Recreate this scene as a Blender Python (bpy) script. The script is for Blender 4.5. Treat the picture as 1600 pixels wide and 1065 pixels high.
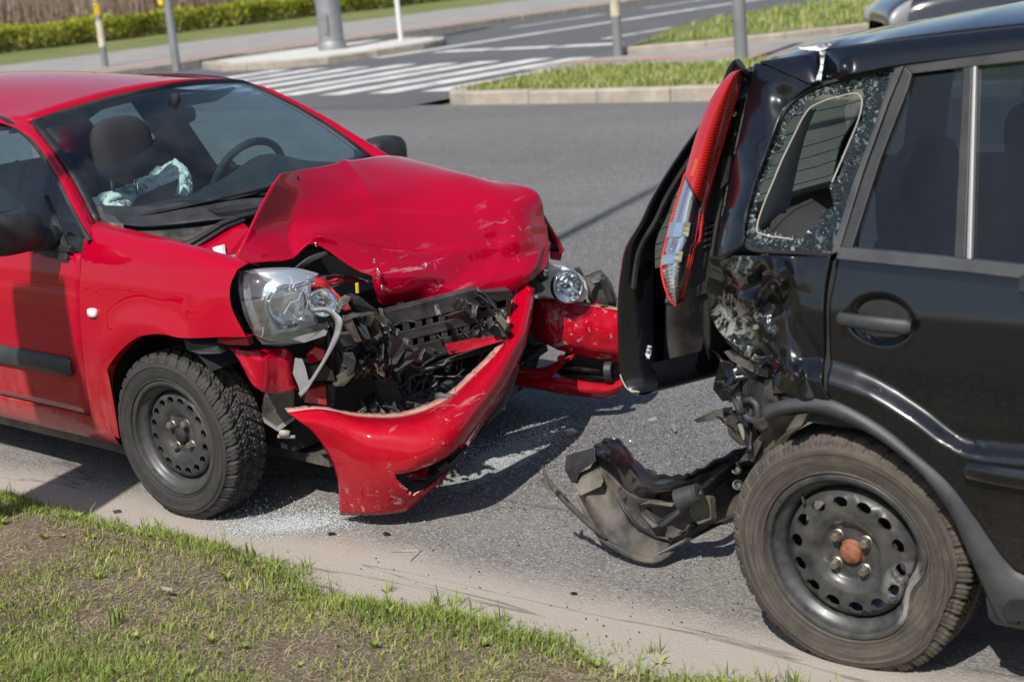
import bpy, bmesh, math, random
import numpy as np
from mathutils import Vector, Matrix, noise as mnoise
scn = bpy.context.scene
for o in list(bpy.data.objects): bpy.data.objects.remove(o)
col = scn.collection
rnd = random.Random(7)
# ------------------------------------------------------------------ camera
FPX, PITCH, ROLL, CAMH = 2437.19, 0.24117, 0.089026, 1.73709
W0, H0 = 1600, 1065
_fw = np.array([0, math.cos(PITCH), -math.sin(PITCH)]); _r0 = np.array([1., 0, 0]); _u0 = np.cross(_r0, _fw)
_r = math.cos(ROLL)*_r0 - math.sin(ROLL)*_u0; _u = math.cos(ROLL)*_u0 + math.sin(ROLL)*_r0
CAM = np.array([0, 0, CAMH])
cd = bpy.data.cameras.new('camera'); cam = bpy.data.objects.new('camera', cd); col.objects.link(cam)
cam.matrix_world = Matrix(((_r[0], _u[0], -_fw[0], CAM[0]), (_r[1], _u[1], -_fw[1], CAM[1]), (_r[2], _u[2], -_fw[2], CAM[2]), (0, 0, 0, 1)))
cd.sensor_width = 36; cd.lens = FPX/W0*36; cd.clip_start = 0.05; cd.clip_end = 2000
cd.dof.use_dof = True; cd.dof.focus_distance = 4.85; cd.dof.aperture_fstop = 4.0
scn.camera = cam
# ------------------------------------------------------------------ light
SUN_H = np.array([0.424, 0.905]); SUN_K = 0.85          # ground travel of light, and metres of shadow per metre of height
SUN_H = SUN_H/np.linalg.norm(SUN_H)
elev = math.atan(1/SUN_K)
w = bpy.data.worlds.new('World'); scn.world = w; w.use_nodes = True
nt = w.node_tree; bg = nt.nodes['Background']
sky = nt.nodes.new('ShaderNodeTexSky'); sky.sky_type = 'NISHITA'; sky.sun_disc = False
sky.sun_elevation = elev; sky.sun_rotation = math.atan2(-SUN_H[0], -SUN_H[1])
sky.air_density = 1.0; sky.dust_density = 1.2; sky.ozone_density = 1.0
nt.links.new(sky.outputs[0], bg.inputs[0]); bg.inputs[1].default_value = 0.095
sl = bpy.data.lights.new('sun', 'SUN'); sl.energy = 4.8; sl.angle = math.radians(0.53); sl.color = (1.0, 0.955, 0.89)
so = bpy.data.objects.new('sun', sl); col.objects.link(so)
so.rotation_euler = Vector((SUN_H[0]*SUN_K, SUN_H[1]*SUN_K, -1)).to_track_quat('-Z', 'Y').to_euler(); so.location = (-4, -6, 8)
scn.view_settings.view_transform = 'Standard'; scn.view_settings.look = 'None'
scn.view_settings.exposure = 0.12; scn.view_settings.gamma = 1.0; scn.view_settings.use_curve_mapping = False
# ------------------------------------------------------------------ frames: world, red car, black car (the road runs along the black car)
CARS = {'R': (-0.62746, 5.55738, 0.745256), 'B': (1.24538, 4.0966, 0.68266)}
def basis(c):
    X, Y, a = CARS[c]
    return np.array([X, Y, 0.]), np.array([[math.cos(a), -math.sin(a), 0], [math.sin(a), math.cos(a), 0], [0, 0, 1.]])
BAS = {c: basis(c) for c in CARS}
def P(u, v, axis, val, c=None):
    d = _fw + _r*(u-W0/2)/FPX - _u*(v-H0/2)/FPX; O = CAM.copy()
    if c:
        X, M = BAS[c]; d = M @ d; O = M @ (O - X)
    t = (val-O[axis])/d[axis]
    return O + t*d
def to_world(c, p):
    X, M = BAS[c]; return X + M.T @ np.array(p, float)
def BW(x, y, z=0.): return to_world('B', (x, y, z))
def pix(c, p):
    q = (to_world(c, p) if c else np.array(p)) - CAM; z = q @ _fw
    return (W0/2 + FPX*(q @ _r)/z, H0/2 - FPX*(q @ _u)/z)
def zoomer(x0, y0, s): return lambda x, y: (x0 + x/s, y0 + y/s)
Z1, Z2, Z3 = zoomer(0, 100, 2.802), zoomer(0, 440, 2.662), zoomer(340, 230, 3.674)
Z4, Z5, Z6 = zoomer(340, 400, 3.55), zoomer(560, 400, 2.536), zoomer(560, 230, 3.671)
A1, A2, A3 = zoomer(940, 60, 2.958), zoomer(940, 360, 2.958), zoomer(820, 640, 4.097)
A4, A5, A6 = zoomer(1120, 620, 2.394), zoomer(1140, 80, 2.802), zoomer(1220, 380, 2.803)
# ------------------------------------------------------------------ curves
def cr(pts, n):
    """Catmull-Rom through pts, n samples, uniform in index"""
    p = np.array(pts, float); m = len(p)
    if m == 2: return np.array([p[0] + (p[1]-p[0])*t for t in np.linspace(0, 1, n)])
    q = np.vstack([2*p[0]-p[1], p, 2*p[-1]-p[-2]]); out = []
    for t in np.linspace(0, m-1, n):
        i = min(int(t), m-2); f = t-i; a, b, c, d = q[i:i+4]
        out.append(.5*((2*b) + (c-a)*f + (2*a-5*b+4*c-d)*f*f + (3*b-a-3*c+d)*f**3))
    return np.array(out)
def surf(ctrl, nu, nv):
    rows = [cr(r, nu) for r in ctrl]; rows = np.array(rows)
    return np.array([cr(rows[:, j], nv) for j in range(nu)]).transpose(1, 0, 2)
def ss(a, b, x):
    t = min(1, max(0, (x-a)/(b-a))); return t*t*(3-2*t)
def inpoly(p, poly):
    x, y = p; c = False; j = len(poly)-1
    for i in range(len(poly)):
        if (poly[i][1] > y) != (poly[j][1] > y) and x < (poly[j][0]-poly[i][0])*(y-poly[i][1])/(poly[j][1]-poly[i][1])+poly[i][0]: c = not c
        j = i
    return c
# ------------------------------------------------------------------ mesh collector
class MB:
    def __init__(s): s.v = []; s.f = []; s.m = []
    def add(s, V, F, mi=0):
        b = len(s.v); s.v += [tuple(map(float, p)) for p in V]; s.f += [tuple(b+i for i in f) for f in F]; s.m += [mi]*len(F); return s
    def grid(s, G, flip=False, drop=None, closeu=False, mi=0):
        n, m = len(G), len(G[0]); V = [p for r in G for p in r]; F = []
        for i in range(n-1):
            for j in range(m if closeu else m-1):
                k = (j+1) % m; q = (i*m+j, i*m+k, (i+1)*m+k, (i+1)*m+j)
                if drop and drop((np.array(V[q[0]])+V[q[1]]+V[q[2]]+V[q[3]])/4): continue
                F.append(q[::-1] if flip else q)
        return s.add(V, F, mi)
    def box(s, c, size, R=None, mi=0):
        V = []
        for dx in (-.5, .5):
            for dy in (-.5, .5):
                for dz in (-.5, .5):
                    p = Vector((dx*size[0], dy*size[1], dz*size[2]))
                    if R is not None: p = R @ p
                    V.append(p + Vector(c))
        return s.add(V, [(0, 1, 3, 2), (4, 6, 7, 5), (0, 4, 5, 1), (2, 3, 7, 6), (0, 2, 6, 4), (1, 5, 7, 3)], mi)
    def tube(s, path, r, seg=8, cap=True, flat=1.0, up=None):
        path = [Vector(tuple(p)) for p in path]; n = len(path); rs = r if hasattr(r, '__len__') else [r]*n; V = []; F = []; prev = None
        for i, p in enumerate(path):
            t = (path[min(i+1, n-1)]-path[max(i-1, 0)]).normalized()
            if up is not None: a = Vector(up)
            else: a = prev if prev is not None else (Vector((0, 0, 1)) if abs(t.z) < .9 else Vector((1, 0, 0)))
            a = (a - t*a.dot(t)).normalized(); b = t.cross(a); prev = a
            for k in range(seg):
                th = 2*math.pi*k/seg; V.append(p + a*math.cos(th)*rs[i] + b*math.sin(th)*rs[i]*flat)
        for i in range(n-1):
            for k in range(seg):
                k2 = (k+1) % seg; F.append((i*seg+k, i*seg+k2, (i+1)*seg+k2, (i+1)*seg+k))
        if cap: F.append(tuple(range(seg))[::-1]); F.append(tuple((n-1)*seg+k for k in range(seg)))
        return s.add(V, F)
    def prism(s, poly, vec, mi=0):
        n = len(poly); a = [np.array(p, float) for p in poly]; vec = np.array(vec, float); b = [p+vec for p in a]
        F = [tuple(range(n)), tuple(range(2*n-1, n-1, -1))] + [(i, n+i, n+(i+1) % n, (i+1) % n) for i in range(n)]
        return s.add(a+b, F, mi)
    def lathe(s, prof, seg=48, O=(0, 0, 0), A=(0, -1, 0), mi=0, arc=None):
        """prof: (radius, height along A)"""
        A = Vector(A).normalized(); X = A.orthogonal().normalized(); Y = A.cross(X); O = Vector(tuple(O)); G = []
        for r, h in prof:
            G.append([O + A*h + (X*math.cos(2*math.pi*k/seg) + Y*math.sin(2*math.pi*k/seg))*r for k in range(seg)])
        return s.grid(G, closeu=True, mi=mi)
    def blob(s, c, rad, e=2.6, nu=20, nv=12, R=None):
        """superellipsoid"""
        sp = lambda x, k: math.copysign(abs(x)**k, x); k = 2/e; G = []
        for i in range(nv+1):
            a = -math.pi/2 + math.pi*i/nv; row = []
            for j in range(nu):
                b = 2*math.pi*j/nu
                p = Vector((rad[0]*sp(math.cos(a), k)*sp(math.cos(b), k), rad[1]*sp(math.cos(a), k)*sp(math.sin(b), k), rad[2]*sp(math.sin(a), k)))
                if R is not None: p = R @ p
                row.append(p + Vector(tuple(c)))
            G.append(row)
        return s.grid(G, closeu=True)
    def mirror(s):
        o = MB(); o.v = [(x, -y, z) for x, y, z in s.v]; o.f = [f[::-1] for f in s.f]; o.m = list(s.m); return o
    def build(s, name, mat, parent=None, smooth=38, solid=0, off=-1, bevel=0, sub=0, merge=0, fix=False, loc=None):
        me = bpy.data.meshes.new(name)
        me.from_pydata(s.v, [], s.f)
        if merge or fix:
            bm = bmesh.new(); bm.from_mesh(me)
            if merge: bmesh.ops.remove_doubles(bm, verts=bm.verts, dist=merge)
            if fix: bmesh.ops.recalc_face_normals(bm, faces=bm.faces)
            bm.to_mesh(me); bm.free()
        mats = mat if isinstance(mat, (list, tuple)) else [mat]
        for m in mats: me.materials.append(m)
        if len(mats) > 1 and not merge: me.polygons.foreach_set('material_index', s.m)
        me.validate(); me.update()
        if smooth:
            me.polygons.foreach_set('use_smooth', [True]*len(me.polygons))
            if smooth < 180: me.set_sharp_from_angle(angle=math.radians(smooth))
        o = bpy.data.objects.new(name, me); col.objects.link(o)
        if parent: o.parent = parent
        if loc is not None: o.location = loc
        if solid:
            md = o.modifiers.new('solid', 'SOLIDIFY'); md.thickness = solid; md.offset = off
        if bevel:
            md = o.modifiers.new('bevel', 'BEVEL'); md.width = bevel; md.segments = 2; md.limit_method = 'ANGLE'
        if sub:
            md = o.modifiers.new('sub', 'SUBSURF'); md.levels = sub; md.render_levels = sub
        return o
def empty(name, loc=(0, 0, 0), rz=0, parent=None):
    o = bpy.data.objects.new(name, None); col.objects.link(o); o.location = tuple(loc); o.rotation_euler = (0, 0, rz); o.empty_display_size = .1
    if parent: o.parent = parent
    return o
def tag(o, label=None, cat=None, group=None, kind=None):
    if label: o['label'] = label
    if cat: o['category'] = cat
    if group: o['group'] = group
    if kind: o['kind'] = kind
    return o
# ------------------------------------------------------------------ materials
class NT:
    """small helper around a material's node tree"""
    def __init__(s, name):
        s.mat = bpy.data.materials.new(name); s.mat.use_nodes = True; s.t = s.mat.node_tree; s.n = s.t.nodes
        s.b = s.n['Principled BSDF']; s.tc = s.n.new('ShaderNodeTexCoord')
    def node(s, ty, **k):
        x = s.n.new(ty)
        for a, v in k.items(): setattr(x, a, v)
        return x
    def link(s, a, b): s.t.links.new(a, b)
    def setin(s, sock, v):
        if hasattr(v, 'is_output'): s.link(v, sock)
        else: sock.default_value = v
    def noise(s, scale, detail=4, rough=.55, vec=None, stretch=None, dist=0):
        x = s.node('ShaderNodeTexNoise'); x.inputs['Scale'].default_value = scale; x.inputs['Detail'].default_value = detail
        x.inputs['Roughness'].default_value = rough; x.inputs['Distortion'].default_value = dist
        v = vec or s.tc.outputs['Object']
        if stretch:
            m = s.node('ShaderNodeMapping'); m.inputs['Scale'].default_value = stretch[:3]
            if len(stretch) > 3: m.inputs['Rotation'].default_value = stretch[3]
            s.link(v, m.inputs['Vector']); v = m.outputs[0]
        s.link(v, x.inputs['Vector']); return x.outputs['Fac']
    def vor(s, scale, feature='F1', out='Distance', vec=None):
        x = s.node('ShaderNodeTexVoronoi'); x.feature = feature; x.inputs['Scale'].default_value = scale
        s.link(vec or s.tc.outputs['Object'], x.inputs['Vector']); return x.outputs[out]
    def ramp(s, fac, stops):
        x = s.node('ShaderNodeValToRGB'); e = x.color_ramp.elements
        while len(e) < len(stops): e.new(.5)
        for k, (p, c) in zip(e, stops):
            k.position = p; k.color = (c, c, c, 1) if not hasattr(c, '__len__') else (*c[:3], 1)
        s.link(fac, x.inputs[0]); return x.outputs[0]
    def math(s, op, a, b=0.0, clamp=False):
        x = s.node('ShaderNodeMath', operation=op, use_clamp=clamp); s.setin(x.inputs[0], a); s.setin(x.inputs[1], b); return x.outputs[0]
    def mix(s, fac, a, b):
        x = s.node('ShaderNodeMix', data_type='RGBA'); s.setin(x.inputs[0], fac)
        for sock, v in ((x.inputs[6], a), (x.inputs[7], b)):
            s.setin(sock, (*v[:3], 1) if not hasattr(v, 'is_output') else v)
        return x.outputs[2]
    def mixf(s, fac, a, b):
        x = s.node('ShaderNodeMix', data_type='FLOAT'); s.setin(x.inputs[0], fac); s.setin(x.inputs[2], a); s.setin(x.inputs[3], b); return x.outputs[0]
    def sep(s, i, vec=None):
        x = s.node('ShaderNodeSeparateXYZ'); s.link(vec or s.tc.outputs['Object'], x.inputs[0]); return x.outputs[i]
    def near(s, c, r0, r1):
        """1 inside r0 of c, 0 beyond r1 (object space)"""
        x = s.node('ShaderNodeVectorMath', operation='DISTANCE'); s.link(s.tc.outputs['Object'], x.inputs[0]); x.inputs[1].default_value = c
        m = s.node('ShaderNodeMapRange'); m.inputs[1].default_value = r0; m.inputs[2].default_value = r1; m.inputs[3].default_value = 1; m.inputs[4].default_value = 0
        s.link(x.outputs['Value'], m.inputs[0]); return m.outputs[0]
    def bump(s, h, strength=.3, dist=.01):
        x = s.node('ShaderNodeBump'); x.inputs['Strength'].default_value = strength; x.inputs['Distance'].default_value = dist
        s.link(h, x.inputs['Height']); s.link(x.outputs[0], s.b.inputs['Normal']); return x
    def set(s, **k):
        for a, v in k.items():
            nm = {'color': 'Base Color', 'rough': 'Roughness', 'metal': 'Metallic', 'coat': 'Coat Weight', 'coatr': 'Coat Roughness', 'spec': 'Specular IOR Level', 'trans': 'Transmission Weight', 'ior': 'IOR', 'alpha': 'Alpha', 'sheen': 'Sheen Weight', 'sss': 'Subsurface Weight'}[a]
            if a == 'color' and not hasattr(v, 'is_output'): v = (*v[:3], 1)
            s.setin(s.b.inputs[nm], v)
        return s
M = {}
def plain(name, color, rough=.5, metal=0, coat=0, var=.25, scale=9, bump=0, bscale=60, dust=None, spec=.5):
    m = NT(name); n = m.noise(scale, 5, .6)
    c = m.mix(m.ramp(n, [(.3, 0), (.7, 1)]), [x*(1-var) for x in color], [min(1, x*(1+var)) for x in color])
    r = m.math('ADD', rough-.08, m.math('MULTIPLY', n, .16))
    if dust:
        d = m.math('MULTIPLY', m.ramp(m.noise(dust[1], 6, .65), [(.38, 0), (.72, 1)]), dust[0])
        c = m.mix(d, c, dust[2] if len(dust) > 2 else (.30, .25, .20)); r = m.mixf(d, r, .85)
    m.set(color=c, rough=r, metal=metal, coat=coat, spec=spec)
    if bump: m.bump(m.noise(bscale, 4, .6), bump, .004)
    M[name] = m.mat; return m
DUST = (.33, .27, .22)
def paint(name, color, dustamt, z0, z1, rough=.34, scr=(), coat=.7, spec=.3, thr=.60, speck=0, scol=(.62, .57, .55)):
    m = NT(name); z = m.sep(2); n = m.noise(14, 6, .65); st = m.noise(26, 4, .6, stretch=(1, 1, .22)); f = m.noise(160, 2, .5)
    mr = m.node('ShaderNodeMapRange'); mr.inputs[1].default_value = z1; mr.inputs[2].default_value = z0; mr.inputs[3].default_value = 0; mr.inputs[4].default_value = 1
    m.link(z, mr.inputs[0])
    d = m.math('MULTIPLY', mr.outputs[0], m.math('MULTIPLY', m.ramp(st, [(.3, .15), (.75, 1)]), m.ramp(n, [(.3, .3), (.7, 1)])))
    d = m.math('MULTIPLY', d, dustamt, True)
    d = m.math('MAXIMUM', d, m.math('MULTIPLY', m.ramp(f, [(.72, 0), (.80, 1)]), .14*dustamt+speck))
    c = m.mix(m.noise(3, 2), [x*.94 for x in color], [x*1.06 for x in color])
    c = m.mix(d, c, DUST); r = m.mixf(d, rough, .8); met = 0.0
    bump = m.math('MULTIPLY', m.noise(3.0, 2, .4), 1.0)
    for (cc, r0, r1, rot, amt, sc) in scr:
        s1 = m.noise(sc, 4, .7, stretch=(1, .12, 1, rot)); s2 = m.noise(sc*.8, 5, .75, stretch=(.25, 1, .6, rot)); 
        k = m.math('MAXIMUM', m.ramp(s1, [(thr, 0), (thr+.06, 1)]), m.ramp(s2, [(thr+.03, 0), (thr+.08, 1)]))
        k = m.math('MULTIPLY', m.math('MULTIPLY', k, m.near(cc, r0, r1)), amt, True)
        c = m.mix(k, c, scol); r = m.mixf(k, r, .75)
    m.set(color=c, rough=r, coat=m.math('SUBTRACT', coat, m.math('MULTIPLY', d, 1.0), True), coatr=.02, metal=0, spec=spec)
    m.bump(bump, .10, .02)
    M[name] = m.mat; return m
paint('red_paint', (.39, .0001, .018), .55, .22, .58, rough=.45, spec=.02, coat=.85, speck=.03)
paint('red_hood', (.375, .0001, .021), .03, .0, .3, rough=.45, spec=.02, coat=.9, speck=.03, scr=[((.54, -.10, .66), .06, .26, (0, 0, .5), .40, 30), ((.53, .4, .80), .05, .16, (.4, 0, 1.0), .22, 34)])
paint('red_bumper', (.40, .0001, .013), .12, .0, .5, rough=.45, spec=.02, coat=.75, speck=.03, scr=[((.86, -.41, .23), .06, .20, (.3, .2, .9), .9, 26), ((.80, -.48, .15), .04, .14, (.9, .2, .5), .8, 24), ((.62, -.55, .05), .02, .16, (0, 0, .6), .5, 30), ((.84, -.20, .29), .04, .16, (1.2, .2, .3), .75, 28), ((.57, .68, .35), .05, .20, (.3, .1, .4), .95, 22)])
paint('black_paint', (.0032, .0040, .0065), .06, .25, .75, rough=.30, coat=1.0, spec=.4, speck=.05)
paint('black_crush', (.0035, .0042, .0065), .05, .2, .8, coat=1.0, rough=.22, thr=.53, scol=(.26, .27, .24), scr=[((-.295, -.755, .825), .05, .11, (.9, .5, .2), .75, 22), ((-.20, -.79, .83), .02, .06, (.4, 1, .5), .7, 34), ((-.226, -.797, .992), .02, .06, (1.2, .3, .5), .7, 40)])
plain('black_plastic', (.016, .017, .019), .50, bump=.12, bscale=240, dust=(.12, 9, (.16, .15, .14)))
plain('grey_plastic', (.028, .031, .036), .5, bump=.15, bscale=260, dust=(.20, 11, (.16, .15, .14)))
plain('dusty_plastic', (.032, .031, .030), .6, bump=.2, bscale=160, dust=(.85, 7, (.20, .17, .135)))
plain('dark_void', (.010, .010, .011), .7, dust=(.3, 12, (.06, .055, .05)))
plain('interior', (.020, .021, .024), .8, bump=.1, bscale=200)
plain('seat_cloth', (.020, .022, .028), .9, bump=.25, bscale=300)
plain('grey_trim', (.20, .20, .19), .7)
plain('beige_trim', (.36, .335, .29), .6)
plain('airbag_cloth', (.90, .84, .76), .85, var=.06, bump=.5, bscale=30)
plain('steel_dark', (.045, .046, .048), .40, metal=.2, dust=(.45, 14, (.15, .135, .115)))
plain('steel_black', (.022, .026, .030), .34, metal=.0, coat=.35, dust=(.40, 16, (.15, .135, .115)))
plain('bolt_steel', (.42, .39, .34), .38, metal=.9, dust=(.4, 60, (.20, .12, .07)))
plain('rust', (.22, .085, .045), .75, var=.5, scale=60, bump=.4, bscale=180)
plain('bare_metal', (.72, .71, .70), .32, metal=.95, var=.2, scale=40)
plain('silver_paint', (.36, .36, .37), .42, metal=.3, var=.05)
plain('lamp_silver', (.80, .82, .84), .22, metal=.75, var=.1, scale=30)
plain('galvanised', (.30, .31, .32), .5, metal=.5, var=.12, scale=4, dust=(.2, 3))
plain('post_grey', (.19, .20, .205), .55, var=.12, scale=3, dust=(.2, 3))
plain('post_cream', (.60, .55, .40), .7, dust=(.3, 6))
plain('sticker_yellow', (.85, .56, .02), .6, dust=(.2, 8))
plain('sticker_black', (.02, .02, .02), .6)
plain('concrete_kerb', (.40, .35, .29), .9, var=.22, scale=5, bump=.5, bscale=40, dust=(.5, 3, (.25, .21, .17)))
plain('concrete_light', (.55, .54, .50), .9, var=.14, scale=3, bump=.3, bscale=40)
plain('pavement', (.29, .275, .26), .92, var=.16, scale=1.2, bump=.3, bscale=30)
plain('brick_red', (.42, .24, .19), .9, var=.2, scale=3)
plain('road_paint', (.72, .71, .68), .8, var=.12, scale=2, dust=(.80, 1.6, (.22, .22, .22)))
plain('orange_lens', (.62, .07, .008), .3, coat=1)
plain('white_lens', (.78, .78, .76), .25, coat=1, var=.05)
plain('yellow_wire', (.7, .5, .02), .5)
plain('sign_white', (.75, .75, .73), .5)
def chrome(name, color=(.85, .86, .88), rough=.08, bump=0):
    m = NT(name); m.set(color=color, metal=1, rough=rough)
    if bump: m.bump(m.noise(38, 2, .4), bump, .006)
    M[name] = m.mat
chrome('chrome'); chrome('reflector', (.86, .88, .90), .10, .35)
def glass(name, tint, gloss=1.0, rough=.02, dirt=.06, ior=1.5):
    m = NT(name); t = m.t; m.n.remove(m.b); out = m.n['Material Output']
    tr = m.node('ShaderNodeBsdfTransparent'); tr.inputs[0].default_value = (*tint, 1)
    gl = m.node('ShaderNodeBsdfGlossy'); gl.inputs['Roughness'].default_value = rough; gl.inputs[0].default_value = (1, 1, 1, 1)
    fr = m.node('ShaderNodeFresnel'); ge = m.node('ShaderNodeNewGeometry'); m.link(m.mixf(ge.outputs['Backfacing'], ior, 1/ior), fr.inputs[0])
    mx = m.node('ShaderNodeMixShader'); m.link(m.math('MULTIPLY', fr.outputs[0], gloss, True), mx.inputs[0]); m.link(tr.outputs[0], mx.inputs[1]); m.link(gl.outputs[0], mx.inputs[2])
    df = m.node('ShaderNodeBsdfDiffuse'); df.inputs[0].default_value = (.45, .45, .43, 1)
    m2 = m.node('ShaderNodeMixShader'); m.link(m.math('MULTIPLY', m.ramp(m.noise(7, 5, .6, stretch=(1, 1, .4)), [(.35, .15), (.75, 1)]), dirt), m2.inputs[0]); m.link(mx.outputs[0], m2.inputs[1]); m.link(df.outputs[0], m2.inputs[2])
    m.link(m2.outputs[0], out.inputs[0]); M[name] = m.mat
glass('windscreen_glass', (.62, .79, .81), 1.3, dirt=.045)
glass('car_glass', (.62, .78, .82), 1.2, dirt=.03)
glass('tinted_glass', (.075, .10, .125), 1.5, dirt=.02)
glass('clear_lens', (.92, .94, .95), 1.5, dirt=.08)
glass('shard_lens', (.88, .90, .92), 2.4, rough=.06, dirt=.16)
def lamp_red():
    m = NT('lamp_red'); z = m.sep(2)
    w = m.node('ShaderNodeTexWave', wave_type='BANDS', bands_direction='Z'); w.inputs['Scale'].default_value = 42; w.inputs['Distortion'].default_value = 0
    m.link(m.tc.outputs['Object'], w.inputs['Vector'])
    m.set(color=m.mix(w.outputs['Fac'], (.55, .012, .012), (.85, .03, .02)), rough=.22, coat=1, coatr=.03); m.bump(w.outputs['Fac'], .35, .003); M['lamp_red'] = m.mat
lamp_red()
def lamp_red_flat():
    m = NT('lamp_red_dark'); m.set(color=m.mix(m.noise(12, 4), (.34, .006, .012), (.55, .012, .018)), rough=.18, coat=1, coatr=.03); M['lamp_red_dark'] = m.mat
lamp_red_flat()
def rubber(name, base, dustc, amt):
    m = NT(name); n = m.noise(18, 6, .7); gx, gz = m.sep(0), m.sep(2); rad = m.math('SQRT', m.math('ADD', m.math('MULTIPLY', gx, gx), m.math('MULTIPLY', gz, gz)))
    cx = m.node('ShaderNodeCombineXYZ'); m.link(m.math('MULTIPLY', rad, 110), cx.inputs[0]); m.link(m.math('MULTIPLY', m.math('ARCTAN2', gz, gx), 1.1), cx.inputs[1])
    rn = m.noise(1.0, 4, .6, cx.outputs[0]); k = m.math('MULTIPLY', m.math('MULTIPLY', m.ramp(n, [(.3, .35), (.75, 1)]), m.ramp(rn, [(.32, .15), (.68, 1)])), amt)
    fine = m.noise(120, 4, .6)
    m.set(color=m.mix(k, base, dustc), rough=m.mixf(k, .62, .92), spec=.35); m.bump(fine, .25, .002); M[name] = m.mat
rubber('rubber', (.020, .020, .020), (.085, .078, .068), .75)
rubber('rubber_dusty', (.026, .025, .024), (.155, .128, .100), 1.0)
def asphalt():
    m = NT('asphalt'); v = m.tc.outputs['Object']
    ag = m.vor(150, 'F1', 'Color', v); big = m.noise(.35, 4, .6, v); mid = m.noise(2.6, 6, .65, v); fine = m.noise(420, 3, .7, v); f2 = m.noise(95, 5, .75, v)
    c = m.mix(m.ramp(mid, [(.3, 0), (.7, 1)]), (.128, .127, .127), (.165, .163, .162))
    sp = m.node('ShaderNodeSeparateColor'); m.link(ag, sp.inputs[0])
    c = m.mix(m.ramp(sp.outputs[0], [(.50, 0), (1, .95)]), c, (.34, .33, .32)); c = m.mix(m.ramp(sp.outputs[1], [(.55, 0), (1, .95)]), c, (.030, .030, .032))
    c = m.mix(m.ramp(f2, [(.62, 0), (.75, .5)]), c, (.05, .05, .05))
    c = m.mix(m.ramp(big, [(.4, 0), (.7, .35)]), c, (.10, .10, .105)); c = m.mix(m.ramp(m.noise(7, 7, .75, v), [(.52, 0), (.70, .38)]), c, (.24, .235, .23)); c = m.mix(m.ramp(m.noise(1.1, 5, .7, v, stretch=(.3, 1.6, 1)), [(.55, 0), (.72, .30)]), c, (.26, .255, .25))
    # dust and grit washed up along the near edge (object y is the distance across the road)
    y = m.sep(1); e = m.math('ADD', y, m.math('MULTIPLY', m.math('SUBTRACT', m.noise(1.6, 6, .65, v), .5), .26))
    mr = m.node('ShaderNodeMapRange'); mr.interpolation_type = 'SMOOTHSTEP'; mr.inputs[1].default_value = -.55; mr.inputs[2].default_value = -.86; m.link(e, mr.inputs[0])
    mr2 = m.node('ShaderNodeMapRange'); mr2.interpolation_type = 'SMOOTHSTEP'; mr2.inputs[1].default_value = .5; mr2.inputs[2].default_value = -.55; mr2.inputs[4].default_value = .34; m.link(e, mr2.inputs[0])
    d = m.math('MAXIMUM', m.math('MULTIPLY', mr.outputs[0], .90), m.math('MULTIPLY', mr2.outputs[0], m.ramp(mid, [(.25, .3), (.7, 1)])))
    c = m.mix(d, c, m.mix(m.ramp(fine, [(.3, 0), (.7, 1)]), (.33, .29, .245), (.46, .41, .35)))
    # worn wheel tracks
    tr = m.node('ShaderNodeTexWave', wave_type='BANDS', bands_direction='Y'); tr.inputs['Scale'].default_value = .09; tr.inputs['Distortion'].default_value = .6; m.link(v, tr.inputs['Vector'])
    c = m.mix(m.math('MULTIPLY', tr.outputs['Fac'], .12), c, (.30, .29, .28))
    # thin cracks that run along the edge
    cr_ = m.noise(1.3, 6, .5, v, stretch=(.22, 2.6, 1), dist=.2); ck = m.ramp(cr_, [(.494, 0), (.4985, 1), (.5015, 1), (.506, 0)])
    km = m.node('ShaderNodeMapRange'); km.inputs[1].default_value = .3; km.inputs[2].default_value = -.2; m.link(y, km.inputs[0])
    c = m.mix(m.math('MULTIPLY', m.math('MULTIPLY', ck, km.outputs[0]), .55), c, (.03, .03, .03))
    m.set(color=c, rough=.88, spec=.35)
    h = m.math('ADD', m.vor(150, 'F1', 'Distance', v), m.math('MULTIPLY', fine, .6)); h = m.math('MULTIPLY', h, m.math('SUBTRACT', 1.0, m.math('MULTIPLY', d, .75))); m.bump(h, .75, .006)
    M['asphalt'] = m.mat
asphalt()
def far_asphalt():
    m = NT('far_asphalt'); c = m.mix(m.ramp(m.noise(.6, 5, .6), [(.3, 0), (.7, 1)]), (.085, .088, .094), (.12, .12, .124)); m.set(color=c, rough=.9); m.bump(m.noise(150, 3), .4, .004); M['far_asphalt'] = m.mat
far_asphalt()
def soil():
    m = NT('soil'); n = m.noise(5, 7, .7); f = m.noise(60, 6, .75)
    c = m.mix(m.ramp(n, [(.3, 0), (.7, 1)]), (.15, .112, .080), (.29, .225, .165)); c = m.mix(m.ramp(f, [(.45, 0), (.75, .8)]), c, (.44, .36, .27)); c = m.mix(m.ramp(f, [(.25, .8), (.42, 0)]), c, (.05, .037, .027))
    m.set(color=c, rough=.95, spec=.2); m.bump(m.math('ADD', f, m.noise(14, 6, .7)), .9, .03); M['soil'] = m.mat
soil()
def turf():
    m = NT('turf'); n = m.noise(.5, 6, .65); f = m.noise(9, 6, .8)
    c = m.mix(m.ramp(n, [(.35, 0), (.65, 1)]), (.13, .16, .035), (.24, .24, .085)); c = m.mix(m.ramp(f, [(.4, 0), (.7, .7)]), c, (.10, .14, .03)); m.set(color=c, rough=.95); m.bump(f, .8, .05); M['turf'] = m.mat
turf()
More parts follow.
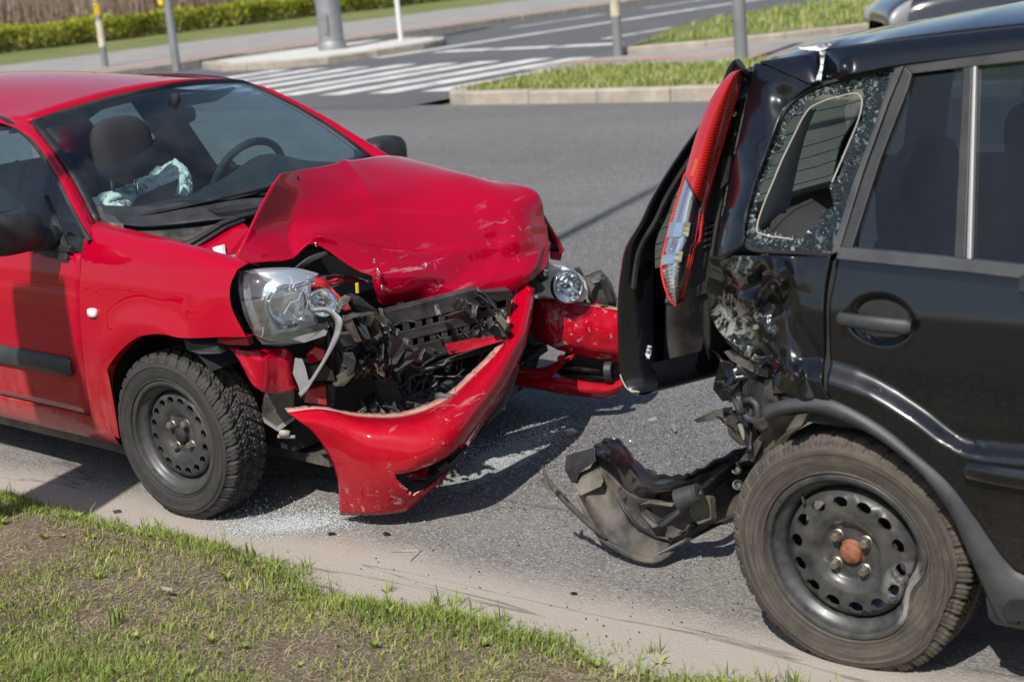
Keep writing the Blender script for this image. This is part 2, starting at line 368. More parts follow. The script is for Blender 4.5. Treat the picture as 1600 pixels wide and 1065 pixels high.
def leafy(name, stops, rough=.6, trans=.25):
    m = NT(name); at = m.node('ShaderNodeAttribute'); at.attribute_name = 'tone'
    m.set(color=m.ramp(at.outputs['Fac'], stops), rough=rough, spec=.3)
    m.b.inputs['Subsurface Weight'].default_value = 0
    tl = m.node('ShaderNodeBsdfTranslucent'); m.link(m.ramp(at.outputs['Fac'], stops), tl.inputs[0]); mx = m.node('ShaderNodeMixShader'); mx.inputs[0].default_value = trans
    m.link(m.b.outputs[0], mx.inputs[1]); m.link(tl.outputs[0], mx.inputs[2]); m.link(mx.outputs[0], m.n['Material Output'].inputs[0]); M[name] = m.mat
leafy('grass_blade', [(0, (.10, .16, .03)), (.45, (.21, .29, .05)), (.72, (.38, .43, .11)), (.78, (.50, .43, .22)), (1, (.68, .58, .38))])
leafy('hedge_leaf', [(0, (.15, .18, .015)), (.5, (.34, .36, .03)), (.85, (.50, .46, .06)), (1, (.36, .26, .14))])
leafy('dry_stalk', [(0, (.12, .08, .06)), (.5, (.23, .16, .12)), (1, (.36, .27, .21))], trans=.1)
def crumbs():
    m = NT('glass_crumb'); m.set(color=m.mix(m.noise(300, 2), (.34, .38, .38), (.72, .76, .76)), rough=.15, spec=.8, coat=.6); M['glass_crumb'] = m.mat
    m = NT('glass_dust'); n = m.noise(34, 8, .8); m.set(color=m.mix(m.ramp(m.vor(160, 'F1', 'Distance'), [(.15, 0), (.5, 1)]), (.50, .51, .49), (.30, .30, .30)), rough=.8); m.bump(m.noise(220, 3), .9, .01)
    x = m.math('SUBTRACT', m.ramp(n, [(.40, 0), (.52, 1)]), 0.0); at = m.node('ShaderNodeAttribute'); at.attribute_name = 'cover'
    a = m.math('GREATER_THAN', m.math('ADD', m.math('MULTIPLY', n, .9), at.outputs['Fac']), .92); m.set(alpha=a); M['glass_dust'] = m.mat
    m = NT('shatter'); v = m.vor(75, 'DISTANCE_TO_EDGE', 'Distance'); cc = m.vor(75, 'F1', 'Color'); sp = m.node('ShaderNodeSeparateColor'); m.link(cc, sp.inputs[0])
    c = m.mix(m.ramp(v, [(.0, 1), (.09, 0)]), (.010, .015, .018), (.16, .20, .21)); c = m.mix(m.ramp(sp.outputs[0], [(.86, 0), (.97, .8)]), c, (.20, .25, .26)); m.set(color=c, rough=.14, coat=.5)
    m.bump(m.math('ADD', m.ramp(v, [(0, 0), (.12, 1)]), m.math('MULTIPLY', sp.outputs[1], 1.2)), 1.0, .012); M['shatter'] = m.mat
crumbs()
plain('torn_plastic', (.42, .18, .15), .75, var=.4, scale=30, dust=(.7, 20, (.36, .30, .25)))
plain('absorber', (.024, .025, .027), .42, var=.3, scale=20, bump=.2, bscale=60, dust=(.5, 9, (.11, .105, .10)))
paint('red_crush', (.42, .006, .014), .55, .1, 1.2, rough=.4)
plain('silver_shard', (.30, .30, .30), .4, metal=.4, var=.4, scale=40)
plain('dark_trim', (.012, .012, .013), .5, var=.15, dust=(.12, 10))
def scraped():
    m = NT('scraped'); a = m.noise(60, 5, .7, stretch=(1, 1, .15, (.5, .6, 0))); c = m.ramp(a, [(.3, (.02, .022, .02)), (.5, (.16, .17, .15)), (.62, (.42, .43, .40)), (.75, (.05, .05, .05))]); m.set(color=c, rough=.45, metal=.35); m.bump(a, .5, .004); M['scraped'] = m.mat
    m = NT('white_scrape'); a = m.noise(70, 5, .7, stretch=(.3, 1, 1)); m.set(color=m.ramp(a, [(.42, (.008, .009, .012)), (.52, (.5, .5, .52)), (.62, (.85, .85, .86))]), rough=.6); M['white_scrape'] = m.mat
    m = NT('crumb_dark'); m.set(color=m.mix(m.ramp(m.noise(300, 2), [(.45, 0), (.7, 1)]), (.015, .022, .024), (.55, .62, .62)), rough=.08, spec=.9, coat=1); M['crumb_dark'] = m.mat
scraped()
plain('interior_grey', (.11, .115, .12), .8)
plain('grey_strip', (.24, .245, .25), .55, var=.08)
glass('green_glass', (.42, .50, .44), 1.1, dirt=.05)

def bent_steel():
    m = NT('steel_bent'); n = m.noise(16, 6, .65); c = m.mix(m.ramp(n, [(.35, 0), (.7, .55)]), (.022, .026, .030), (.15, .135, .115))
    k = m.math('MULTIPLY', m.near((.165, -.08, -.072), .03, .085), m.ramp(m.noise(24, 5, .7), [(.42, 0), (.52, 1)])); c = m.mix(k, c, (.62, .61, .60)); m.set(color=c, rough=m.mixf(k, .38, .30), metal=m.math('MULTIPLY', k, .8), coat=.2); M['steel_bent'] = m.mat
    m = NT('crack_white'); m.set(color=(.85, .87, .88), rough=.4); M['crack_white'] = m.mat
    m = NT('radiator_core'); w = m.node('ShaderNodeTexWave', wave_type='BANDS', bands_direction='Z'); w.inputs['Scale'].default_value = 45; m.link(m.tc.outputs['Object'], w.inputs['Vector']); m.set(color=m.mix(w.outputs['Fac'], (.012, .012, .013), (.09, .09, .09)), rough=.5, metal=.4); m.bump(w.outputs['Fac'], .6, .004); M['radiator_core'] = m.mat
bent_steel()
plain('pale_lining', (.34, .345, .35), .8, var=.06)
plain('pale_post', (.62, .63, .63), .5, var=.05)
# ------------------------------------------------------------------ the setting (road frame: x along the road, y across it, away from the camera)
XB, YB, AB = CARS['B']
def roadobj(o):
    o.location = (XB, YB, o.location[2]); o.rotation_euler = (0, 0, -AB); return o
def sheet(name, poly, z, mat, kind='structure', sub=None):
    mb = MB(); mb.add([(x, y, z) for x, y in poly], [tuple(range(len(poly)))])
    o = roadobj(mb.build(name, M[mat], smooth=0))
    if kind: o['kind'] = kind
    return o
def rect(x0, x1, y0, y1): return [(x0, y0), (x1, y0), (x1, y1), (x0, y1)]
sheet('ground', rect(-900, 700, -700, 900), -.06, 'turf')
road = sheet('road', rect(-95, 70, -1.25, 10.95), 0, 'asphalt')
side_street = sheet('side_street', rect(-24.9, -11.75, 10.7, 140), .0045, 'far_asphalt')
# near verge: a low bank of soil
def bank_h(x, y):
    d = -.93 - y + .05*math.sin(x*2.1+.6) + .035*math.sin(x*5.3) + .03*(mnoise.noise((x*3, y*3, 0)))
    return -.02 + .060*ss(0, .22, d) + .05*ss(.2, 1.6, d) + .018*mnoise.noise((x*4.5, y*4.5, 2)) + .007*mnoise.noise((x*19, y*19, 5))
mb = MB(); xs = np.concatenate([np.linspace(-12, -4, 40)[:-1], np.linspace(-4, 1.2, 260), np.linspace(1.2, 8, 40)[1:]]); ys = np.concatenate([np.linspace(-9, -3, 24)[:-1], np.linspace(-3, -.85, 110)])
mb.grid([[(x, y, bank_h(x, y)) for x in xs] for y in ys])
bank = roadobj(mb.build('verge_bank', M['soil'], smooth=180)); bank['kind'] = 'structure'
# blades
def blades(name, spots, mat, loc=None):
    """spots: (x,y,z,length,width,lean direction,lean,tone)"""
    n = len(spots); a = np.array(spots); base = a[:, :3]; L, Wd, ph, ln, tone = a[:, 3], a[:, 4], a[:, 5], a[:, 6], a[:, 7]
    d = np.stack([np.cos(ph), np.sin(ph), 0*ph], 1); s = np.stack([-np.sin(ph+.6), np.cos(ph+.6), 0*ph], 1); up = np.array([0, 0, 1.])
    b1 = np.where(ln > 1.1, ln*.985, ln*.5); V = np.zeros((n, 5, 3)); m1 = base + up*(L*.55*np.cos(b1))[:, None] + d*(L*.5*np.sin(b1))[:, None]
    tip = m1 + up*(L*.45*np.cos(ln*1.35))[:, None] + d*(L*.55*np.sin(ln*1.35))[:, None]
    V[:, 0] = base - s*(Wd/2)[:, None]; V[:, 1] = base + s*(Wd/2)[:, None]; V[:, 2] = m1 + s*(Wd*.42)[:, None]; V[:, 3] = m1 - s*(Wd*.42)[:, None]; V[:, 4] = tip
    me = bpy.data.meshes.new(name); k = np.arange(n)*5
    loops = np.stack([k, k+1, k+2, k+3, k+3, k+2, k+4], 1).ravel(); st = (np.arange(n)[:, None]*7 + np.array([0, 4])).ravel()
    me.vertices.add(n*5); me.vertices.foreach_set('co', V.ravel()); me.loops.add(n*7); me.loops.foreach_set('vertex_index', loops.astype('i'))
    me.polygons.add(n*2); me.polygons.foreach_set('loop_start', st.astype('i')); me.polygons.foreach_set('loop_total', np.tile([4, 3], n).astype('i'))
    at = me.attributes.new('tone', 'FLOAT', 'POINT'); at.data.foreach_set('value', np.repeat(tone, 5))
    me.materials.append(M[mat]); me.update(); me.validate()
    o = bpy.data.objects.new(name, me); col.objects.link(o); return o
def grass_near():
    sp = []; r = random.Random(3); N = 0
    while N < 230000:
        x = r.uniform(-4.2, .9); y = -.95 - abs(r.gauss(0, 1.0)) if r.random() < .5 else r.uniform(-2.9, -.95)
        if y < -3.0: continue
        N += 1
        d = -.93 - y + .05*math.sin(x*2.1+.6)
        n1 = mnoise.fractal((x*1.7+3, y*2.3, 1), 1, 2, 4); n2 = mnoise.noise((x*7, y*7, 4))
        edge = ss(-.01, .06, d)*(1-ss(.14, .30, d))                       # tufts along the edge
        bare = ss(.12, .30, d)*(1-ss(.45, .85, d))*ss(-3.5, -2.6, x)      # trodden strip behind it
        dens = .74 + .95*n1 + .40*n2 - .42*bare + .02*edge - .9*(1-ss(-.02, .05, d)) + .25*ss(.7, 1.2, d) + .5*(1-ss(-3.3, -2.8, x))*(1-ss(.1, .6, d))
        if r.random() > dens: continue
        z = bank_h(x, y) - .004
        dry = r.random() < .34 + .25*bare
        Ln = r.uniform(.014, .040)*(1 + .55*max(0, n1)) * (1.25 if edge > .5 and r.random() < .35 else 1)
        if r.random() < .012: Ln *= 1.9
        lean = abs(r.gauss(.5, .35)) if not dry else r.uniform(1.15, 1.56)
        tone = (r.uniform(.76, 1) if dry else min(.74, max(0, r.gauss(.46 + .25*n2, .19))))
        wd = r.uniform(.0018, .0042)*(.7 if dry else 1)
        if not dry and r.random() < .05: wd = r.uniform(.004, .007); Ln = r.uniform(.025, .05); lean = r.uniform(.7, 1.3)
        sp.append((x, y, z, Ln, wd, r.uniform(0, 6.283), lean, tone))
    return sp
g = roadobj(blades('verge_grass', grass_near(), 'grass_blade'))
tag(g, 'short patchy grass and dry straw on the near roadside verge', 'grass', kind='stuff')
# broad-leaved weeds and tall tufts
def weeds():
    sp = []; r = random.Random(41)
    for i in range(70):
        x = r.uniform(-3.9, .7); y = -1.0-abs(r.gauss(.35, .5)); n = r.randint(5, 10); z = bank_h(x, y); s = r.uniform(.018, .045); t = r.uniform(.35, .7); a0 = r.uniform(0, 6.28)
        for k in range(n): sp.append((x, y, z, s*r.uniform(.7, 1.2), s*r.uniform(.20, .32), a0+k*6.283/n+r.uniform(-.3, .3), r.uniform(.75, 1.09), t+r.uniform(-.08, .08)))
    for i in range(46):
        x = r.uniform(-4.1, .6); y = -.95-abs(r.gauss(0, .05)) if r.random() < .75 else r.uniform(-2, -1); z = bank_h(x, y); big = 1.5 if x < -3.0 else 1.0
        for k in range(r.randint(5, 16)): sp.append((x+r.gauss(0, .012), y+r.gauss(0, .012), z, r.uniform(.035, .085)*big, r.uniform(.003, .006), r.uniform(0, 6.28), r.uniform(.1, .7), min(.73, max(.1, r.gauss(.45, .15)))))
    return sp
g = roadobj(blades('verge_weeds', weeds(), 'grass_blade')); tag(g, 'broad-leaved weeds and taller tufts along the verge edge', 'weeds', kind='stuff')
# litter of dead straw and crumbs of earth lying flat on the bank
def straw():
    sp = []; r = random.Random(12)
    for i in range(24000):
        x = r.uniform(-4.0, .8); y = r.uniform(-2.9, -.97); z = bank_h(x, y)+.003
        sp.append((x, y, z, r.uniform(.015, .06), r.uniform(.0012, .0026), r.uniform(0, 6.28), r.uniform(1.40, 1.56), r.uniform(.74, 1)))
    return sp
g = roadobj(blades('dead_straw', straw(), 'grass_blade')); tag(g, 'dry dead straw scattered over bare brown soil on the verge', 'straw', kind='stuff')
# ---- far side of the road: kerb, verge, pavement
def stones(parent, pts, w, h, mat, z0=-.05, gap=.012, L=1.0, r=random.Random(2)):
    """kerb stones along a polyline in road coordinates; outer face on the line"""
    for (x0, y0), (x1, y1) in zip(pts[:-1], pts[1:]):
        D = math.hypot(x1-x0, y1-y0); n = max(1, round(D/L)); ux, uy = (x1-x0)/D, (y1-y0)/D; nx, ny = -uy, ux
        for k in range(n):
            a, b = D*k/n+gap/2, D*(k+1)/n-gap/2; j = r.uniform(-.012, .012); hz = h + r.uniform(-.008, .008)
            V = [(x0+ux*t+nx*q, y0+uy*t+ny*q) for t, q in ((a, j), (b, j), (b, w+j), (a, w+j))]; bv = .02
            T = [(x0+ux*t+nx*q, y0+uy*t+ny*q) for t, q in ((a+.008, j+bv), (b-.008, j+bv), (b-.008, w+j), (a+.008, w+j))]
            m = MB(); m.add([(*p, z0) for p in V]+[(*p, hz-bv) for p in V]+[(*p, hz) for p in T], [(3, 2, 1, 0), (0, 1, 5, 4), (1, 2, 6, 5), (2, 3, 7, 6), (3, 0, 4, 7), (4, 5, 9, 8), (5, 6, 10, 9), (6, 7, 11, 10), (7, 4, 8, 11), (8, 9, 10, 11)])
            m.build('kerb_stone', M[mat], parent, smooth=0)
def kerbroot(name, label):
    o = roadobj(empty(name)); tag(o, label, 'kerb'); return o
k = kerbroot('kerb', 'pale concrete kerb stones edging the grass corner beside the far lane')
stones(k, [(-11.65, 12.9), (-11.7, 12.2), (-11.6, 11.5), (-11.25, 11.05), (-10.9, 10.92), (-2.9, 10.92), (20, 10.92)], .22, .155, 'concrete_kerb')
vg = sheet('far_verge', [(-11.4, 12.9), (-11.45, 12.2), (-11.35, 11.6), (-11.1, 11.25), (-10.8, 11.12), (40, 11.12), (40, 14.0), (-11.3, 14.0)], .13, 'turf')
pv = sheet('far_pavement', [(-11.7, 13.9), (40, 13.9), (40, 19.5), (-7.5, 19.5), (-10.0, 18.6), (-11.75, 16.15), (-12.6, 15.6), (-12.6, 14.2)], .115, 'pavement')
bs = sheet('brick_strip', [(-12.4, 14.9), (-9.5, 15.3), (40, 15.6), (40, 16.0), (-9.5, 15.75), (-12.4, 15.3)], .120, 'brick_red')
k = kerbroot('kerb', 'low kerb edging the second grass bed behind the brick pavement')
stones(k, [(-12.1, 16.1), (-11.0, 16.85), (-10.2, 17.9), (-9.4, 19.3), (-8.0, 20.4), (10, 20.4)], .2, .22, 'concrete_kerb')
sheet('second_verge', [(-12.2, 16.5), (-11.2, 17.0), (-10.4, 18.0), (-9.6, 19.5), (-8.2, 20.6), (40, 20.6), (40, 60), (-12.3, 60), (-14.2, 24), (-14.2, 21)], .205, 'turf')
def far_grass():
    sp = []; r = random.Random(5)
    for i in range(16000):
        x = r.uniform(-11.35, -4.5); y = r.uniform(11.15, 14.0); n = mnoise.noise((x*1.4, y*2, 3))
        if r.random() > .75+.5*n: continue
        sp.append((x, y, .125, r.uniform(.05, .13)*(1+.4*n), .012, r.uniform(0, 6.28), r.uniform(.1, .9), min(.95, max(0, r.gauss(.58, .22)))))
    for i in range(11000):
        x = r.uniform(-14.1, -3); y = r.uniform(17.0, 30)
        if y < 20.8 and x > -12.2+(y-16.5)*.95: continue
        if x < -12.3 and y < 20.8: continue
        sp.append((x, y, .20, r.uniform(.06, .20), .02, r.uniform(0, 6.28), r.uniform(.1, .9), min(.95, max(0, r.gauss(.6, .18)))))
    return sp
g = roadobj(blades('far_verge_grass', far_grass(), 'grass_blade')); tag(g, 'bright green grass on the raised corner verge across the road', 'grass', kind='stuff')
# ---- markings on the side street
def mark(name, x0, x1, y0, y1, slant=0.): 
    r = rnd; mb = MB(); n = 14; L = []; Rr = []
    for i in range(n+1):
        y = y0+(y1-y0)*i/n; s = slant*(y-y0); L.append((x0+s+r.uniform(-.015, .015), y, 0)); Rr.append((x1+s+r.uniform(-.015, .015), y, 0))
    mb.grid([L, Rr]); o = mb.build(name, M['road_paint'], side_street, smooth=0); o.location = (0, 0, .009); return o
for i, (x, y0, y1) in enumerate([(-18.46, 13.6, 17.0), (-17.5, 13.2, 17.2), (-16.45, 12.7, 17.1), (-15.62, 12.4, 17.2), (-14.6, 12.3, 17.4), (-13.7, 12.4, 17.3), (-12.75, 12.5, 17.2), (-19.5, 13.6, 17.0), (-20.5, 13.8, 17.0)]):
    mark('zebra_stripe', x-.25, x+.25, y0, y1, .02)
mark('lane_line', -20.0, -19.65, 19.0, 60); mark('lane_line', -16.2, -16.0, 21.5, 60)
for y in (27, 33, 39): mark('lane_line', -22.75, -22.55, y, y+4)
for x in (-18.4, -16.9, -15.4): 
    mark('stop_bar', x-.65, x+.65, 19.7, 20.25)
# ---- traffic island and the far pavement with its kerb
isl = [(-22.4, 17.2), (-20.9, 17.2), (-20.2, 18.0), (-20.0, 19.2), (-20.0, 20.6), (-20.3, 21.6), (-21.0, 22.5), (-22.2, 22.9), (-23.3, 22.6), (-23.9, 20.8), (-23.9, 18.0)]
tk = kerbroot('traffic_island', 'pale concrete traffic island with kerb stones in the side street'); tk['category'] = 'traffic island'
stones(tk, isl+[isl[0]], .25, .15, 'concrete_kerb')
mb = MB(); mb.add([(x+(-22-x)*.12, y+(20.5-y)*.05, .145) for x, y in isl], [tuple(range(len(isl)))]); mb.build('island_top', M['concrete_light'], tk, smooth=0)
sheet('far_path', rect(-34.3, -25.1, -60, 140), .11, 'pavement'); sheet('far_path_brick', rect(-26.6, -26.0, -60, 140), .115, 'brick_red')
k = kerbroot('kerb', 'concrete kerb along the grey footpath on the far side of the junction')
stones(k, [(-24.85, 60), (-24.85, 14)], .22, .15, 'concrete_kerb', L=1.0)
sheet('park_lawn', rect(-47, -34.3, -80, 160), .10, 'turf')
# ---- hedge and dry thicket
def leaves(n, fn, r):
    return [fn(r) for i in range(n)]
def hedge_leaf(r):
    y = r.uniform(18, 75); side = r.random(); wob = .25*math.sin(y*.9)+.18*math.sin(y*2.3)
    if side < .55: x = -42.6+wob+r.uniform(-.12, .12); z = .12+r.random()**.8*.72
    else: x = -42.6-r.uniform(0, 2.2)+wob; z = .80+.08*math.sin(y*1.7+x)+r.uniform(-.12, .06)
    tone = min(1, max(0, .45+.35*mnoise.noise((y*.8, z*2.5, x))+r.gauss(0, .13))) if z > .35 else r.choice([.95, 1, .3, .2])
    return (x, y, z, r.uniform(.10, .2), r.uniform(.06, .11), r.uniform(0, 6.28), r.uniform(.2, 1.5), tone)
hr = roadobj(empty('hedge')); tag(hr, 'long low clipped olive green hedge beyond the footpath', 'hedge')
o = blades('foliage', leaves(26000, hedge_leaf, random.Random(4)), 'hedge_leaf'); o.parent = hr
mb = MB(); mb.grid([[(-42.95+.25*math.sin(y*.9)+.18*math.sin(y*2.3)-dx, y, z) for y in np.linspace(18, 75, 120)] for dx, z in ((0, .05), (.05, .5), (.25, .72), (.9, .78), (1.9, .72), (2.1, .05))]); mb.build('inner_growth', M['turf'], hr, smooth=180)
def thicket_leaf(r):
    y = r.uniform(8, 90); x = r.uniform(-62, -46.5); h = 1.1+.5*mnoise.noise((y*.2, x*.2, 0))
    return (x, y, r.uniform(.05, h*1.3), r.uniform(.5, 1.5), r.uniform(.02, .06), r.uniform(0, 6.28), r.uniform(.05, .6), r.random())
g = roadobj(blades('dry_thicket', leaves(24000, thicket_leaf, random.Random(8)), 'dry_stalk')); tag(g, 'brown leafless dry thicket rising behind the hedge', 'thicket', kind='stuff')
# ---- posts
def post(name, label, x, y, r0, r1, h, mat, cat='post', extra=None, base=True, z0=0.):
    o = empty(name, BW(x, y, z0), -AB); tag(o, label, cat)
    mb = MB(); mb.lathe([(r0, -.1), (r0, .0), (r0, .02), (r1, h), (r1*.6, h+.03), (0.001, h+.04)], 24, A=(0, 0, 1)); mb.build('shaft', M[mat], o)
    if extra: extra(o)
    return o
def band(o, z0, z1, r, mat, name, half=False):
    mb = MB(); mb.lathe([(r-.004, z0-.004), (r, z0), (r, z1), (r-.004, z1+.004)], 24, A=(0, 0, 1)); return mb.build(name, M[mat], o)
def exA(o):
    band(o, .55, 1.12, .078, 'post_cream', 'paint_band'); s = band(o, 1.25, 1.50, .079, 'sticker_yellow', 'sticker'); band(o, 1.58, 1.95, .079, 'sticker_yellow', 'sticker')
    mb = MB()
    for zz in (1.29, 1.345, 1.40, 1.455):
        for kx in range(6):
            a = -2.4+kx*.33; mb.box((.0805*math.cos(a), .0805*math.sin(a), zz), (.004, .017+.006*(kx % 2), .022), Matrix.Rotation(a, 3, 'Z'))
    mb.build('print', M['sticker_black'], s, smooth=0)
post('signal_post', 'slim grey post with cream band and yellow stickers by the footpath', -27.55, 18.35, .073, .073, 3.2, 'post_grey', extra=exA)
def exB(o):
    mb = MB(); mb.box((-.06, -.12, 1.50), (.11, .09, .26), Matrix.Rotation(.3, 3, 'Z')); mb.build('push_button_box', M['sticker_yellow'], o, smooth=0, bevel=.015)
post('signal_post', 'grey steel post with a yellow push-button box on its side', -24.24, 17.61, .088, .078, 3.4, 'galvanised', extra=exB)
def exC(o):
    mb = MB(); mb.lathe([(.30, .0), (.30, .16), (.285, .18)], 28, A=(0, 0, 1)); mb.build('foot_collar', M['galvanised'], o)
    mb = MB(); mb.box((.1, -.26, .55), (.16, .02, .42)); mb.build('service_hatch', M['galvanised'], o, bevel=.006)
post('mast', 'thick tapered grey mast standing on the traffic island', -22.05, 20.03, .265, .20, 9.0, 'galvanised', cat='mast', extra=exC, z0=.14)
post('sign_post', 'thin pale grey post at the end of the traffic island', -21.6, 21.7, .055, .055, 3.0, 'pale_post', z0=.14)
def exD(o):
    mb = MB(); mb.lathe([(.073, .60), (.076, .61), (.076, 3.0)], 24, A=(0, 0, 1)); mb.build('paint_band', M['post_cream'], o)
post('signal_post', 'grey post with cream painted upper half beside the zebra crossing', -12.0, 15.95, .072, .072, 3.3, 'post_grey', extra=exD, z0=.115)
post('signal_post', 'plain grey post standing in the far grass verge', -8.8, 14.1, .087, .080, 3.6, 'post_grey', z0=.13)
# ---- street lamp on the near verge, left of the view: its shadow crosses the red car and the road
def lamp_post():
    p = to_world('R', (-.02, -2.72, 0)); o = empty('street_lamp', p, -CARS['R'][2]); tag(o, 'tall grey street lamp with a notice board, on the near verge', 'street lamp')
    mb = MB(); mb.lathe([(.085, -.1), (.085, .9), (.06, .95), (.035, 11.4)], 20, A=(0, 0, 1)); mb.build('mast', M['galvanised'], o)
    mb = MB(); mb.tube([(0, 0, 11.3), (-.05, .25, 11.75), (-.1, .9, 12.0), (-.1, 1.5, 12.05)], .03); mb.build('arm', M['galvanised'], o)
    mb = MB(); mb.blob((-.1, 1.9, 12.06), (.14, .42, .07)); mb.build('lantern', M['grey_plastic'], o)
    mb = MB(); mb.prism([(-.17, -.03, 2.2), (.24, .03, 2.2), (.15, .02, 3.15), (-.17, -.03, 3.15)], (.004, -.03, 0)); mb.build('notice_board', M['grey_plastic'], o, smooth=0)
lamp_post()
# ---- dark car waiting in the side street
def far_car():
    c = P(1383, 42, 2, .62); o = empty('parked_car', (c[0], c[1], 0), 0); tag(o, 'dark grey car with a clear headlamp waiting beyond the verge', 'car')
    o.rotation_euler = (0, 0, math.radians(-4))
    # local: nose at x=0, tail at +4.1 ; y 0 is the near flank's centre line
    sec = [(0.0, .55, .32, .66), (.06, .74, .26, .82), (.35, .83, .22, .97), (.95, .86, .22, 1.06), (1.25, .86, .22, 1.10), (2.6, .87, .22, 1.10), (3.6, .84, .24, 1.10), (4.0, .74, .32, 1.04), (4.1, .55, .4, .9)]
    G = []
    for x, hw, zb, zt in sec:
        ring = []
        for a in np.linspace(0, 2*math.pi, 28, endpoint=False):
            cx, cz = math.cos(a), math.sin(a); k = .45; ring.append((x, .5+hw*math.copysign(abs(cx)**k, cx), (zb+zt)/2+(zt-zb)/2*math.copysign(abs(cz)**k, cz)))
        G.append(ring)
    mb = MB(); mb.grid(cr(np.array(G).reshape(len(G), -1), 40).reshape(40, 28, 3), closeu=True); mb.build('body', M['far_car_paint'], o)
    cab = [(1.05, .74, 1.06), (1.75, .60, 1.50), (2.5, .60, 1.56), (3.3, .58, 1.50), (3.95, .70, 1.05)]
    mb = MB(); mb.grid([[(x, .5+hw*s, z) for s in (-1, -.9, -.5, 0, .5, .9, 1)] for x, hw, z in cab])
    for sgn in (-1, 1): mb.add([(x, .5+sgn*hw, z) for x, hw, z in cab]+[(1.05, .5+sgn*.84, 1.03), (3.95, .5+sgn*.8, 1.03)], [(5, 0, 1, 2, 3, 4, 6)])
    mb.build('greenhouse', M['tinted_glass'], o)
    for x in (.78, 3.3):
        for y in (-.30, 1.3):
            wl = empty('wheel', (x, y, .3), 0, o); m1 = MB(); m1.lathe([(.19, -.09), (.28, -.1), (.3, -.06), (.3, .06), (.28, .1), (.19, .09)], 24); m1.build('tyre', M['rubber'], wl); m1 = MB(); m1.lathe([(.001, .05), (.19, .07)], 24); m1.build('rim', M['silver_paint'], wl)
    for y, sg in ((-.16, -1), (1.16, 1)):
        mb = MB(); mb.blob((.20, y+.05*sg, .74), (.26, .07, .13), 2.4, R=Matrix.Rotation(-.55*sg, 3, 'Z') @ Matrix.Rotation(-.35, 3, 'Y')); h = mb.build('headlamp', M['silver_paint'], o)
        mb = MB(); mb.blob((.10, y+.06*sg, .72), (.05, .05, .06)); mb.build('bulb_reflector', M['chrome'], h)
    mb = MB(); mb.box((.02, .5, .42), (.05, .9, .12)); mb.build('grille', M['black_plastic'], o, bevel=.02)
plain('far_car_paint', (.030, .030, .036), .25, coat=1, var=.05)
far_car()
# ------------------------------------------------------------------ wheels: local axis -y points outwards
def tread_red(th, s):
    """groove depth 0..1 for a winter tyre; s -1..1 across the tread, th angle"""
    a = abs(s); v = 0.
    for c, wd in ((.07, .045), (.50, .05)):
        cc = c + .05*math.sin(th*34*2+(0 if s > 0 else 1.2))
        v = max(v, 1-ss(wd*.6, wd*1.3, abs(a-cc)))
    ph = (th*34/(2*math.pi)*1.0 + a*1.15 + (0.5 if s > 0 else 0)) % 1.0
    wd = .13 if a > .5 else .10
    v = max(v, 1-ss(wd*.55, wd*1.15, min(ph, 1-ph)))
    ph = (th*34*3/(2*math.pi) + a*2.2 + .3*math.sin(a*22)) % 1.0
    v = max(v, .45*(1-ss(.06, .16, min(ph, 1-ph))))
    return v
def tread_blk(th, s):
    a = abs(s); v = 0.
    for c in (.0, .42):
        v = max(v, 1-ss(.03, .07, abs(a-c)))
    ph = (th*40/(2*math.pi) + .55*s) % 1.0
    if a > .1: v = max(v, 1-ss(.05 if a < .7 else .09, .11 if a < .7 else .17, min(ph, 1-ph)))
    ph = (th*40*3/(2*math.pi) + .55*s*3) % 1.0
    return max(v, .35*(1-ss(.06, .16, min(ph, 1-ph))))
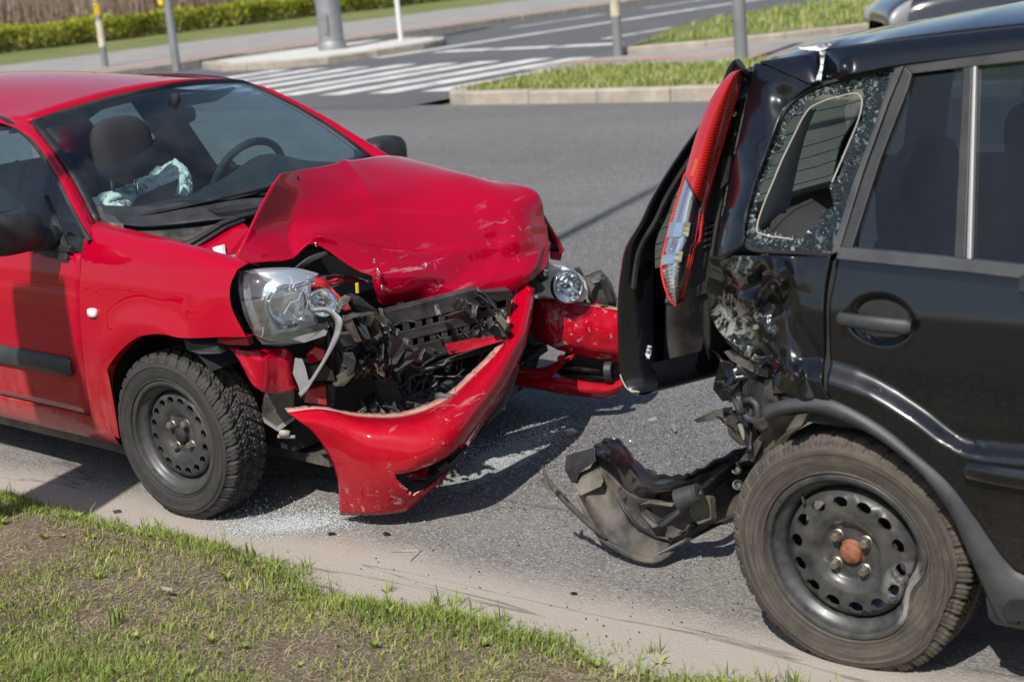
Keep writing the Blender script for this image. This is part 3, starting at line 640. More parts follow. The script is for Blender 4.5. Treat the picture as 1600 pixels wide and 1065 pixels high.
def make_wheel(parent, loc, rz, R, wd, rr, tread, rub, steel, nh, hole_r, hole_c, bent=None, camber=0, flat=0, ns=640, nt=52, spin=0., hubmat='steel_dark', cap='dark_void', dish=1.0):
    w = empty('wheel', loc, rz, parent); w.rotation_euler = (camber, 0, rz)
    hw = wd/2; zg = -loc[2]
    def fixv(p):
        x, y, z = p
        if bent:
            ang, amt, wid = bent; a = math.atan2(z, x); d = (a-ang+math.pi) % (2*math.pi)-math.pi; r = math.hypot(x, z)
            k = math.exp(-(d/wid)**2)*amt*ss(.13, .205, r)*(1-ss(rr+.03, R, r)*.55)*(1 if y < 0 else .4); x -= math.cos(a)*k; z -= math.sin(a)*k; y += .35*k
        lim = zg+.002
        if flat and z < lim+flat:
            t = (lim+flat-z)/flat; 
            if z < lim: y += math.copysign(min(.02, (lim-z)*.8), y)*(1 if abs(y) > hw*.4 else 0); z = lim + .0005*rnd.random()
        return (x, y, z)
    # tyre
    prof = [(rr+.004, -hw*.80), (rr+.012, -hw*.93), (rr+.03, -hw*1.0), (rr+.050, -hw*1.03), (rr+(R-rr)*.60, -hw*1.03), (R-.036, -hw*1.005), (R-.029, -hw*.985)]
    side = cr(prof, 14); G = []
    def ring(r, y, fn=None): return [fixv((math.cos(t)*(r-(fn(t) if fn else 0)), y, math.sin(t)*(r-(fn(t) if fn else 0)))) for t in np.linspace(0, 2*math.pi, ns, endpoint=False)]
    for i, (r, y) in enumerate(side): G.append(ring(r, y, (lambda t: .0022*(1-ss(.05, .2, abs(math.sin(t*20))))) if i > 12 else None))
    for s in np.linspace(-1, 1, nt):
        r = R - .005*abs(s)**3 - .024*ss(.74, 1, abs(s))**1.5; G.append(ring(r, s*hw*(.90+.075*abs(s)**2), lambda t: .0095*tread(t, s)*(1 if abs(s) < .985 else .3)))
    for r, y in side[::-1]: G.append(ring(r, -y))
    mb = MB(); mb.grid(G, closeu=True, flip=True); ty = mb.build('tyre', M[rub], w, smooth=35)
    # raised rings on the sidewall
    mb = MB()
    for r, yy in ((rr+.014, -hw*.955), (rr+(R-rr)*.58, -hw*1.026)):
        mb.grid([[fixv((math.cos(t)*q, yy-dy, math.sin(t)*q)) for t in np.linspace(0, 2*math.pi, 96, endpoint=False)] for q, dy in ((r-.003, 0), (r-.0015, .0025), (r+.0015, .0025), (r+.003, 0))], closeu=True, flip=True)
    mb.build('sidewall_ridge', M[rub], ty)
    # rim: flange, barrel, drop
    mb = MB(); pr = [(rr-.012, -hw*.74), (rr+.006, -hw*.86), (rr+.009, -hw*.92), (rr+.004, -hw*.955), (rr-.006, -hw*.93), (rr-.010, -hw*.80), (rr-.018, -hw*.70), (rr-.030, -hw*.58), (rr-.034, -hw*.35), (rr-.036, -hw*.1), (rr-.040, hw*.4)]
    pr = cr(pr, 26); mb.grid([[fixv((math.cos(t)*r, y, math.sin(t)*r)) for t in np.linspace(0, 2*math.pi, 120, endpoint=False)] for r, y in pr], closeu=True); rim = mb.build('rim', M[steel], w)
    # disc with holes; y as a function of radius (dished)
    def dy(r):
        k = r/(rr-.035); pts = [(0, -.40), (.21, -.40), (.40, -.41), (.50, -.55), (.58, -.60), (.88, -.58), (.95, -.52), (1.0, -.25)]
        for (a, b), (c, d) in zip(pts[:-1], pts[1:]):
            if k <= c: return dish*hw*(b+(d-b)*ss(a, c, k))
        return -hw*.25*dish
    mb = MB(); ro = rr-.036; r1, r2 = hole_c-hole_r*1.45, min(ro-.002, hole_c+hole_r*1.45); K = nh*8
    def pol(r, t): return fixv((math.cos(t)*r, dy(r), math.sin(t)*r))
    ang = np.linspace(0, 2*math.pi, K, endpoint=False)+spin
    mb.grid([[pol(r, t) for t in ang] for r in np.linspace(.034, r1, 14)], closeu=True, flip=True)
    mb.grid([[pol(r, t) for t in ang] for r in np.linspace(r2, ro+.004, 5)], closeu=True, flip=True)
    for h in range(nh):
        tc = spin+2*math.pi*(h+.5)/nh; B = []
        half = math.pi/nh
        for i in range(8): B.append((r1, tc-half+2*half*i/8))
        for i in range(4): B.append((r1+(r2-r1)*i/4, tc+half))
        for i in range(8): B.append((r2, tc+half-2*half*i/8))
        for i in range(4): B.append((r2-(r2-r1)*i/4, tc-half))
        outer = [pol(r, t) for r, t in B]; C = []; C2 = []
        for r, t in B:
            dx, dz = r-hole_c, (t-tc)*hole_c*1.35; a = math.atan2(dz, dx); rr_, tt = hole_c+hole_r*.80*math.cos(a), tc+hole_r*math.sin(a)/hole_c
            q = pol(rr_, tt); C.append(q); C2.append((q[0], q[1]+.012, q[2]))
        mb.grid([outer, C, C2], closeu=True, flip=True)
    disc = mb.build('disc', M[steel], rim, merge=.0004, smooth=60)
    # hub and bolts
    mb = MB(); hy = dy(.03); mb.lathe([(.0345, -hy-.004), (.030, -hy-.001), (.0275, -hy+.004), (.0265, -hy+.012), (.019, -hy+.018), (.001, -hy+.020)], 24); mb.build('hub_cap', M[cap], w)
    for b in range(4):
        a = spin+.6+b*math.pi/2; bx, bz = .052*math.cos(a), .052*math.sin(a); by = -dy(.05)
        m2 = MB(); m2.lathe([(.0155, by-.006), (.0155, by+.003), (.0130, by+.005)], 16, O=(bx, 0, bz)); m2.lathe([(.0120, by), (.0120, by+.020), (.0095, by+.024), (.001, by+.024)], 6, O=(bx, 0, bz)); m2.build('wheel_bolt', M['bolt_steel'], w, smooth=30)
    m2 = MB(); a = spin+2.2; m2.tube([((rr-.025)*math.cos(a), -hw*.62, (rr-.025)*math.sin(a)), ((rr-.045)*math.cos(a), -hw*.80, (rr-.045)*math.sin(a))], .004, 8); m2.build('valve', M['black_plastic'], rim)
    # back side: brake drum so that the holes look onto metal, not through
    m2 = MB(); m2.lathe([(.001, .0), (.125, .0), (.13, -.01), (.13, -.06), (.001, -.06)], 32); m2.build('brake_drum', M[hubmat], w)
    return w
# ================================================================== the red hatchback (x forward, y left, z up, origin under the front axle)
XR, YR, AR = CARS['R']
red = empty('red_hatchback', (XR, YR, 0), -AR)
tag(red, 'red hatchback with crumpled bonnet and torn front bumper', 'car')
def R(u, v=None, y=None):
    if y is None: (u, v), y = u, v
    return P(u, v, 1, y, 'R')
def RX(u, v, x): return P(u, v, 0, x, 'R')
def RZ(u, v, z): return P(u, v, 2, z, 'R')
def lerp_tab(x, xs, ys): return float(np.interp(x, xs, ys))
def ysR(x, z):
    y = lerp_tab(z, [.10, .15, .20, .26, .33, .45, .57, .68, .80, .88, .93, .97, 1.0], [.68, .735, .772, .79, .802, .812, .818, .812, .797, .777, .752, .705, .64])
    if x > .05: y -= .36*(x-.05)**2
    if x < -2.3: y -= .10*(x+2.3)**2
    return y
def onside(u, v, f=ysR, c='R'):
    y = -.78
    for _ in range(14):
        p = P(u, v, 1, y, c); y = .5*y + .5*(-f(p[0], p[2]))
    return P(u, v, 1, y, c)
def crpx(pts, n): return cr(pts, n)
# ---- right front wing
Tpx = [(137, 355), (139, 356), (143, 357), (148, 358.5), (156, 361), (168, 364), (190, 369), (222, 377), (262, 388), (303, 399), (340, 411), (371, 421)]
Bpx = [(142, 650), (163, 668), (186, 684), (176, 662), (165.5, 622), (168, 580), (188, 549), (218, 526), (255, 520.5), (286, 527), (332, 527), (385, 526)]
def wing():
    n = 56; T = cr(Tpx, n); B = cr(Bpx, n); rows = []
    sh = [(137, 355), (130, 385), (125, 439), (124, 470), (128, 534), (142, 650)]; fr = [(371, 421), (361, 448), (364, 483), (385, 526)]; m = 22
    L = cr(sh, m); Rr = cr(fr, m); ts = np.linspace(0, 1, m); G = []
    for i, t in enumerate(ts):
        row = []
        for j in range(n):
            s = j/(n-1); lin = T[j]*(1-t)+B[j]*t
            dl = L[i]-(T[0]*(1-t)+B[0]*t); dr = Rr[i]-(T[-1]*(1-t)+B[-1]*t)
            q = lin + dl*(1-s)**3 + dr*s**3; p = onside(*q)
            # soft swelling over the arch, creases from the blow
            p[1] -= .012*ss(.72, .60, 0)*0
            k = math.hypot(p[0], p[2]-.30); p[1] -= .010*math.exp(-((k-.37)/.05)**2)*ss(.33, .45, p[2])
            p[1] += .006*mnoise.noise((p[0]*9, p[2]*7, 1))*ss(.0, .3, p[0])
            row.append(p)
        G.append(row)
    top = [[p[0], p[1]+.05, p[2]+.012] for p in G[0]]; lip = [[p[0], p[1]+.035, p[2]] for p in G[-1]]
    mb = MB(); mb.grid([[[p[0], p[1]+.10, p[2]-.01] for p in G[0]], top] + G); mb.build('front_wing', M['red_paint'], red, smooth=60)
    mb = MB(); mb.grid([G[-1], lip]); mb.build('arch_lip', M['red_paint'], red, smooth=60)
    return G
wingG = wing()
# wheel-house liner
mb = MB()
arcp = [(.335*math.cos(a), .31+.335*math.sin(a)) for a in np.linspace(.75, math.pi+.6, 30)]
mb.grid([[(x, y, z) for x, z in arcp] for y in (-.765, -.70, -.60, -.50)]); mb.grid([[(x, -.50, z), ] for x, z in arcp] and [[(x*.02, -.5, .31+(z-.31)*.02) for x, z in arcp], [(x, -.50, z) for x, z in arcp]])
mb.build('wheel_liner', M['dark_void'], red)
mb.mirror().build('wheel_liner', M['dark_void'], red)
# repeater lamp on the wing
p = onside(146, 488); mb = MB(); mb.blob((p[0], p[1]-.004, p[2]), (.024, .012, .016), 3, R=Matrix.Rotation(0, 3, 'Z')); mb.build('side_repeater', M['white_lens'], red)
# ---- right door, sill, rear quarter; the far side is their mirror image
shx = [onside(*q) for q in [(137, 355), (130, 385), (125, 439), (124, 470), (128, 534), (142, 650)]]
def xfront(z): return lerp_tab(z, [p[2] for p in shx[::-1]], [p[0] for p in shx[::-1]])
def zbelt(x): return .925-.03*0 - .012*(x+.4)
def sidepanel(x0, x1, zt, zb, n, m, f=ysR):
    G = []
    for t in np.linspace(0, 1, m):
        row = []
        for s in np.linspace(0, 1, n):
            xa = x0; xb = x1
            z0 = zb if not callable(zb) else zb(xa+(xb-xa)*s)
            z1 = zt if not callable(zt) else zt(xa+(xb-xa)*s)
            z = z1+(z0-z1)*t; xe = xb if not callable(xb) else xb(z); x = xa+(xe-xa)*s
            row.append((x, -f(x, z), z))
        G.append(row)
    return G
G = []
for t in np.linspace(0, 1, 26):
    row = []
    for s in np.linspace(0, 1, 30):
        z = .885+(.315-.885)*t; xe = xfront(z)-.007; x = -1.62+(xe+1.62)*s; z2 = z-.014*(x+.45)*(-1)*0
        y = -ysR(x, z) + .004*math.exp(-((z-.775)/.012)**2)
        row.append((x, y, z))
    G.append(row)
mb = MB(); mb.grid(G); d_r = mb.build('door', M['red_paint'], red, smooth=60, solid=.02, off=1)
d_l = mb.mirror().build('door', M['red_paint'], red, smooth=60, solid=.02, off=1)
mb = MB(); mb.grid([[(x, -ysR(x, z)+.02, z) for x in np.linspace(-1.66, -.35, 12)] for z in np.linspace(.93, .28, 10)]); mb.build('door_aperture', M['dark_void'], red); mb.mirror().build('door_aperture', M['dark_void'], red)
# sill and its black pinch flange
mb = MB(); mb.grid([[(x, -ysR(x, z)+dy, z) for x in np.linspace(-2.15, -.33, 24)] for z, dy in ((.308, .012), (.302, 0), (.27, -.002), (.235, .0), (.21, .006), (.195, .02), (.19, .05))]); mb.build('sill', M['red_paint'], red, smooth=50); mb.mirror().build('sill', M['red_paint'], red, smooth=50)
mb = MB(); mb.grid([[(x, yy, z) for x in np.linspace(-2.2, -.27, 30)] for yy, z in ((-.73, .20), (-.725, .155+.0), (-.715, .15), (-.70, .20))]); mb.build('sill_flange', M['dusty_plastic'], red, smooth=0); mb.mirror().build('sill_flange', M['dusty_plastic'], red, smooth=0)
# door moulding
e = R(107, 576, -.835); xm = e[0]; zm = e[2]
mb = MB(); path = [(x, -ysR(x, zm)-.006, zm+.0*(x-xm)) for x in np.linspace(-1.58, xm-.02, 12)]+[(xm-.005, -ysR(xm, zm)-.002, zm)]
mb.tube(path, [.036]*12+[.024], 14, flat=.42, up=(0, 0, 1)); mb.build('side_moulding', M['grey_plastic'], d_r); mb.mirror().build('side_moulding', M['grey_plastic'], d_l)
# rear quarter with arch, tail panel
def arch(x): 
    d = .34**2-(x+2.472)**2; return max(.24, .30+math.sqrt(d)) if d > 0 else .24
mb = MB(); mb.grid([[(x, -ysR(x, z), z) for x, z in zip(np.linspace(-1.63, -3.02, 50), [.90+(arch(x)-.90)*t for x in np.linspace(-1.63, -3.02, 50)])] for t in np.linspace(0, 1, 14)]); mb.build('rear_quarter', M['red_paint'], red, solid=.02, off=1); mb.mirror().build('rear_quarter', M['red_paint'], red, solid=.02, off=1)
mb = MB(); mb.grid([[(-3.02-.10*(1-(y/.76)**2), y, z) for y in np.linspace(-.765, .765, 20)] for z in (.28, .45, .6, .75, .92)]); mb.build('tailgate', M['red_paint'], red, solid=.03)
# ---- greenhouse
yg = lambda z: .775-(z-.90)*.545
BR, TR, TL, BL = R(150, 352, -.67), R(46, 191, -.535), R(381, 128, .535), R(577, 243, .655)
def quadpatch(a, b, c, d, nu, nv, bow):   # a bottom right, b bottom left, c top right, d top left
    G = []
    for t in np.linspace(0, 1, nv):
        row = []
        for s in np.linspace(0, 1, nu):
            p = (a*(1-s)+b*s)*(1-t)+(c*(1-s)+d*s)*t; k = 1-(2*s-1)**2
            p = p + np.array([bow[0]*(1-t)+bow[1]*t, 0, bow[2]*(1-t)+bow[3]*t])*k + np.array([.02, 0, .02])*math.sin(math.pi*t)
            row.append(p)
        G.append(row)
    return G
WS = quadpatch(BR, BL, TR, TL, 25, 13, (.13, .05, -.0, .045))
mb = MB(); mb.grid(WS); ws = mb.build('windscreen', M['windscreen_glass'], red, smooth=180)
# black band and seal round the screen
mb = MB()
per = [WS[0][j] for j in range(25)]+[WS[i][-1] for i in range(1, 13)]+[WS[-1][j] for j in range(23, -1, -1)]+[WS[i][0] for i in range(11, 0, -1)]
cen = np.mean(per, 0)
mb.grid([[p+(np.array([.006, 0, .006])) for p in per+[per[0]]], [p+(cen-p)*.055+np.array([.004, 0, .004]) for p in per+[per[0]]]]); mb.build('screen_seal', M['black_plastic'], red, smooth=180, solid=.006)
# roof: patch between the screen's top edge and the tail
xs_r = np.linspace(0, 1, 18); top = WS[-1]
G = []
for t in xs_r:
    row = []
    for j in range(25):
        s = j/24; yy = -.555+1.11*s; f = top[j]; k = abs(2*s-1)
        xe = -2.78+.06*k**2; x = f[0]+(xe-f[0])*t
        crown = .085*math.sin(math.pi*min(1, t*.62+.02))-.02*t - .035*k**3*ss(0, .25, t); z = f[2]+crown*(1-.25*k**2)
        row.append((x, f[1]*(1+.05*ss(0, .3, t)), z+.004))
    G.append(row)
mb = MB(); mb.grid(G); mb.build('roof', M['red_paint'], red, smooth=60, solid=.02)
roofG = G
# A pillars, side rails, windows
def pillar_side(sg):
    b, t = (BR, TR) if sg < 0 else (BL, TL)
    off = np.array([0, sg*.001, 0])
    edge = [b+(t-b)*k + np.array([.02, 0, .02])*math.sin(math.pi*k) for k in np.linspace(0, 1, 10)]
    rail = [np.array(roofG[i][0 if sg < 0 else -1]) for i in range(0, 18)]
    inner = edge+rail[1:]
    # outer edge: the window opening
    po = [(-.335, .93), (-.47, 1.01), (-.62, 1.105), (-.80, 1.205), (-.98, 1.275), (-1.2, 1.325), (-1.6, 1.345), (-2.1, 1.33), (-2.55, 1.27), (-2.78, 1.20)] if sg < 0 else [(-.345, .95), (-.48, 1.03), (-.63, 1.125), (-.81, 1.225), (-1.0, 1.295), (-1.2, 1.34), (-1.6, 1.36), (-2.1, 1.345), (-2.55, 1.285), (-2.78, 1.215)]
    n = 40; po = cr(po, n); inn = cr(inner, n); G = []
    for q, i in zip(po, inn):
        o = np.array([q[0], sg*yg(q[1]), q[1]]); mid = (o+i)/2 + np.array([.012, sg*.016, .008]); G.append([i, mid, o, o+np.array([0, -sg*.03, 0])])
    mb = MB(); mb.grid(np.array([cr(r, 8) for r in G]).transpose(1, 0, 2), flip=sg < 0); mb.build('window_frame', M['red_paint'], red, smooth=60)
    mb = MB(); mb.tube([r[2]+np.array([0, sg*.002, -.004]) for r in G], .010, 6); mb.build('window_seal', M['black_plastic'], red)
    # glass panes with a B pillar between
    belt = lambda x: .905
    gl = MB(); 
    for xa, xb in ((-.36, -1.66), (-1.76, -2.40)):
        xs = np.linspace(xa, xb, 16); zt = [float(np.interp(-x, -po[:, 0], po[:, 1]))-.004 for x in xs]
        m = MB(); m.grid([[(x, sg*(yg(.90+(z-.90)*t)-.012), .90+(z-.90)*t) for x, z in zip(xs, zt)] for t in np.linspace(0, 1, 6)]); m.build('side_window', M['car_glass'], red, smooth=180)
    m = MB(); m.grid([[(x+dx, sg*(yg(z)-.004), z) for x in (-1.60, -1.76)] for z, dx in ((.89, .0), (1.1, -.06), (1.345, -.12))]); m.build('door_pillar', M['black_plastic'], red, solid=.03)
    m = MB(); m.grid([[(x, sg*(yg(z)-.002), z) for x in (-2.38, -2.6, -3.0)] for z in (.88, 1.05, 1.27)]); m.build('rear_pillar', M['red_paint'], red, solid=.03)
    m = MB(); m.tube([(x, sg*(yg(.895)+.001), .897) for x in np.linspace(-.42, -2.4, 10)], .013, 6); m.build('belt_strip', M['black_plastic'], red)
pillar_side(-1); pillar_side(1)
mb = MB(); mb.grid([[(-2.80-.22*(1-t), y*(1+.25*(1-t)), .93+.36*t) for y in np.linspace(-.55, .55, 12)] for t in np.linspace(0, 1, 6)]); mb.build('rear_window', M['car_glass'], red, smooth=180)
# ---- door mirrors
def mirror(sg, c, sail):
    root = empty('door_mirror', (0, 0, 0), 0, red)
    mb = MB(); mb.blob(c, (.075, .115, .073), 3.0, 26, 14, R=Matrix.Rotation(sg*.12, 3, 'Z')); mb.build('mirror_housing', M['black_plastic'], root, smooth=180)
    mb = MB(); mb.grid([[(c[0]-.078, c[1]+a*.09, c[2]+b*.052) for a in (-1, 1)] for b in (-1, 1)]); mb.build('mirror_glass', M['chrome'], root, solid=.004)
    mb = MB(); mb.tube([(c[0], c[1]-sg*.08, c[2]-.04), (c[0]+.02, c[1]-sg*.14, c[2]-.045), (sail[0], sail[1], sail[2])], [.045, .04, .045], 12, flat=.7); mb.build('mirror_arm', M['black_plastic'], root, smooth=180)
    return root
mR = mirror(-1, R(14, 364, -.935), R(84, 372, -.77))
mb = MB(); S = [onside(*q, f=lambda x, z: yg(z)+.004) for q in [(68, 305), (84, 345), (104, 398), (102, 407), (72, 402), (58, 395), (64, 350)]]; mb.prism(S, (0, .02, 0)); mb.build('mirror_base', M['black_plastic'], mR, smooth=0, bevel=.004)
mL = mirror(1, R(598, 240, .86), R(585, 262, .77))
# ---- scuttle: black cowl under the screen, its torn end, wiper
def slab(name, pts, mat, parent=red, d=(-.012, 0, .004), frame=R, bevel=0, smooth=0):
    mb = MB(); mb.prism([frame(*p) if len(p) == 3 else frame(p[0], p[1]) for p in pts], d); return mb.build(name, M[mat], parent, smooth=smooth, bevel=bevel, fix=True)
def zz(f, *pts): return [(*f(a, b), y) for a, b, y in pts]
rows = [zz(Z1, (425, 622, -.63), (600, 628, -.50), (760, 610, -.38), (900, 605, -.26), (1060, 596, -.12), (1240, 585, .05)),
        zz(Z1, (440, 660, -.64), (600, 668, -.53), (760, 665, -.41), (900, 655, -.30), (1060, 640, -.17), (1240, 625, .0)),
        zz(Z1, (470, 700, -.65), (620, 715, -.55), (740, 708, -.46), (900, 690, -.35), (1060, 672, -.22), (1240, 650, -.05))]
G = surf([[R(*p) for p in r] for r in rows], 40, 10); mb = MB(); mb.grid(G); cowl = mb.build('cowl', M['grey_plastic'], red, smooth=60, solid=.006)
for k in range(13):
    a = Z1(895+k*15, 630+k*-1.0); b = Z1(960+k*15, 660-k*2.2); y = -.27+.012*k; mb = MB(); mb.tube([R(*a, y)+np.array([0, 0, .004]), R(*b, y-.03)+np.array([0, 0, .004])], .0035, 5); mb.build('cowl_slat', M['black_plastic'], cowl)
rows = [zz(Z1, (520, 715, -.57), (640, 718, -.50), (740, 712, -.43), (880, 695, -.33), (1000, 670, -.24), (1130, 645, -.12)),
        zz(Z1, (560, 745, -.60), (660, 745, -.53), (760, 745, -.46), (890, 725, -.36), (1000, 695, -.27), (1130, 655, -.15)),
        zz(Z1, (600, 770, -.63), (680, 780, -.57), (760, 790, -.51), (880, 760, -.40), (1000, 705, -.30), (1130, 665, -.18))]
G = surf([[R(*p) for p in r] for r in rows], 30, 8); mb = MB(); mb.grid(G); mb.build('bulkhead_tray', M['dusty_plastic'], red, smooth=60, solid=.006)
mb = MB(); mb.tube([R(*Z1(a, b), y) for a, b, y in ((745, 808, -.55), (830, 785, -.50), (900, 745, -.44), (970, 700, -.38), (1060, 668, -.30), (1150, 650, -.22))], .011, 8); mb.tube([R(*Z1(a, b), y) for a, b, y in ((760, 822, -.55), (850, 800, -.50), (925, 755, -.44), (990, 715, -.38), (1070, 685, -.30))], .007, 8); mb.build('bonnet_seal', M['black_plastic'], red)
slab('torn_cowl_end', zz(Z1, (420, 618, -.64), (455, 655, -.645), (500, 665, -.645), (535, 705, -.66), (530, 750, -.67), (500, 720, -.665), (455, 708, -.665), (440, 670, -.66)), 'grey_plastic', d=(-.02, .01, -.01))
slab('torn_foam', zz(Z1, (470, 690, -.655), (540, 700, -.665), (545, 755, -.67), (500, 735, -.67), (450, 735, -.675), (440, 722, -.675)), 'dusty_plastic', d=(-.02, .01, -.01))
mb = MB(); mb.tube([R(*Z1(a, b), y) for a, b, y in ((720, 608, -.33), (860, 603, -.2), (1010, 590, -.06), (1240, 560, .12))], .006, 6); mb.tube([R(*Z1(a, b), y) for a, b, y in ((1015, 580, -.06), (1180, 543, .08), (1300, 520, .2))], .009, 6); mb.build('wiper', M['black_plastic'], red)
# red inner wing and bits beside the bonnet
slab('inner_wing', zz(Z1, (820, 830, -.56), (880, 770, -.45), (960, 720, -.38), (1060, 690, -.30), (1090, 720, -.34), (1010, 880, -.50), (960, 880, -.54)), 'red_paint', d=(-.01, .02, -.05))
slab('inner_wing_flange', zz(Z1, (815, 835, -.58), (890, 815, -.55), (985, 860, -.55), (975, 878, -.57), (900, 848, -.58)), 'red_paint', d=(0, .01, -.02))
slab('hinge', zz(Z1, (820, 828, -.565), (885, 822, -.55), (895, 835, -.555), (830, 845, -.575)), 'grey_plastic', d=(0, .02, -.01)); 
mb = MB(); mb.blob(R(*Z1(842, 818), -.565), (.012, .012, .014)); mb.build('rubber_stop', M['black_plastic'], red)
slab('torn_padding', zz(Z1, (930, 805, -.50), (970, 795, -.49), (978, 850, -.53), (945, 845, -.54), (940, 825, -.52)), 'airbag_cloth', d=(-.01, .02, 0))
slab('foam_block', zz(Z1, (988, 845, -.54), (1030, 835, -.53), (1010, 882, -.56), (985, 878, -.57)), 'grey_trim', d=(-.01, .03, 0))
# ---- cabin: floor, bulkhead, dashboard, wheel, seats, airbag, mirror
cab = MB(); cab.box((-1.6, 0, .24), (2.7, 1.45, .06)); cab.build('floor', M['interior'], red, smooth=0)
cab = MB(); cab.grid([[(-.30, y, z) for y in np.linspace(-.66, .66, 6)] for z in (.2, .5, .88)]); cab.build('bulkhead', M['dark_void'], red, smooth=0)
rowsd = [[(-.40, y, .955-.02*abs(y)) for y in np.linspace(-.62, .62, 9)], [(-.62, y, .965+(.075*math.exp(-((y-.34)/.17)**2))) for y in np.linspace(-.66, .66, 9)], [(-.76, y, .955+(.085*math.exp(-((y-.34)/.17)**2))) for y in np.linspace(-.67, .67, 9)], [(-.82, y, .88+.06*math.exp(-((y-.34)/.17)**2)) for y in np.linspace(-.67, .67, 9)], [(-.80, y, .55) for y in np.linspace(-.67, .67, 9)]]
mb = MB(); mb.grid(surf(rowsd, 40, 24)); mb.build('dashboard', M['interior'], red, smooth=180)
sw = empty('steering_wheel', tuple(R(388, 283, .345)), 0, red)
mb = MB(); tilt = Matrix.Rotation(math.radians(-65), 3, 'Y'); rim = [tilt @ Vector((.18*math.cos(a), .18*math.sin(a), 0)) for a in np.linspace(0, 2*math.pi, 49)]; mb.tube(rim, .016, 10, cap=False); mb.build('rim', M['interior'], sw, smooth=180)
mb = MB(); mb.blob((0, 0, 0), (.07, .07, .03), 2.6, R=tilt); 
for a in (0, 2.4, -2.4): mb.tube([tilt @ Vector((0, 0, 0)), tilt @ Vector((.175*math.sin(a), .175*math.cos(a), 0))], .018, 8, flat=.5)
mb.build('spokes', M['grey_plastic'], sw, smooth=180)
def seat(y, hx=-1.50, name='front_seat'):
    s = empty(name, (0, 0, 0), 0, red)
    prof = [(.52, -1.02, .40), (.50, -1.30, .44), (.47, -1.50, .50), (.48, -1.58, .75), (.46, -1.66, .98), (.36, -1.70, 1.06)]
    mb = MB(); rows = [[(x+.05*(1-k*k), y+w_/2*k, z+.03*k*k) for k in np.linspace(-1, 1, 9)] for w_, x, z in prof]; mb.grid(surf(rows, 17, 30)); mb.build('cushion', M['seat_cloth'], s, smooth=180, solid=.12)
    return s
c = R(192, 232, -.36); s = seat(-.36); mb = MB(); mb.blob((c[0], c[1], c[2]), (.055, .125, .118), 2.8, 24, 16, R=Matrix.Rotation(-.15, 3, 'Y')); mb.build('headrest', M['seat_cloth'], s, smooth=180)
mb = MB(); mb.tube([(c[0]-.02, c[1]-.05, c[2]), (c[0]-.03, c[1]-.05, c[2]-.25)], .007); mb.tube([(c[0]-.02, c[1]+.05, c[2]), (c[0]-.03, c[1]+.05, c[2]-.25)], .007); mb.build('headrest_stay', M['chrome'], s)
s = seat(.36)
for y in (-.4, .4):
    s = empty('rear_seat', (0, 0, 0), 0, red); mb = MB(); mb.grid(surf([[(-2.05, y+k*.33, .45) for k in (-1, 0, 1)], [(-2.4, y+k*.33, .48) for k in (-1, 0, 1)], [(-2.52, y+k*.32, .75) for k in (-1, 0, 1)], [(-2.62, y+k*.30, .98) for k in (-1, 0, 1)]], 9, 20)); mb.build('cushion', M['seat_cloth'], s, smooth=180, solid=.12)
# deployed passenger airbag, slumped across the dash
rows = [zz(Z1, (360, 640, -.60), (470, 590, -.50), (600, 545, -.42), (700, 480, -.36), (770, 452, -.32), (800, 480, -.30)),
        zz(Z1, (400, 690, -.62), (500, 625, -.54), (600, 580, -.48), (700, 530, -.41), (785, 500, -.34), (808, 560, -.31)),
        zz(Z1, (440, 720, -.64), (540, 680, -.58), (600, 640, -.52), (690, 600, -.45), (775, 590, -.37), (790, 610, -.34))]
rows = [[RX(a[0], a[1], -.70-.06*k+.05*math.sin(i*1.7)) for i, a in enumerate(r)] for k, r in zip((1, .2, 0), rows)]
G = surf(rows, 44, 22)
for i in range(22):
    for j in range(44): G[i][j] += np.array([.020*mnoise.noise((i*.55, j*.32, 3)), 0, .012*mnoise.noise((i*.5, j*.5, 7))])
mb = MB(); mb.grid(G); mb.build('airbag', M['airbag_cloth'], red, smooth=180, solid=.03)
mb = MB(); mb.prism([RX(*Z1(*q), -.62) for q in ((572, 625), (600, 585), (690, 545), (785, 503), (770, 560), (755, 605))], (-.012, 0, 0)); mb.build('airbag_flap', M['interior'], red, smooth=0)
c = R(267, 187, .02); rm = empty('interior_mirror', tuple(c), 0, red)
mb = MB(); mb.blob((0, 0, 0), (.018, .118, .036), 4, 24, 12, R=Matrix.Rotation(.12, 3, 'X')); mb.build('mirror_shell', M['interior'], rm, smooth=180)
mb = MB(); mb.tube([(0, .01, .02), (.03, .01, .07), (.035, .01, .10)], .02, 8); mb.build('mirror_stalk', M['interior'], rm, smooth=180)
# roof lining and pillar linings (visible through the screen)
mb = MB(); mb.grid([[(p[0], p[1]*.93, p[2]-.045) for p in r] for r in roofG]); mb.build('roof_lining', M['interior_grey'], red, smooth=180)
mb = MB(); mb.grid([[(x+dx, sgy, z) for x in (-1.48, -1.72)] for sgy, z, dx in ((.70, .6, .05), (.70, .9, 0), (.58, 1.25, -.14), (.54, 1.36, -.18))]); mb.build('pillar_lining', M['interior'], red, solid=.05); mb.mirror().build('pillar_lining', M['interior'], red, solid=.05)
mb = MB(); mb.box((-1.1, -.70, .62), (1.3, .06, .50)); mb.build('door_lining', M['interior'], red, smooth=0); mb = MB(); mb.box((-1.1, .70, .62), (1.3, .06, .50)); mb.build('door_lining', M['interior'], red, smooth=0)
mb = MB(); mb.box((-2.75, 0, .85), (.45, 1.1, .02)); mb.build('parcel_shelf', M['interior'], red, smooth=0)
# sun visors
for y in (-.33, .33):
    mb = MB(); mb.box((-1.12, y, 1.275), (.15, .34, .014), Matrix.Rotation(-.35, 3, 'Y')); mb.build('sun_visor', M['grey_trim'], red, smooth=0, bevel=.008)
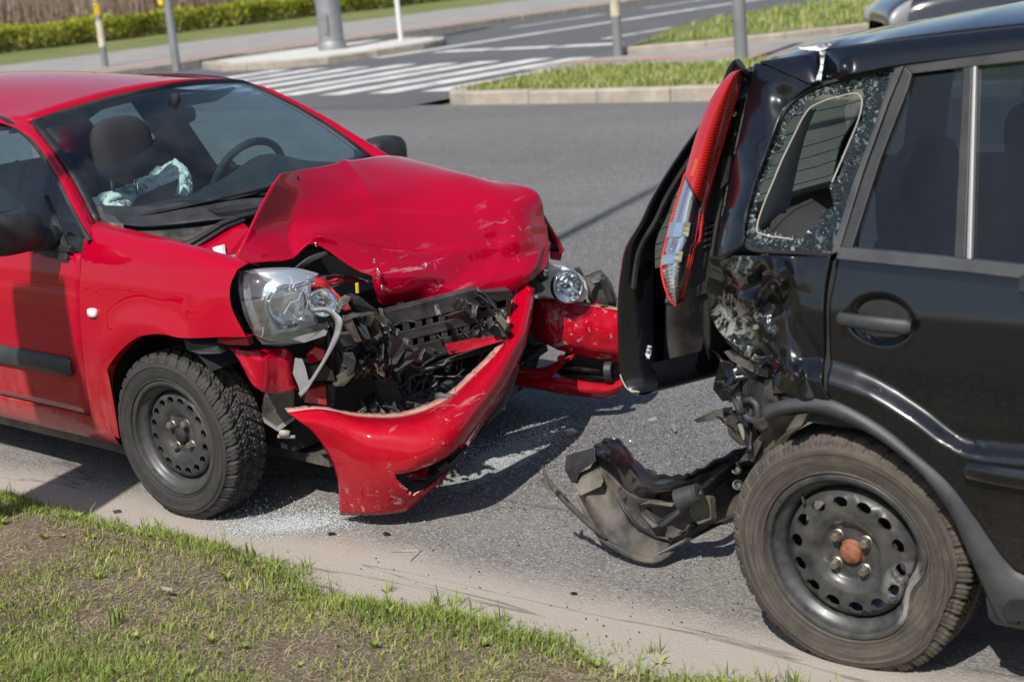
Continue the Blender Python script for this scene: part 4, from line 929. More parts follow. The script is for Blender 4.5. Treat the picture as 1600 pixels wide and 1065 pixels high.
# ---- wheels
wr = make_wheel(red, (0, -.70, .285), math.radians(5), .2905, .178, .188, tread_red, 'rubber', 'steel_dark', 16, .0150, .123, flat=.03, spin=.35)
make_wheel(red, (0, .70, .285), math.radians(180+5), .2905, .178, .188, tread_red, 'rubber', 'steel_dark', 16, .0150, .123, flat=.03, ns=200, nt=20)
for y, rz in ((-.69, 0), (.69, math.pi)): make_wheel(red, (-2.472, y, .285), rz, .2905, .178, .188, tread_red, 'rubber', 'steel_dark', 16, .0150, .123, flat=.03, ns=160, nt=14)
# ---- bonnet: buckled sheet, tented in the middle, front lip torn at the right
H = [[(438, 271, -.40), (464, 267, -.29), (500, 262, -.15), (545, 254, .03), (585, 247, .22), (618, 245.5, .38), (636, 248, .50)],
     [(424, 290, -.46), (462, 292, -.33), (512, 288, -.17), (570, 279, .03), (630, 270, .23), (680, 263, .42), (700, 266, .54)],
     [(408, 318, -.52), (452, 322, -.38), (515, 318, -.21), (590, 308, .00), (665, 296, .22), (735, 281, .42), (765, 282.5, .55)],
     [(391, 352, -.58), (440, 356, -.44), (515, 348, -.25), (605, 342, -.02), (695, 332, .20), (785, 313, .41), (834, 299, .57)],
     [(374, 387, -.63), (438, 388, -.50), (512, 370, -.31), (615, 378, -.06), (715, 372, .18), (808, 352, .40), (849, 339, .575)],
     [(359, 414, -.67), (443, 407, -.51), (495, 389, -.385), (586, 431, -.25), (720, 428, .12), (822, 398, .40), (858, 384, .56)]]
def hood():
    G = surf([[R(*p) for p in r] for r in H], 72, 56)
    n, m = 56, 72
    fx, fy = 6, 5
    for i in range(n):
        for j in range(m):
            a, b = i/(n-1), j/(m-1); p = G[i][j]
            # pressed bend along the right edge, shallow buckles, sharp crease toward the tear
            k = 0
            k += .030*(1-ss(.0, .17+.03*math.sin(a*9), b))*0
            k -= .016*math.exp(-abs(b-.165-.05*a)/.035)*ss(.15, .5, a)
            k += .018*math.exp(-abs(b-.30)/.05)*ss(.5, .95, a)
            cc = a-.90+.16*max(0, b-.34)*(1-b); k += .030*math.exp(-abs(cc)/.035)*ss(.24, .36, b)*(1-ss(.50, .66, b))
            k -= .026*math.exp(-abs(a-.79-.06*b)/.05)*ss(.24, .38, b)*(1-ss(.55, .8, b))
            k += .012*math.exp(-abs(a-.62-.5*(b-.6))/.03)*ss(.42, .55, b)*(1-ss(.66, .78, b))*ss(.3, .5, a)
            k -= .010*math.exp(-abs(b-.80+.25*(a-.7))/.035)*ss(.5, .8, a)
            k += .006*mnoise.noise((a*4, b*5, 2))*ss(.25, .7, a) + .0035*mnoise.noise((a*15, b*16, 8))*ss(.72, .98, a)
            tri = lambda t: abs((t % 2)-1)-.5
            k += ss(.70, .95, a)*ss(.2, .3, b)*(.010*tri(9*b+3*a+1.2*mnoise.noise((a*3, b*3, 0)))+.008*tri(7*a*2-6*b+.8*mnoise.noise((b*4, a*4, 9))))
            p += np.array([.55, -.25, .8])*k
    # swage line down the bonnet
    for i in range(n):
        for j in range(m):
            b = j/(m-1); G[i][j][2] += .011*(math.exp(-abs(b-.47+.0*i)/.03))*(1-ss(.6, .9, i/(n-1)))
    mb = MB(); mb.grid(G)
    # lip folded under: from the last row, columns right of the tear, down and back
    front = G[-1]; j0 = int(.5*(m-1)*1.0); L0 = [R(*q) for q in [(596, 474, -.215), (640, 476, -.10), (696, 475.5, .03), (764, 466, .19), (822, 440, .36), (856, 411, .51)]]
    k = m-j0; L1 = cr(L0, k); mid = []
    for q in range(k):
        a = np.array(front[j0+q]); b = L1[q]; t = q/(k-1); c = (a+b)/2 + np.array([.022*math.sin(t*3.1)+.010*math.sin(t*19), -.008, .004*math.sin(t*23)]); mid.append(c)
    mb.grid(np.array([cr([front[j0+q], mid[q], L1[q]], 10) for q in range(k)]).transpose(1, 0, 2))
    mb.grid([L1, [p+np.array([-.06, .03, .012]) for p in L1]])
    o = mb.build('bonnet', M['red_hood'], red, smooth=46, solid=.006, merge=.0006)
    # under-skin in dark primer
    mb = MB(); mb.grid([[p+np.array([-.03, .02, -.035]) for p in r[2:-2:3]] for r in G[4::6]]); mb.build('bonnet_frame', M['dark_void'], o, smooth=180, solid=.01)
    # torn white primer edge at the split
    for q, rr in (((590, 428, -.252), .012), ((596, 452, -.235), .007), ((584, 412, -.262), .008), ((664, 417, -.06), .008), ((493, 386, -.392), .006)):
        mb = MB(); c = R(*q); mb.blob(c+np.array([.004, -.004, .004]), (rr*.45, rr*.35, rr*.8), 2, 8, 6)
        mb.v = [(x+.004*rnd.random(), y+.004*rnd.random(), z+.008*rnd.random()) for x, y, z in mb.v]; mb.build('torn_edge', M['bare_metal'], o, smooth=0)
    for q in ((462, 281, -.305), (602, 257, .28)):
        mb = MB(); c = R(*q); mb.blob(c+np.array([.005, -.006, .006]), (.016, .010, .012), 2.4, 12, 8); mb.build('washer_jet', M['black_plastic'], o, smooth=180)
    return G
hoodG = hood()
# ---- bumper: torn loose, its right end on the road, the left end twisted upwards
BC = [[(450, 645, -.64), (487, 671, -.625), (515, 710, -.60), (529, 748, -.575), (532.5, 803, -.53)],
      [(500, 641, -.585), (538, 668, -.605), (562, 706, -.60), (573, 750, -.575), (582, 802.5, -.525)],
      [(560, 651, -.505), (592, 670, -.545), (614, 706, -.55), (624, 750, -.53), (630, 797, -.47)],
      [(610, 653, -.425), (640, 666, -.475), (662, 698, -.49), (668, 738, -.47), (655, 779, -.425)],
      [(655, 645, -.345), (686, 653, -.39), (704, 680, -.405), (706, 713, -.39), (690, 747, -.35)],
      [(700, 624, -.245), (723, 628, -.275), (737, 648, -.28), (737, 674, -.265), (722, 707, -.245)],
      [(738, 592, -.125), (755, 593, -.135), (767, 606, -.135), (768, 630, -.12), (752, 665, -.105)],
      [(774, 556, .0), (785, 554, .0), (795, 561, .005), (796, 585, .01), (785, 618, .015)],
      [(796, 524, .12), (806, 519, .125), (815, 522, .13), (816, 545, .13), (806, 570, .125)],
      [(798, 487, .245), (809, 482, .25), (823, 486, .25), (827, 505, .245), (820, 530, .24)],
      [(811, 438, .385), (818, 440, .38), (830, 452, .37), (833, 467, .365), (829, 482, .36)]]
def bumper():
    G = surf([[R(*p) for p in c] for c in BC], 30, 110)
    vent = [Z5(*q) for q in ((150, 860), (165, 905), (215, 945), (300, 900), (370, 830), (415, 765), (405, 745), (330, 800), (250, 838), (185, 850))]
    n, m = 110, 30
    for i in range(n):
        for j in range(m):
            a, b = i/(n-1), j/(m-1); p = G[i][j]
            k = .007*mnoise.noise((a*9, b*5, 4)) - .016*math.exp(-((a-.30)/.05)**2-((b-.72)/.1)**2) + .008*math.exp(-((b-.13)/.05)**2)
            p += np.array([.6, -.5, 0])*k
            if p[2] < .004: p[2] = .004
    mb = MB(); mb.grid(G, flip=True, drop=lambda c: inpoly(pix('R', c), vent)); bp = mb.build('front_bumper', M['red_bumper'], red, smooth=50, solid=.005, off=-1)
    fl = [G[i][0] for i in range(n)]
    mb = MB(); mb.grid([fl, [p+np.array([-.028, .012, .004+.003*rnd.random()]) for p in fl]], flip=True); mb.build('bumper_flange', M['torn_plastic'], bp, smooth=180, solid=.004)
    for i in range(58, 100, 9):
        p = fl[i]; mb = MB(); mb.box(p+np.array([-.012, .004, .010]), (.009, .008, .010), Matrix.Rotation(.3, 3, 'Z')); mb.build('clip_tab', M['torn_plastic'], bp, smooth=0, bevel=.002)
    # fog lamp recess and its broken blade
    bk = MB(); bk.prism([R(*q, -.36+.0*i)+np.array([-.03, .02, 0]) for i, q in enumerate(vent)], (-.05, .04, 0)); bk.build('vent_recess', M['dark_void'], bp, smooth=0)
    V = [(*q, y) for q, y in zip([Z5(*q) for q in ((215, 888), (215, 945), (232, 960), (262, 945), (330, 880), (400, 800), (432, 752), (418, 752), (375, 800), (300, 870), (262, 893))], (-.405, -.40, -.395, -.39, -.36, -.32, -.30, -.30, -.33, -.37, -.39))]
    bl = MB(); bl.prism([R(*q)+np.array([.012, -.010, 0]) for q in V], (-.012, .012, .006)); bl.build('vent_blade', M['grey_plastic'], bp, smooth=0, bevel=.002)
    for pts, mt in (([(225, 880), (290, 875), (300, 890), (262, 905), (230, 900)], 'grey_trim'), ([(310, 845), (350, 815), (360, 825), (335, 860)], 'grey_plastic'), ([(190, 870), (280, 840), (270, 870), (215, 885)], 'red_bumper')):
        m2 = MB(); m2.prism([R(*Z5(*q), -.375) for q in pts], (-.02, .02, 0)); m2.build('lamp_bracket', M[mt], bp, smooth=0)
    # black lower spoiler strip hanging behind the bumper
    m2 = MB(); m2.tube([R(*Z5(a, b), y) for a, b, y in ((640, 350, .20), (625, 430, .16), (600, 520, .10), (560, 600, .02), (510, 660, -.06))], [.012, .02, .022, .018, .008], 8, flat=.4); m2.build('spoiler_strip', M['black_plastic'], bp, smooth=60)
    # folded upper end of the bumper
    U = [zz(Z5, (582, 190, .34), (605, 150, .36), (640, 92, .385)), zz(Z5, (615, 215, .325), (640, 175, .345), (668, 120, .37)), zz(Z5, (630, 235, .325), (660, 190, .345), (688, 138, .37))]
    m2 = MB(); m2.grid(surf([[R(*p)+np.array([.014, -.012, .006]) for p in r] for r in U], 12, 8)); m2.build('bumper_fold', M['red_bumper'], bp, smooth=40, solid=.006)
    m2 = MB(); m2.tube([R(*Z5(a, b), y)+np.array([.014, -.012, 0]) for a, b, y in ((640, 215, .325), (665, 180, .345), (690, 140, .365))], .006, 6); m2.build('fold_gap', M['dark_void'], bp)
    for q in ((590, 160, .35), (580, 205, .33), (685, 130, .365)):
        m2 = MB(); m2.box(R(*Z5(q[0], q[1]), q[2])+np.array([.014, -.012, 0]), (.016, .014, .014)); m2.build('clip_tab', M['red_bumper'], bp, smooth=0, bevel=.003)
    return bp
bp = bumper()
# left end of the bumper, still in place
def gridpart(name, rows, nu, nv, mat, parent=red, solid=.006, noise=0, smooth=45, frame=R, off=-1):
    G = surf([[frame(*p) for p in r] for r in rows], nu, nv)
    if noise:
        for i in range(nv):
            for j in range(nu): G[i][j] += np.array([1, -.6, .3])*noise*mnoise.noise((i*.3, j*.3, nu))
    mb = MB(); mb.grid(G); return mb.build(name, M[mat], parent, smooth=smooth, solid=solid, off=off), G
lb, _ = gridpart('front_bumper_end', [zz(Z5, (700, 165, .63), (735, 172, .61), (800, 178, .65), (900, 190, .71), (1040, 214, .80)), zz(Z5, (682, 240, .61), (742, 235, .57), (800, 250, .61), (900, 270, .67), (1040, 290, .76)), zz(Z5, (690, 300, .62), (750, 310, .57), (800, 330, .60), (900, 350, .67), (1040, 370, .76)), zz(Z5, (712, 332, .64), (760, 350, .61), (800, 368, .64), (900, 395, .70), (1040, 416, .80))], 40, 22, 'red_bumper', noise=.006)
gridpart('bumper_flange', [zz(Z5, (712, 160, .65), (800, 172, .68), (900, 186, .73), (1040, 208, .82)), zz(Z5, (712, 172, .61), (800, 183, .64), (900, 196, .70), (1040, 218, .79))], 30, 4, 'torn_plastic', lb, .004)
for k in range(5): 
    m2 = MB(); m2.box(R(*Z5(740+k*52, 160+k*6), .66+.025*k), (.012, .010, .014)); m2.build('clip_tab', M['red_bumper'], lb, smooth=0)
gridpart('bumper_strut', [zz(Z5, (855, 385, .64), (800, 410, .63), (730, 440, .60), (650, 440, .57), (600, 435, .55)), zz(Z5, (835, 410, .61), (790, 445, .60), (730, 470, .57), (650, 475, .54), (600, 470, .52)), zz(Z5, (800, 440, .63), (770, 475, .62), (720, 495, .59), (650, 500, .56), (600, 500, .54))], 26, 9, 'red_bumper', lb)
gridpart('bumper_lower_lip', [zz(Z5, (600, 478, .56), (700, 478, .60), (800, 480, .64), (900, 500, .70), (990, 508, .76), (1045, 490, .80)), zz(Z5, (600, 500, .53), (700, 505, .57), (800, 515, .61), (900, 530, .67), (990, 532, .73), (1045, 512, .78)), zz(Z5, (600, 512, .56), (700, 520, .60), (800, 540, .64), (900, 552, .70), (985, 556, .76), (1042, 530, .81))], 40, 10, 'red_bumper', lb)
slab('vent_insert', zz(Z5, (790, 468, .68), (845, 388, .70), (900, 398, .74), (1045, 420, .84), (1045, 492, .84), (970, 506, .80), (880, 492, .74)), 'black_plastic', lb, d=(-.05, .03, 0))
slab('vent_blade', zz(Z5, (800, 440, .66), (870, 438, .69), (960, 450, .74), (945, 462, .74), (860, 455, .69)), 'grey_plastic', lb, d=(-.02, .02, -.01))
slab('vent_blade', zz(Z5, (800, 470, .66), (890, 470, .70), (950, 480, .74), (935, 492, .74), (850, 484, .69)), 'grey_plastic', lb, d=(-.02, .02, -.01))
m2 = MB(); c = R(*Z5(1003, 455), .77); m2.lathe([(.045, -.02), (.045, .005), (.036, .008), (.034, -.01), (.001, -.015)], 24, O=c, A=(.8, .35, 0)); m2.build('fog_lamp_ring', M['black_plastic'], lb)
m2 = MB(); c = R(*Z5(803, 407), .61); m2.lathe([(.016, .0), (.016, .006), (.001, .007)], 20, O=c, A=(.85, -.45, .1)); m2.build('tow_eye_cover', M['red_bumper'], lb)
slab('inner_guard', zz(Z5, (640, 360, .62), (745, 345, .66), (752, 375, .66), (700, 410, .63), (630, 440, .58)), 'black_plastic', lb, d=(-.06, .04, 0))
slab('side_mount', zz(Z5, (668, 255, .60), (705, 252, .62), (718, 268, .63), (705, 355, .63), (690, 360, .62), (672, 340, .60)), 'black_plastic', lb, d=(-.05, .04, 0), bevel=.006)
# far wing flap, left headlamp, bracket
slab('wing_flap', zz(Z6, (1062, 398, .63), (1178, 598, .69), (1165, 612, .69), (1080, 450, .64)), 'red_paint', d=(-.02, .03, 0))
slab('wing_flap_inner', zz(Z6, (1068, 425, .645), (1158, 600, .70), (1100, 610, .67), (1092, 540, .65)), 'dark_void', d=(-.03, .03, 0))
slab('wing_flap_edge', zz(Z6, (1098, 598, .66), (1172, 602, .69), (1160, 652, .69), (1100, 642, .66)), 'red_paint', d=(-.03, .03, 0))
hl = empty('headlight', (0, 0, 0), 0, red)
slab('lamp_shell', zz(Z6, (1092, 662, .60), (1140, 688, .62), (1200, 694, .65), (1262, 730, .68), (1304, 772, .70), (1320, 830, .71), (1290, 892, .70), (1180, 880, .64), (1060, 855, .59), (1000, 842, .56), (1050, 780, .58)), 'white_lens', hl, d=(-.06, .04, 0), bevel=.006)
def bowl(parent, c, r, A, name='reflector_bowl', mat='reflector', bulb=True, depth=.8):
    root = empty('reflector', (0, 0, 0), 0, parent) if False else parent
    m2 = MB(); m2.lathe([(.006, -r*depth), (r*.3, -r*depth*.92), (r*.6, -r*depth*.65), (r*.85, -r*depth*.28), (r, 0), (r*1.06, .002), (r*1.10, -.004), (r*1.06, -r*depth*.7)], 28, O=c, A=A); m2.build(name, M[mat], parent, smooth=180)
    if bulb:
        A_ = Vector(A).normalized(); m2 = MB(); m2.tube([Vector(tuple(c))-A_*r*.7, Vector(tuple(c))-A_*r*.1], [r*.16, r*.13], 12); m2.build('bulb', M['chrome'], parent)
bowl(hl, R(*Z6(1205, 800), .60), .056, (.85, -.35, .1)); bowl(hl, R(*Z6(1238, 848), .615), .020, (.85, -.4, .1), bulb=False)
m2 = MB(); c = R(*Z6(1205, 800), .60); m2.lathe([(.064, -.01), (.060, .012), (.045, .024), (.02, .03), (.001, .031)], 28, O=c, A=(.85, -.35, .1)); m2.build('lens', M['clear_lens'], hl, smooth=180)
slab('bracket_arm', zz(Z6, (1240, 700, .72), (1275, 700, .74), (1300, 745, .75), (1260, 730, .73)), 'black_plastic', hl, d=(-.03, .03, 0))
slab('lamp_bracket', zz(Z6, (1302, 752, .72), (1400, 716, .78), (1452, 778, .81), (1486, 870, .83), (1480, 925, .83), (1350, 915, .75), (1322, 880, .73), (1330, 830, .72)), 'dusty_plastic', hl, d=(-.04, .04, 0), bevel=.006)
slab('bracket_window', zz(Z6, (1335, 760, .725), (1388, 735, .755), (1400, 765, .765), (1345, 782, .73)), 'grey_trim', hl, d=(-.004, .002, 0))
slab('bracket_rib', zz(Z6, (1405, 760, .75), (1420, 750, .76), (1465, 880, .79), (1450, 890, .785)), 'grey_plastic', hl, d=(-.02, .0, 0))
m2 = MB(); m2.lathe([(.014, 0), (.014, .012), (.006, .013), (.005, .004)], 16, O=R(*Z6(1388, 872), .735), A=(.8, -.5, 0)); m2.build('screw_boss', M['grey_plastic'], hl)
slab('lamp_back', zz(Z6, (960, 780, .50), (1075, 690, .57), (1080, 720, .57), (1040, 800, .55), (1000, 840, .53)), 'dark_void', hl, d=(-.05, .03, 0))
# ---- right headlamp: housing, two reflectors, broken lens
hr_ = empty('headlight', (0, 0, 0), 0, red)
LT = [zz(Z3, (128, 712, -.70), (220, 702, -.665), (330, 699, -.62), (440, 706, -.57), (548, 736, -.52)), zz(Z3, (120, 790, -.715), (215, 775, -.69), (320, 765, -.65), (430, 762, -.60), (556, 765, -.535)),
      zz(Z3, (135, 880, -.72), (225, 870, -.70), (320, 850, -.665), (400, 825, -.625), (500, 800, -.57))]
LB = [LT[2], zz(Z3, (160, 970, -.72), (240, 985, -.70), (320, 1000, -.665), (420, 985, -.62), (520, 960, -.57)), zz(Z3, (215, 1075, -.70), (270, 1100, -.685), (350, 1120, -.65), (450, 1105, -.605), (560, 1070, -.555))]
gridpart('lens', LT, 30, 12, 'clear_lens', hr_, .004, smooth=180)
G = surf([[R(*p) for p in r] for r in LB], 30, 14); mb = MB()
def crack(c):
    u, v = pix('R', c); return mnoise.noise((u*.045, v*.045, 3)) > .12 and u > 415
mb.grid(G, drop=crack); mb.build('lens_shard', M['shard_lens'], hr_, smooth=180, solid=.004)
BK = [[(a, b, y+.075) for a, b, y in r] for r in (LT[0], LT[2], LB[2])]
BK = [[(a+8, b, y) for a, b, y in r] for r in BK]; gridpart('lamp_shell', BK, 20, 12, 'lamp_silver', hr_, .01, smooth=180)
gridpart('lamp_bezel', [zz(Z3, (150, 725, -.69), (150, 820, -.70), (165, 920, -.70), (215, 1060, -.69)), zz(Z3, (185, 722, -.67), (190, 820, -.68), (210, 920, -.68), (262, 1065, -.67))], 24, 5, 'silver_paint', hr_, .006, smooth=180)
slab('lamp_base', zz(Z4, (205, 440, -.70), (270, 470, -.68), (400, 455, -.62), (550, 420, -.56), (620, 385, -.53), (600, 440, -.55), (480, 480, -.60), (350, 500, -.65), (250, 490, -.69)), 'black_plastic', hr_, d=(-.08, .06, 0))
bowl(hr_, R(*Z3(405, 905), -.585), .060, (.82, -.45, .05)); bowl(hr_, R(*Z3(608, 892), -.50), .042, (.85, -.40, .1))
gridpart('lamp_eyelid', [zz(Z3, (395, 812, -.60), (460, 790, -.57), (520, 765, -.54), (556, 768, -.525)), zz(Z3, (400, 828, -.605), (470, 805, -.575), (530, 785, -.545), (558, 782, -.525))], 20, 5, 'chrome', hr_, .008, smooth=180)
for pts in ([(300, 900), (330, 860), (380, 850), (350, 960), (330, 1010)], [(440, 960), (520, 930), (560, 960), (540, 1020), (460, 1030)], [(350, 1000), (420, 990), (450, 1050), (380, 1060)], [(520, 850), (560, 835), (575, 870), (540, 900)], [(660, 940), (720, 900), (700, 950)], [(250, 880), (275, 850), (300, 930), (290, 1020), (262, 960)]):
    y = -.66+.0004*(pts[0][0]-250); slab('lens_fragment', zz(Z3, *[(a, b, y+rnd.uniform(-.02, .02)) for a, b in pts]), 'shard_lens', hr_, d=(-.004, .002, 0))
# silver strip torn from the grille, bent into a hook
rib = [(535, 300, -.575), (600, 300, -.555), (655, 328, -.54), (680, 372, -.535), (668, 440, -.545), (630, 520, -.565), (580, 605, -.585), (525, 690, -.60), (475, 772, -.605)]
so_ = cr([(520, 288), (600, 283), (652, 308), (692, 352), (688, 405), (662, 475), (612, 565), (562, 645), (532, 692), (500, 742), (462, 784)], 40)
si_ = cr([(528, 312), (598, 310), (636, 334), (656, 372), (652, 418), (630, 478), (590, 566), (545, 642), (514, 690), (484, 728), (450, 760)], 40); ys_ = np.interp(np.linspace(0, 10, 40), [0, 2, 4, 7, 10], [-.600, -.575, -.575, -.610, -.628])
mb = MB(); mb.grid([[R(*Z4(*q), y+.006*k*math.sin(i*.25)) for i, (q, y) in enumerate(zip(Q, ys_))] for k, Q in ((0, so_), (1, si_))]); strip = mb.build('torn_grille_strip', M['grey_strip'], red, smooth=30, solid=.003)
slab('strip_hook', [(*Z4(a, b), -.62) for a, b in ((430, 565), (470, 572), (488, 620), (505, 690), (535, 680), (500, 740), (462, 782), (448, 720), (418, 650))], 'grey_strip', strip, d=(-.004, .003, 0))
# ---- the open front: radiator, beam, absorber, frames, and a great deal of broken plastic
slab('radiator', [(R_[0], R_[1], R_[2]) for R_ in [(520, 560, .10), (800, 470, .45), (790, 640, .40), (640, 660, .0), (500, 660, -.2)]], 'radiator_core', d=(-.12, .06, 0))
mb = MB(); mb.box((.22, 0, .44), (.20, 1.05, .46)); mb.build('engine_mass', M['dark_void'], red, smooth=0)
mb = MB(); mb.box((.05, 0, .17), (.75, .95, .03)); mb.build('under_tray', M['dusty_plastic'], red, smooth=0)
gridpart('slam_panel', [zz(Z4, (430, 200, -.42), (520, 130, -.36), (640, 110, -.28), (760, 120, -.20), (850, 150, -.12)), zz(Z4, (440, 230, -.44), (560, 160, -.38), (660, 160, -.30), (770, 150, -.22), (860, 165, -.14))], 30, 6, 'red_crush', smooth=30, noise=.02)
gridpart('slam_panel_brace', [zz(Z4, (540, 120, -.40), (600, 140, -.38), (640, 180, -.36), (740, 300, -.36)), zz(Z4, (470, 180, -.46), (540, 190, -.44), (620, 240, -.42), (700, 310, -.41))], 14, 6, 'red_crush', smooth=30, noise=.02)
slab('crossmember', zz(Z4, (765, 640, -.33), (960, 600, -.24), (965, 625, -.24), (860, 655, -.28), (770, 660, -.33)), 'red_paint', d=(-.04, .03, 0))
slab('crossmember', zz(Z5, (350, 362, -.14), (560, 318, .06), (575, 335, .06), (470, 365, -.04), (360, 390, -.14)), 'red_paint', d=(-.04, .03, 0))
slab('lower_mount', zz(Z4, (490, 745, -.50), (600, 720, -.45), (605, 825, -.45), (480, 810, -.50)), 'red_crush', d=(-.05, .04, 0))
slab('lower_mount_edge', zz(Z4, (605, 715, -.44), (655, 710, -.42), (645, 830, -.42), (605, 830, -.44)), 'black_plastic', d=(-.05, .04, 0))
# red corner of the inner wing behind the lamp
gridpart('wing_corner', [zz(Z4, (60, 508, -.72), (150, 520, -.70), (230, 525, -.68), (330, 512, -.62), (385, 515, -.60), (425, 590, -.57)), zz(Z4, (100, 545, -.72), (170, 580, -.70), (240, 580, -.69), (330, 575, -.635), (388, 590, -.605), (425, 640, -.57)), zz(Z4, (150, 620, -.71), (200, 660, -.70), (250, 690, -.685), (330, 690, -.635), (390, 690, -.605), (430, 700, -.57)), zz(Z4, (170, 660, -.70), (210, 720, -.70), (255, 752, -.68), (330, 757, -.63), (410, 742, -.595), (435, 735, -.57))], 30, 20, 'red_paint', noise=.002, smooth=35)
slab('wing_strip', zz(Z4, (0, 455, -.74), (160, 455, -.71), (175, 495, -.70), (60, 492, -.73), (0, 480, -.75)), 'red_crush', d=(-.01, .03, 0))
slab('arch_rag', [(287, 530, -.76), (300, 537, -.77), (340, 540, -.76), (345, 552, -.76), (312, 553, -.77), (292, 546, -.77)], 'grey_plastic', d=(-.01, .03, .0))
slab('horn_duct', zz(Z4, (265, 770, -.60), (430, 735, -.54), (425, 895, -.54), (330, 965, -.57), (240, 905, -.60)), 'dusty_plastic', d=(-.08, .06, 0), bevel=.01)
slab('duct_rim', zz(Z4, (232, 880, -.61), (330, 950, -.58), (425, 890, -.55), (428, 905, -.55), (335, 972, -.58), (232, 905, -.61)), 'grey_trim', d=(-.02, .02, 0))
mb = MB(); mb.tube([R(*Z4(345, 975), -.57), R(*Z4(400, 985), -.55)], [.016, .011], 10); mb.tube([R(*Z4(335, 1000), -.57), R(*Z4(430, 1002), -.54)], .006, 8); mb.build('lamp_plug', M['beige_trim'], red, smooth=180)
mb = MB(); mb.tube([R(*Z4(a, b), y) for a, b, y in ((400, 560, -.57), (440, 575, -.56), (500, 578, -.545), (540, 560, -.53))], .008, 8); mb.build('corrugated_hose', M['grey_plastic'], red)
slab('red_clip', zz(Z4, (490, 545, -.55), (540, 500, -.53), (600, 520, -.51), (590, 575, -.52), (510, 600, -.55)), 'red_bumper', d=(-.02, .02, 0), bevel=.004)
mb = MB(); mb.tube([R(*Z3(a, b), y) for a, b, y in ((800, 780, -.30), (803, 835, -.30))], .006, 6); mb.build('dipstick_loop', M['yellow_wire'], red)
mb = MB(); mb.grid(surf([[R(*Z3(a, b), y) for a, b, y in r] for r in (((440, 690, -.47), (520, 630, -.42), (620, 595, -.36)), ((480, 690, -.44), (560, 650, -.40), (640, 610, -.35)))], 12, 5)); mb.build('heat_shield', M['steel_dark'], red, solid=.004)
# crash absorber: black lattice with pockets
def lattice(name, c00, c10, c01, c11, nx, ny, bar, dep, mat, parent=red, jit=.1):
    r = random.Random(nx*7+ny); root = empty(name, (0, 0, 0), 0, parent)
    f = lambda s, t: (np.array(c00)*(1-s)+np.array(c10)*s)*(1-t)+(np.array(c01)*(1-s)+np.array(c11)*s)*t
    def pt(s, t, b=0): p = f(s, t); return R(*p)+np.array([-b, b*.6, 0])
    for j in range(ny+1):
        t = j/ny; m = MB(); h = bar*(1.3 if j in (0, ny) else .8)
        m.prism([pt(0, t-h/2), pt(1, t-h/2+r.uniform(-1, 1)*jit*.2), pt(1, t+h/2), pt(0, t+h/2)], (-dep, dep*.6, 0)); m.build('rail', M[mat], root, smooth=0, bevel=.002)
    for i in range(nx+1):
        if r.random() < .22 and 0 < i < nx: continue
        s = i/nx; m = MB(); h = bar*.75*ny/nx*1.2; k = r.uniform(-1, 1)*jit/nx
        m.prism([pt(s-h/2+k, 0), pt(s+h/2+k, 0), pt(s+h/2-k, 1), pt(s-h/2-k, 1)], (-dep, dep*.6, 0)); m.build('rib', M[mat], root, smooth=0, bevel=.002)
    m = MB(); m.prism([pt(0, 0, .05), pt(1, 0, .05), pt(1, 1, .05), pt(0, 1, .05)], (-.01, .006, 0)); m.build('back_plate', M['dark_void'], root, smooth=0)
    return root
lattice('crash_absorber', (*Z5(120, 250), -.27), (*Z5(475, 165), .06), (*Z5(180, 400), -.24), (*Z5(480, 325), .06), 7, 2, .30, .05, 'absorber', jit=.25)
lattice('crash_absorber', (*Z5(470, 170), .06), (*Z5(600, 150), .20), (*Z5(480, 300), .07), (*Z5(590, 270), .20), 3, 2, .28, .05, 'absorber', jit=.3)
lattice('lower_grille', (*Z5(185, 470), -.22), (*Z5(570, 350), .10), (*Z5(190, 560), -.20), (*Z5(540, 440), .09), 5, 1, .14, .04, 'absorber')
slab('grille_bar', zz(Z5, (175, 560, -.20), (440, 470, -.02), (500, 468, .03), (495, 490, .03), (330, 550, -.10), (180, 590, -.20)), 'grey_plastic', d=(-.03, .02, 0), bevel=.004)
mb = MB(); mb.tube([R(*Z5(a, b), y)+np.array([.02, -.01, 0]) for a, b, y in ((195, 535, -.22), (195, 470, -.22), (240, 462, -.20), (250, 445, -.19), (330, 425, -.12), (340, 410, -.11), (460, 380, .0), (560, 352, .10))], .006, 6); mb.build('grille_wire_frame', M['grey_plastic'], red)
slab('fan_shroud', zz(Z4, (870, 690, -.30), (960, 650, -.27), (1030, 790, -.24), (990, 835, -.25), (920, 838, -.28)), 'black_plastic', d=(-.04, .03, 0))
slab('fan_shroud', zz(Z5, (90, 480, -.27), (150, 455, -.25), (190, 560, -.23), (130, 590, -.25)), 'black_plastic', d=(-.05, .04, 0))
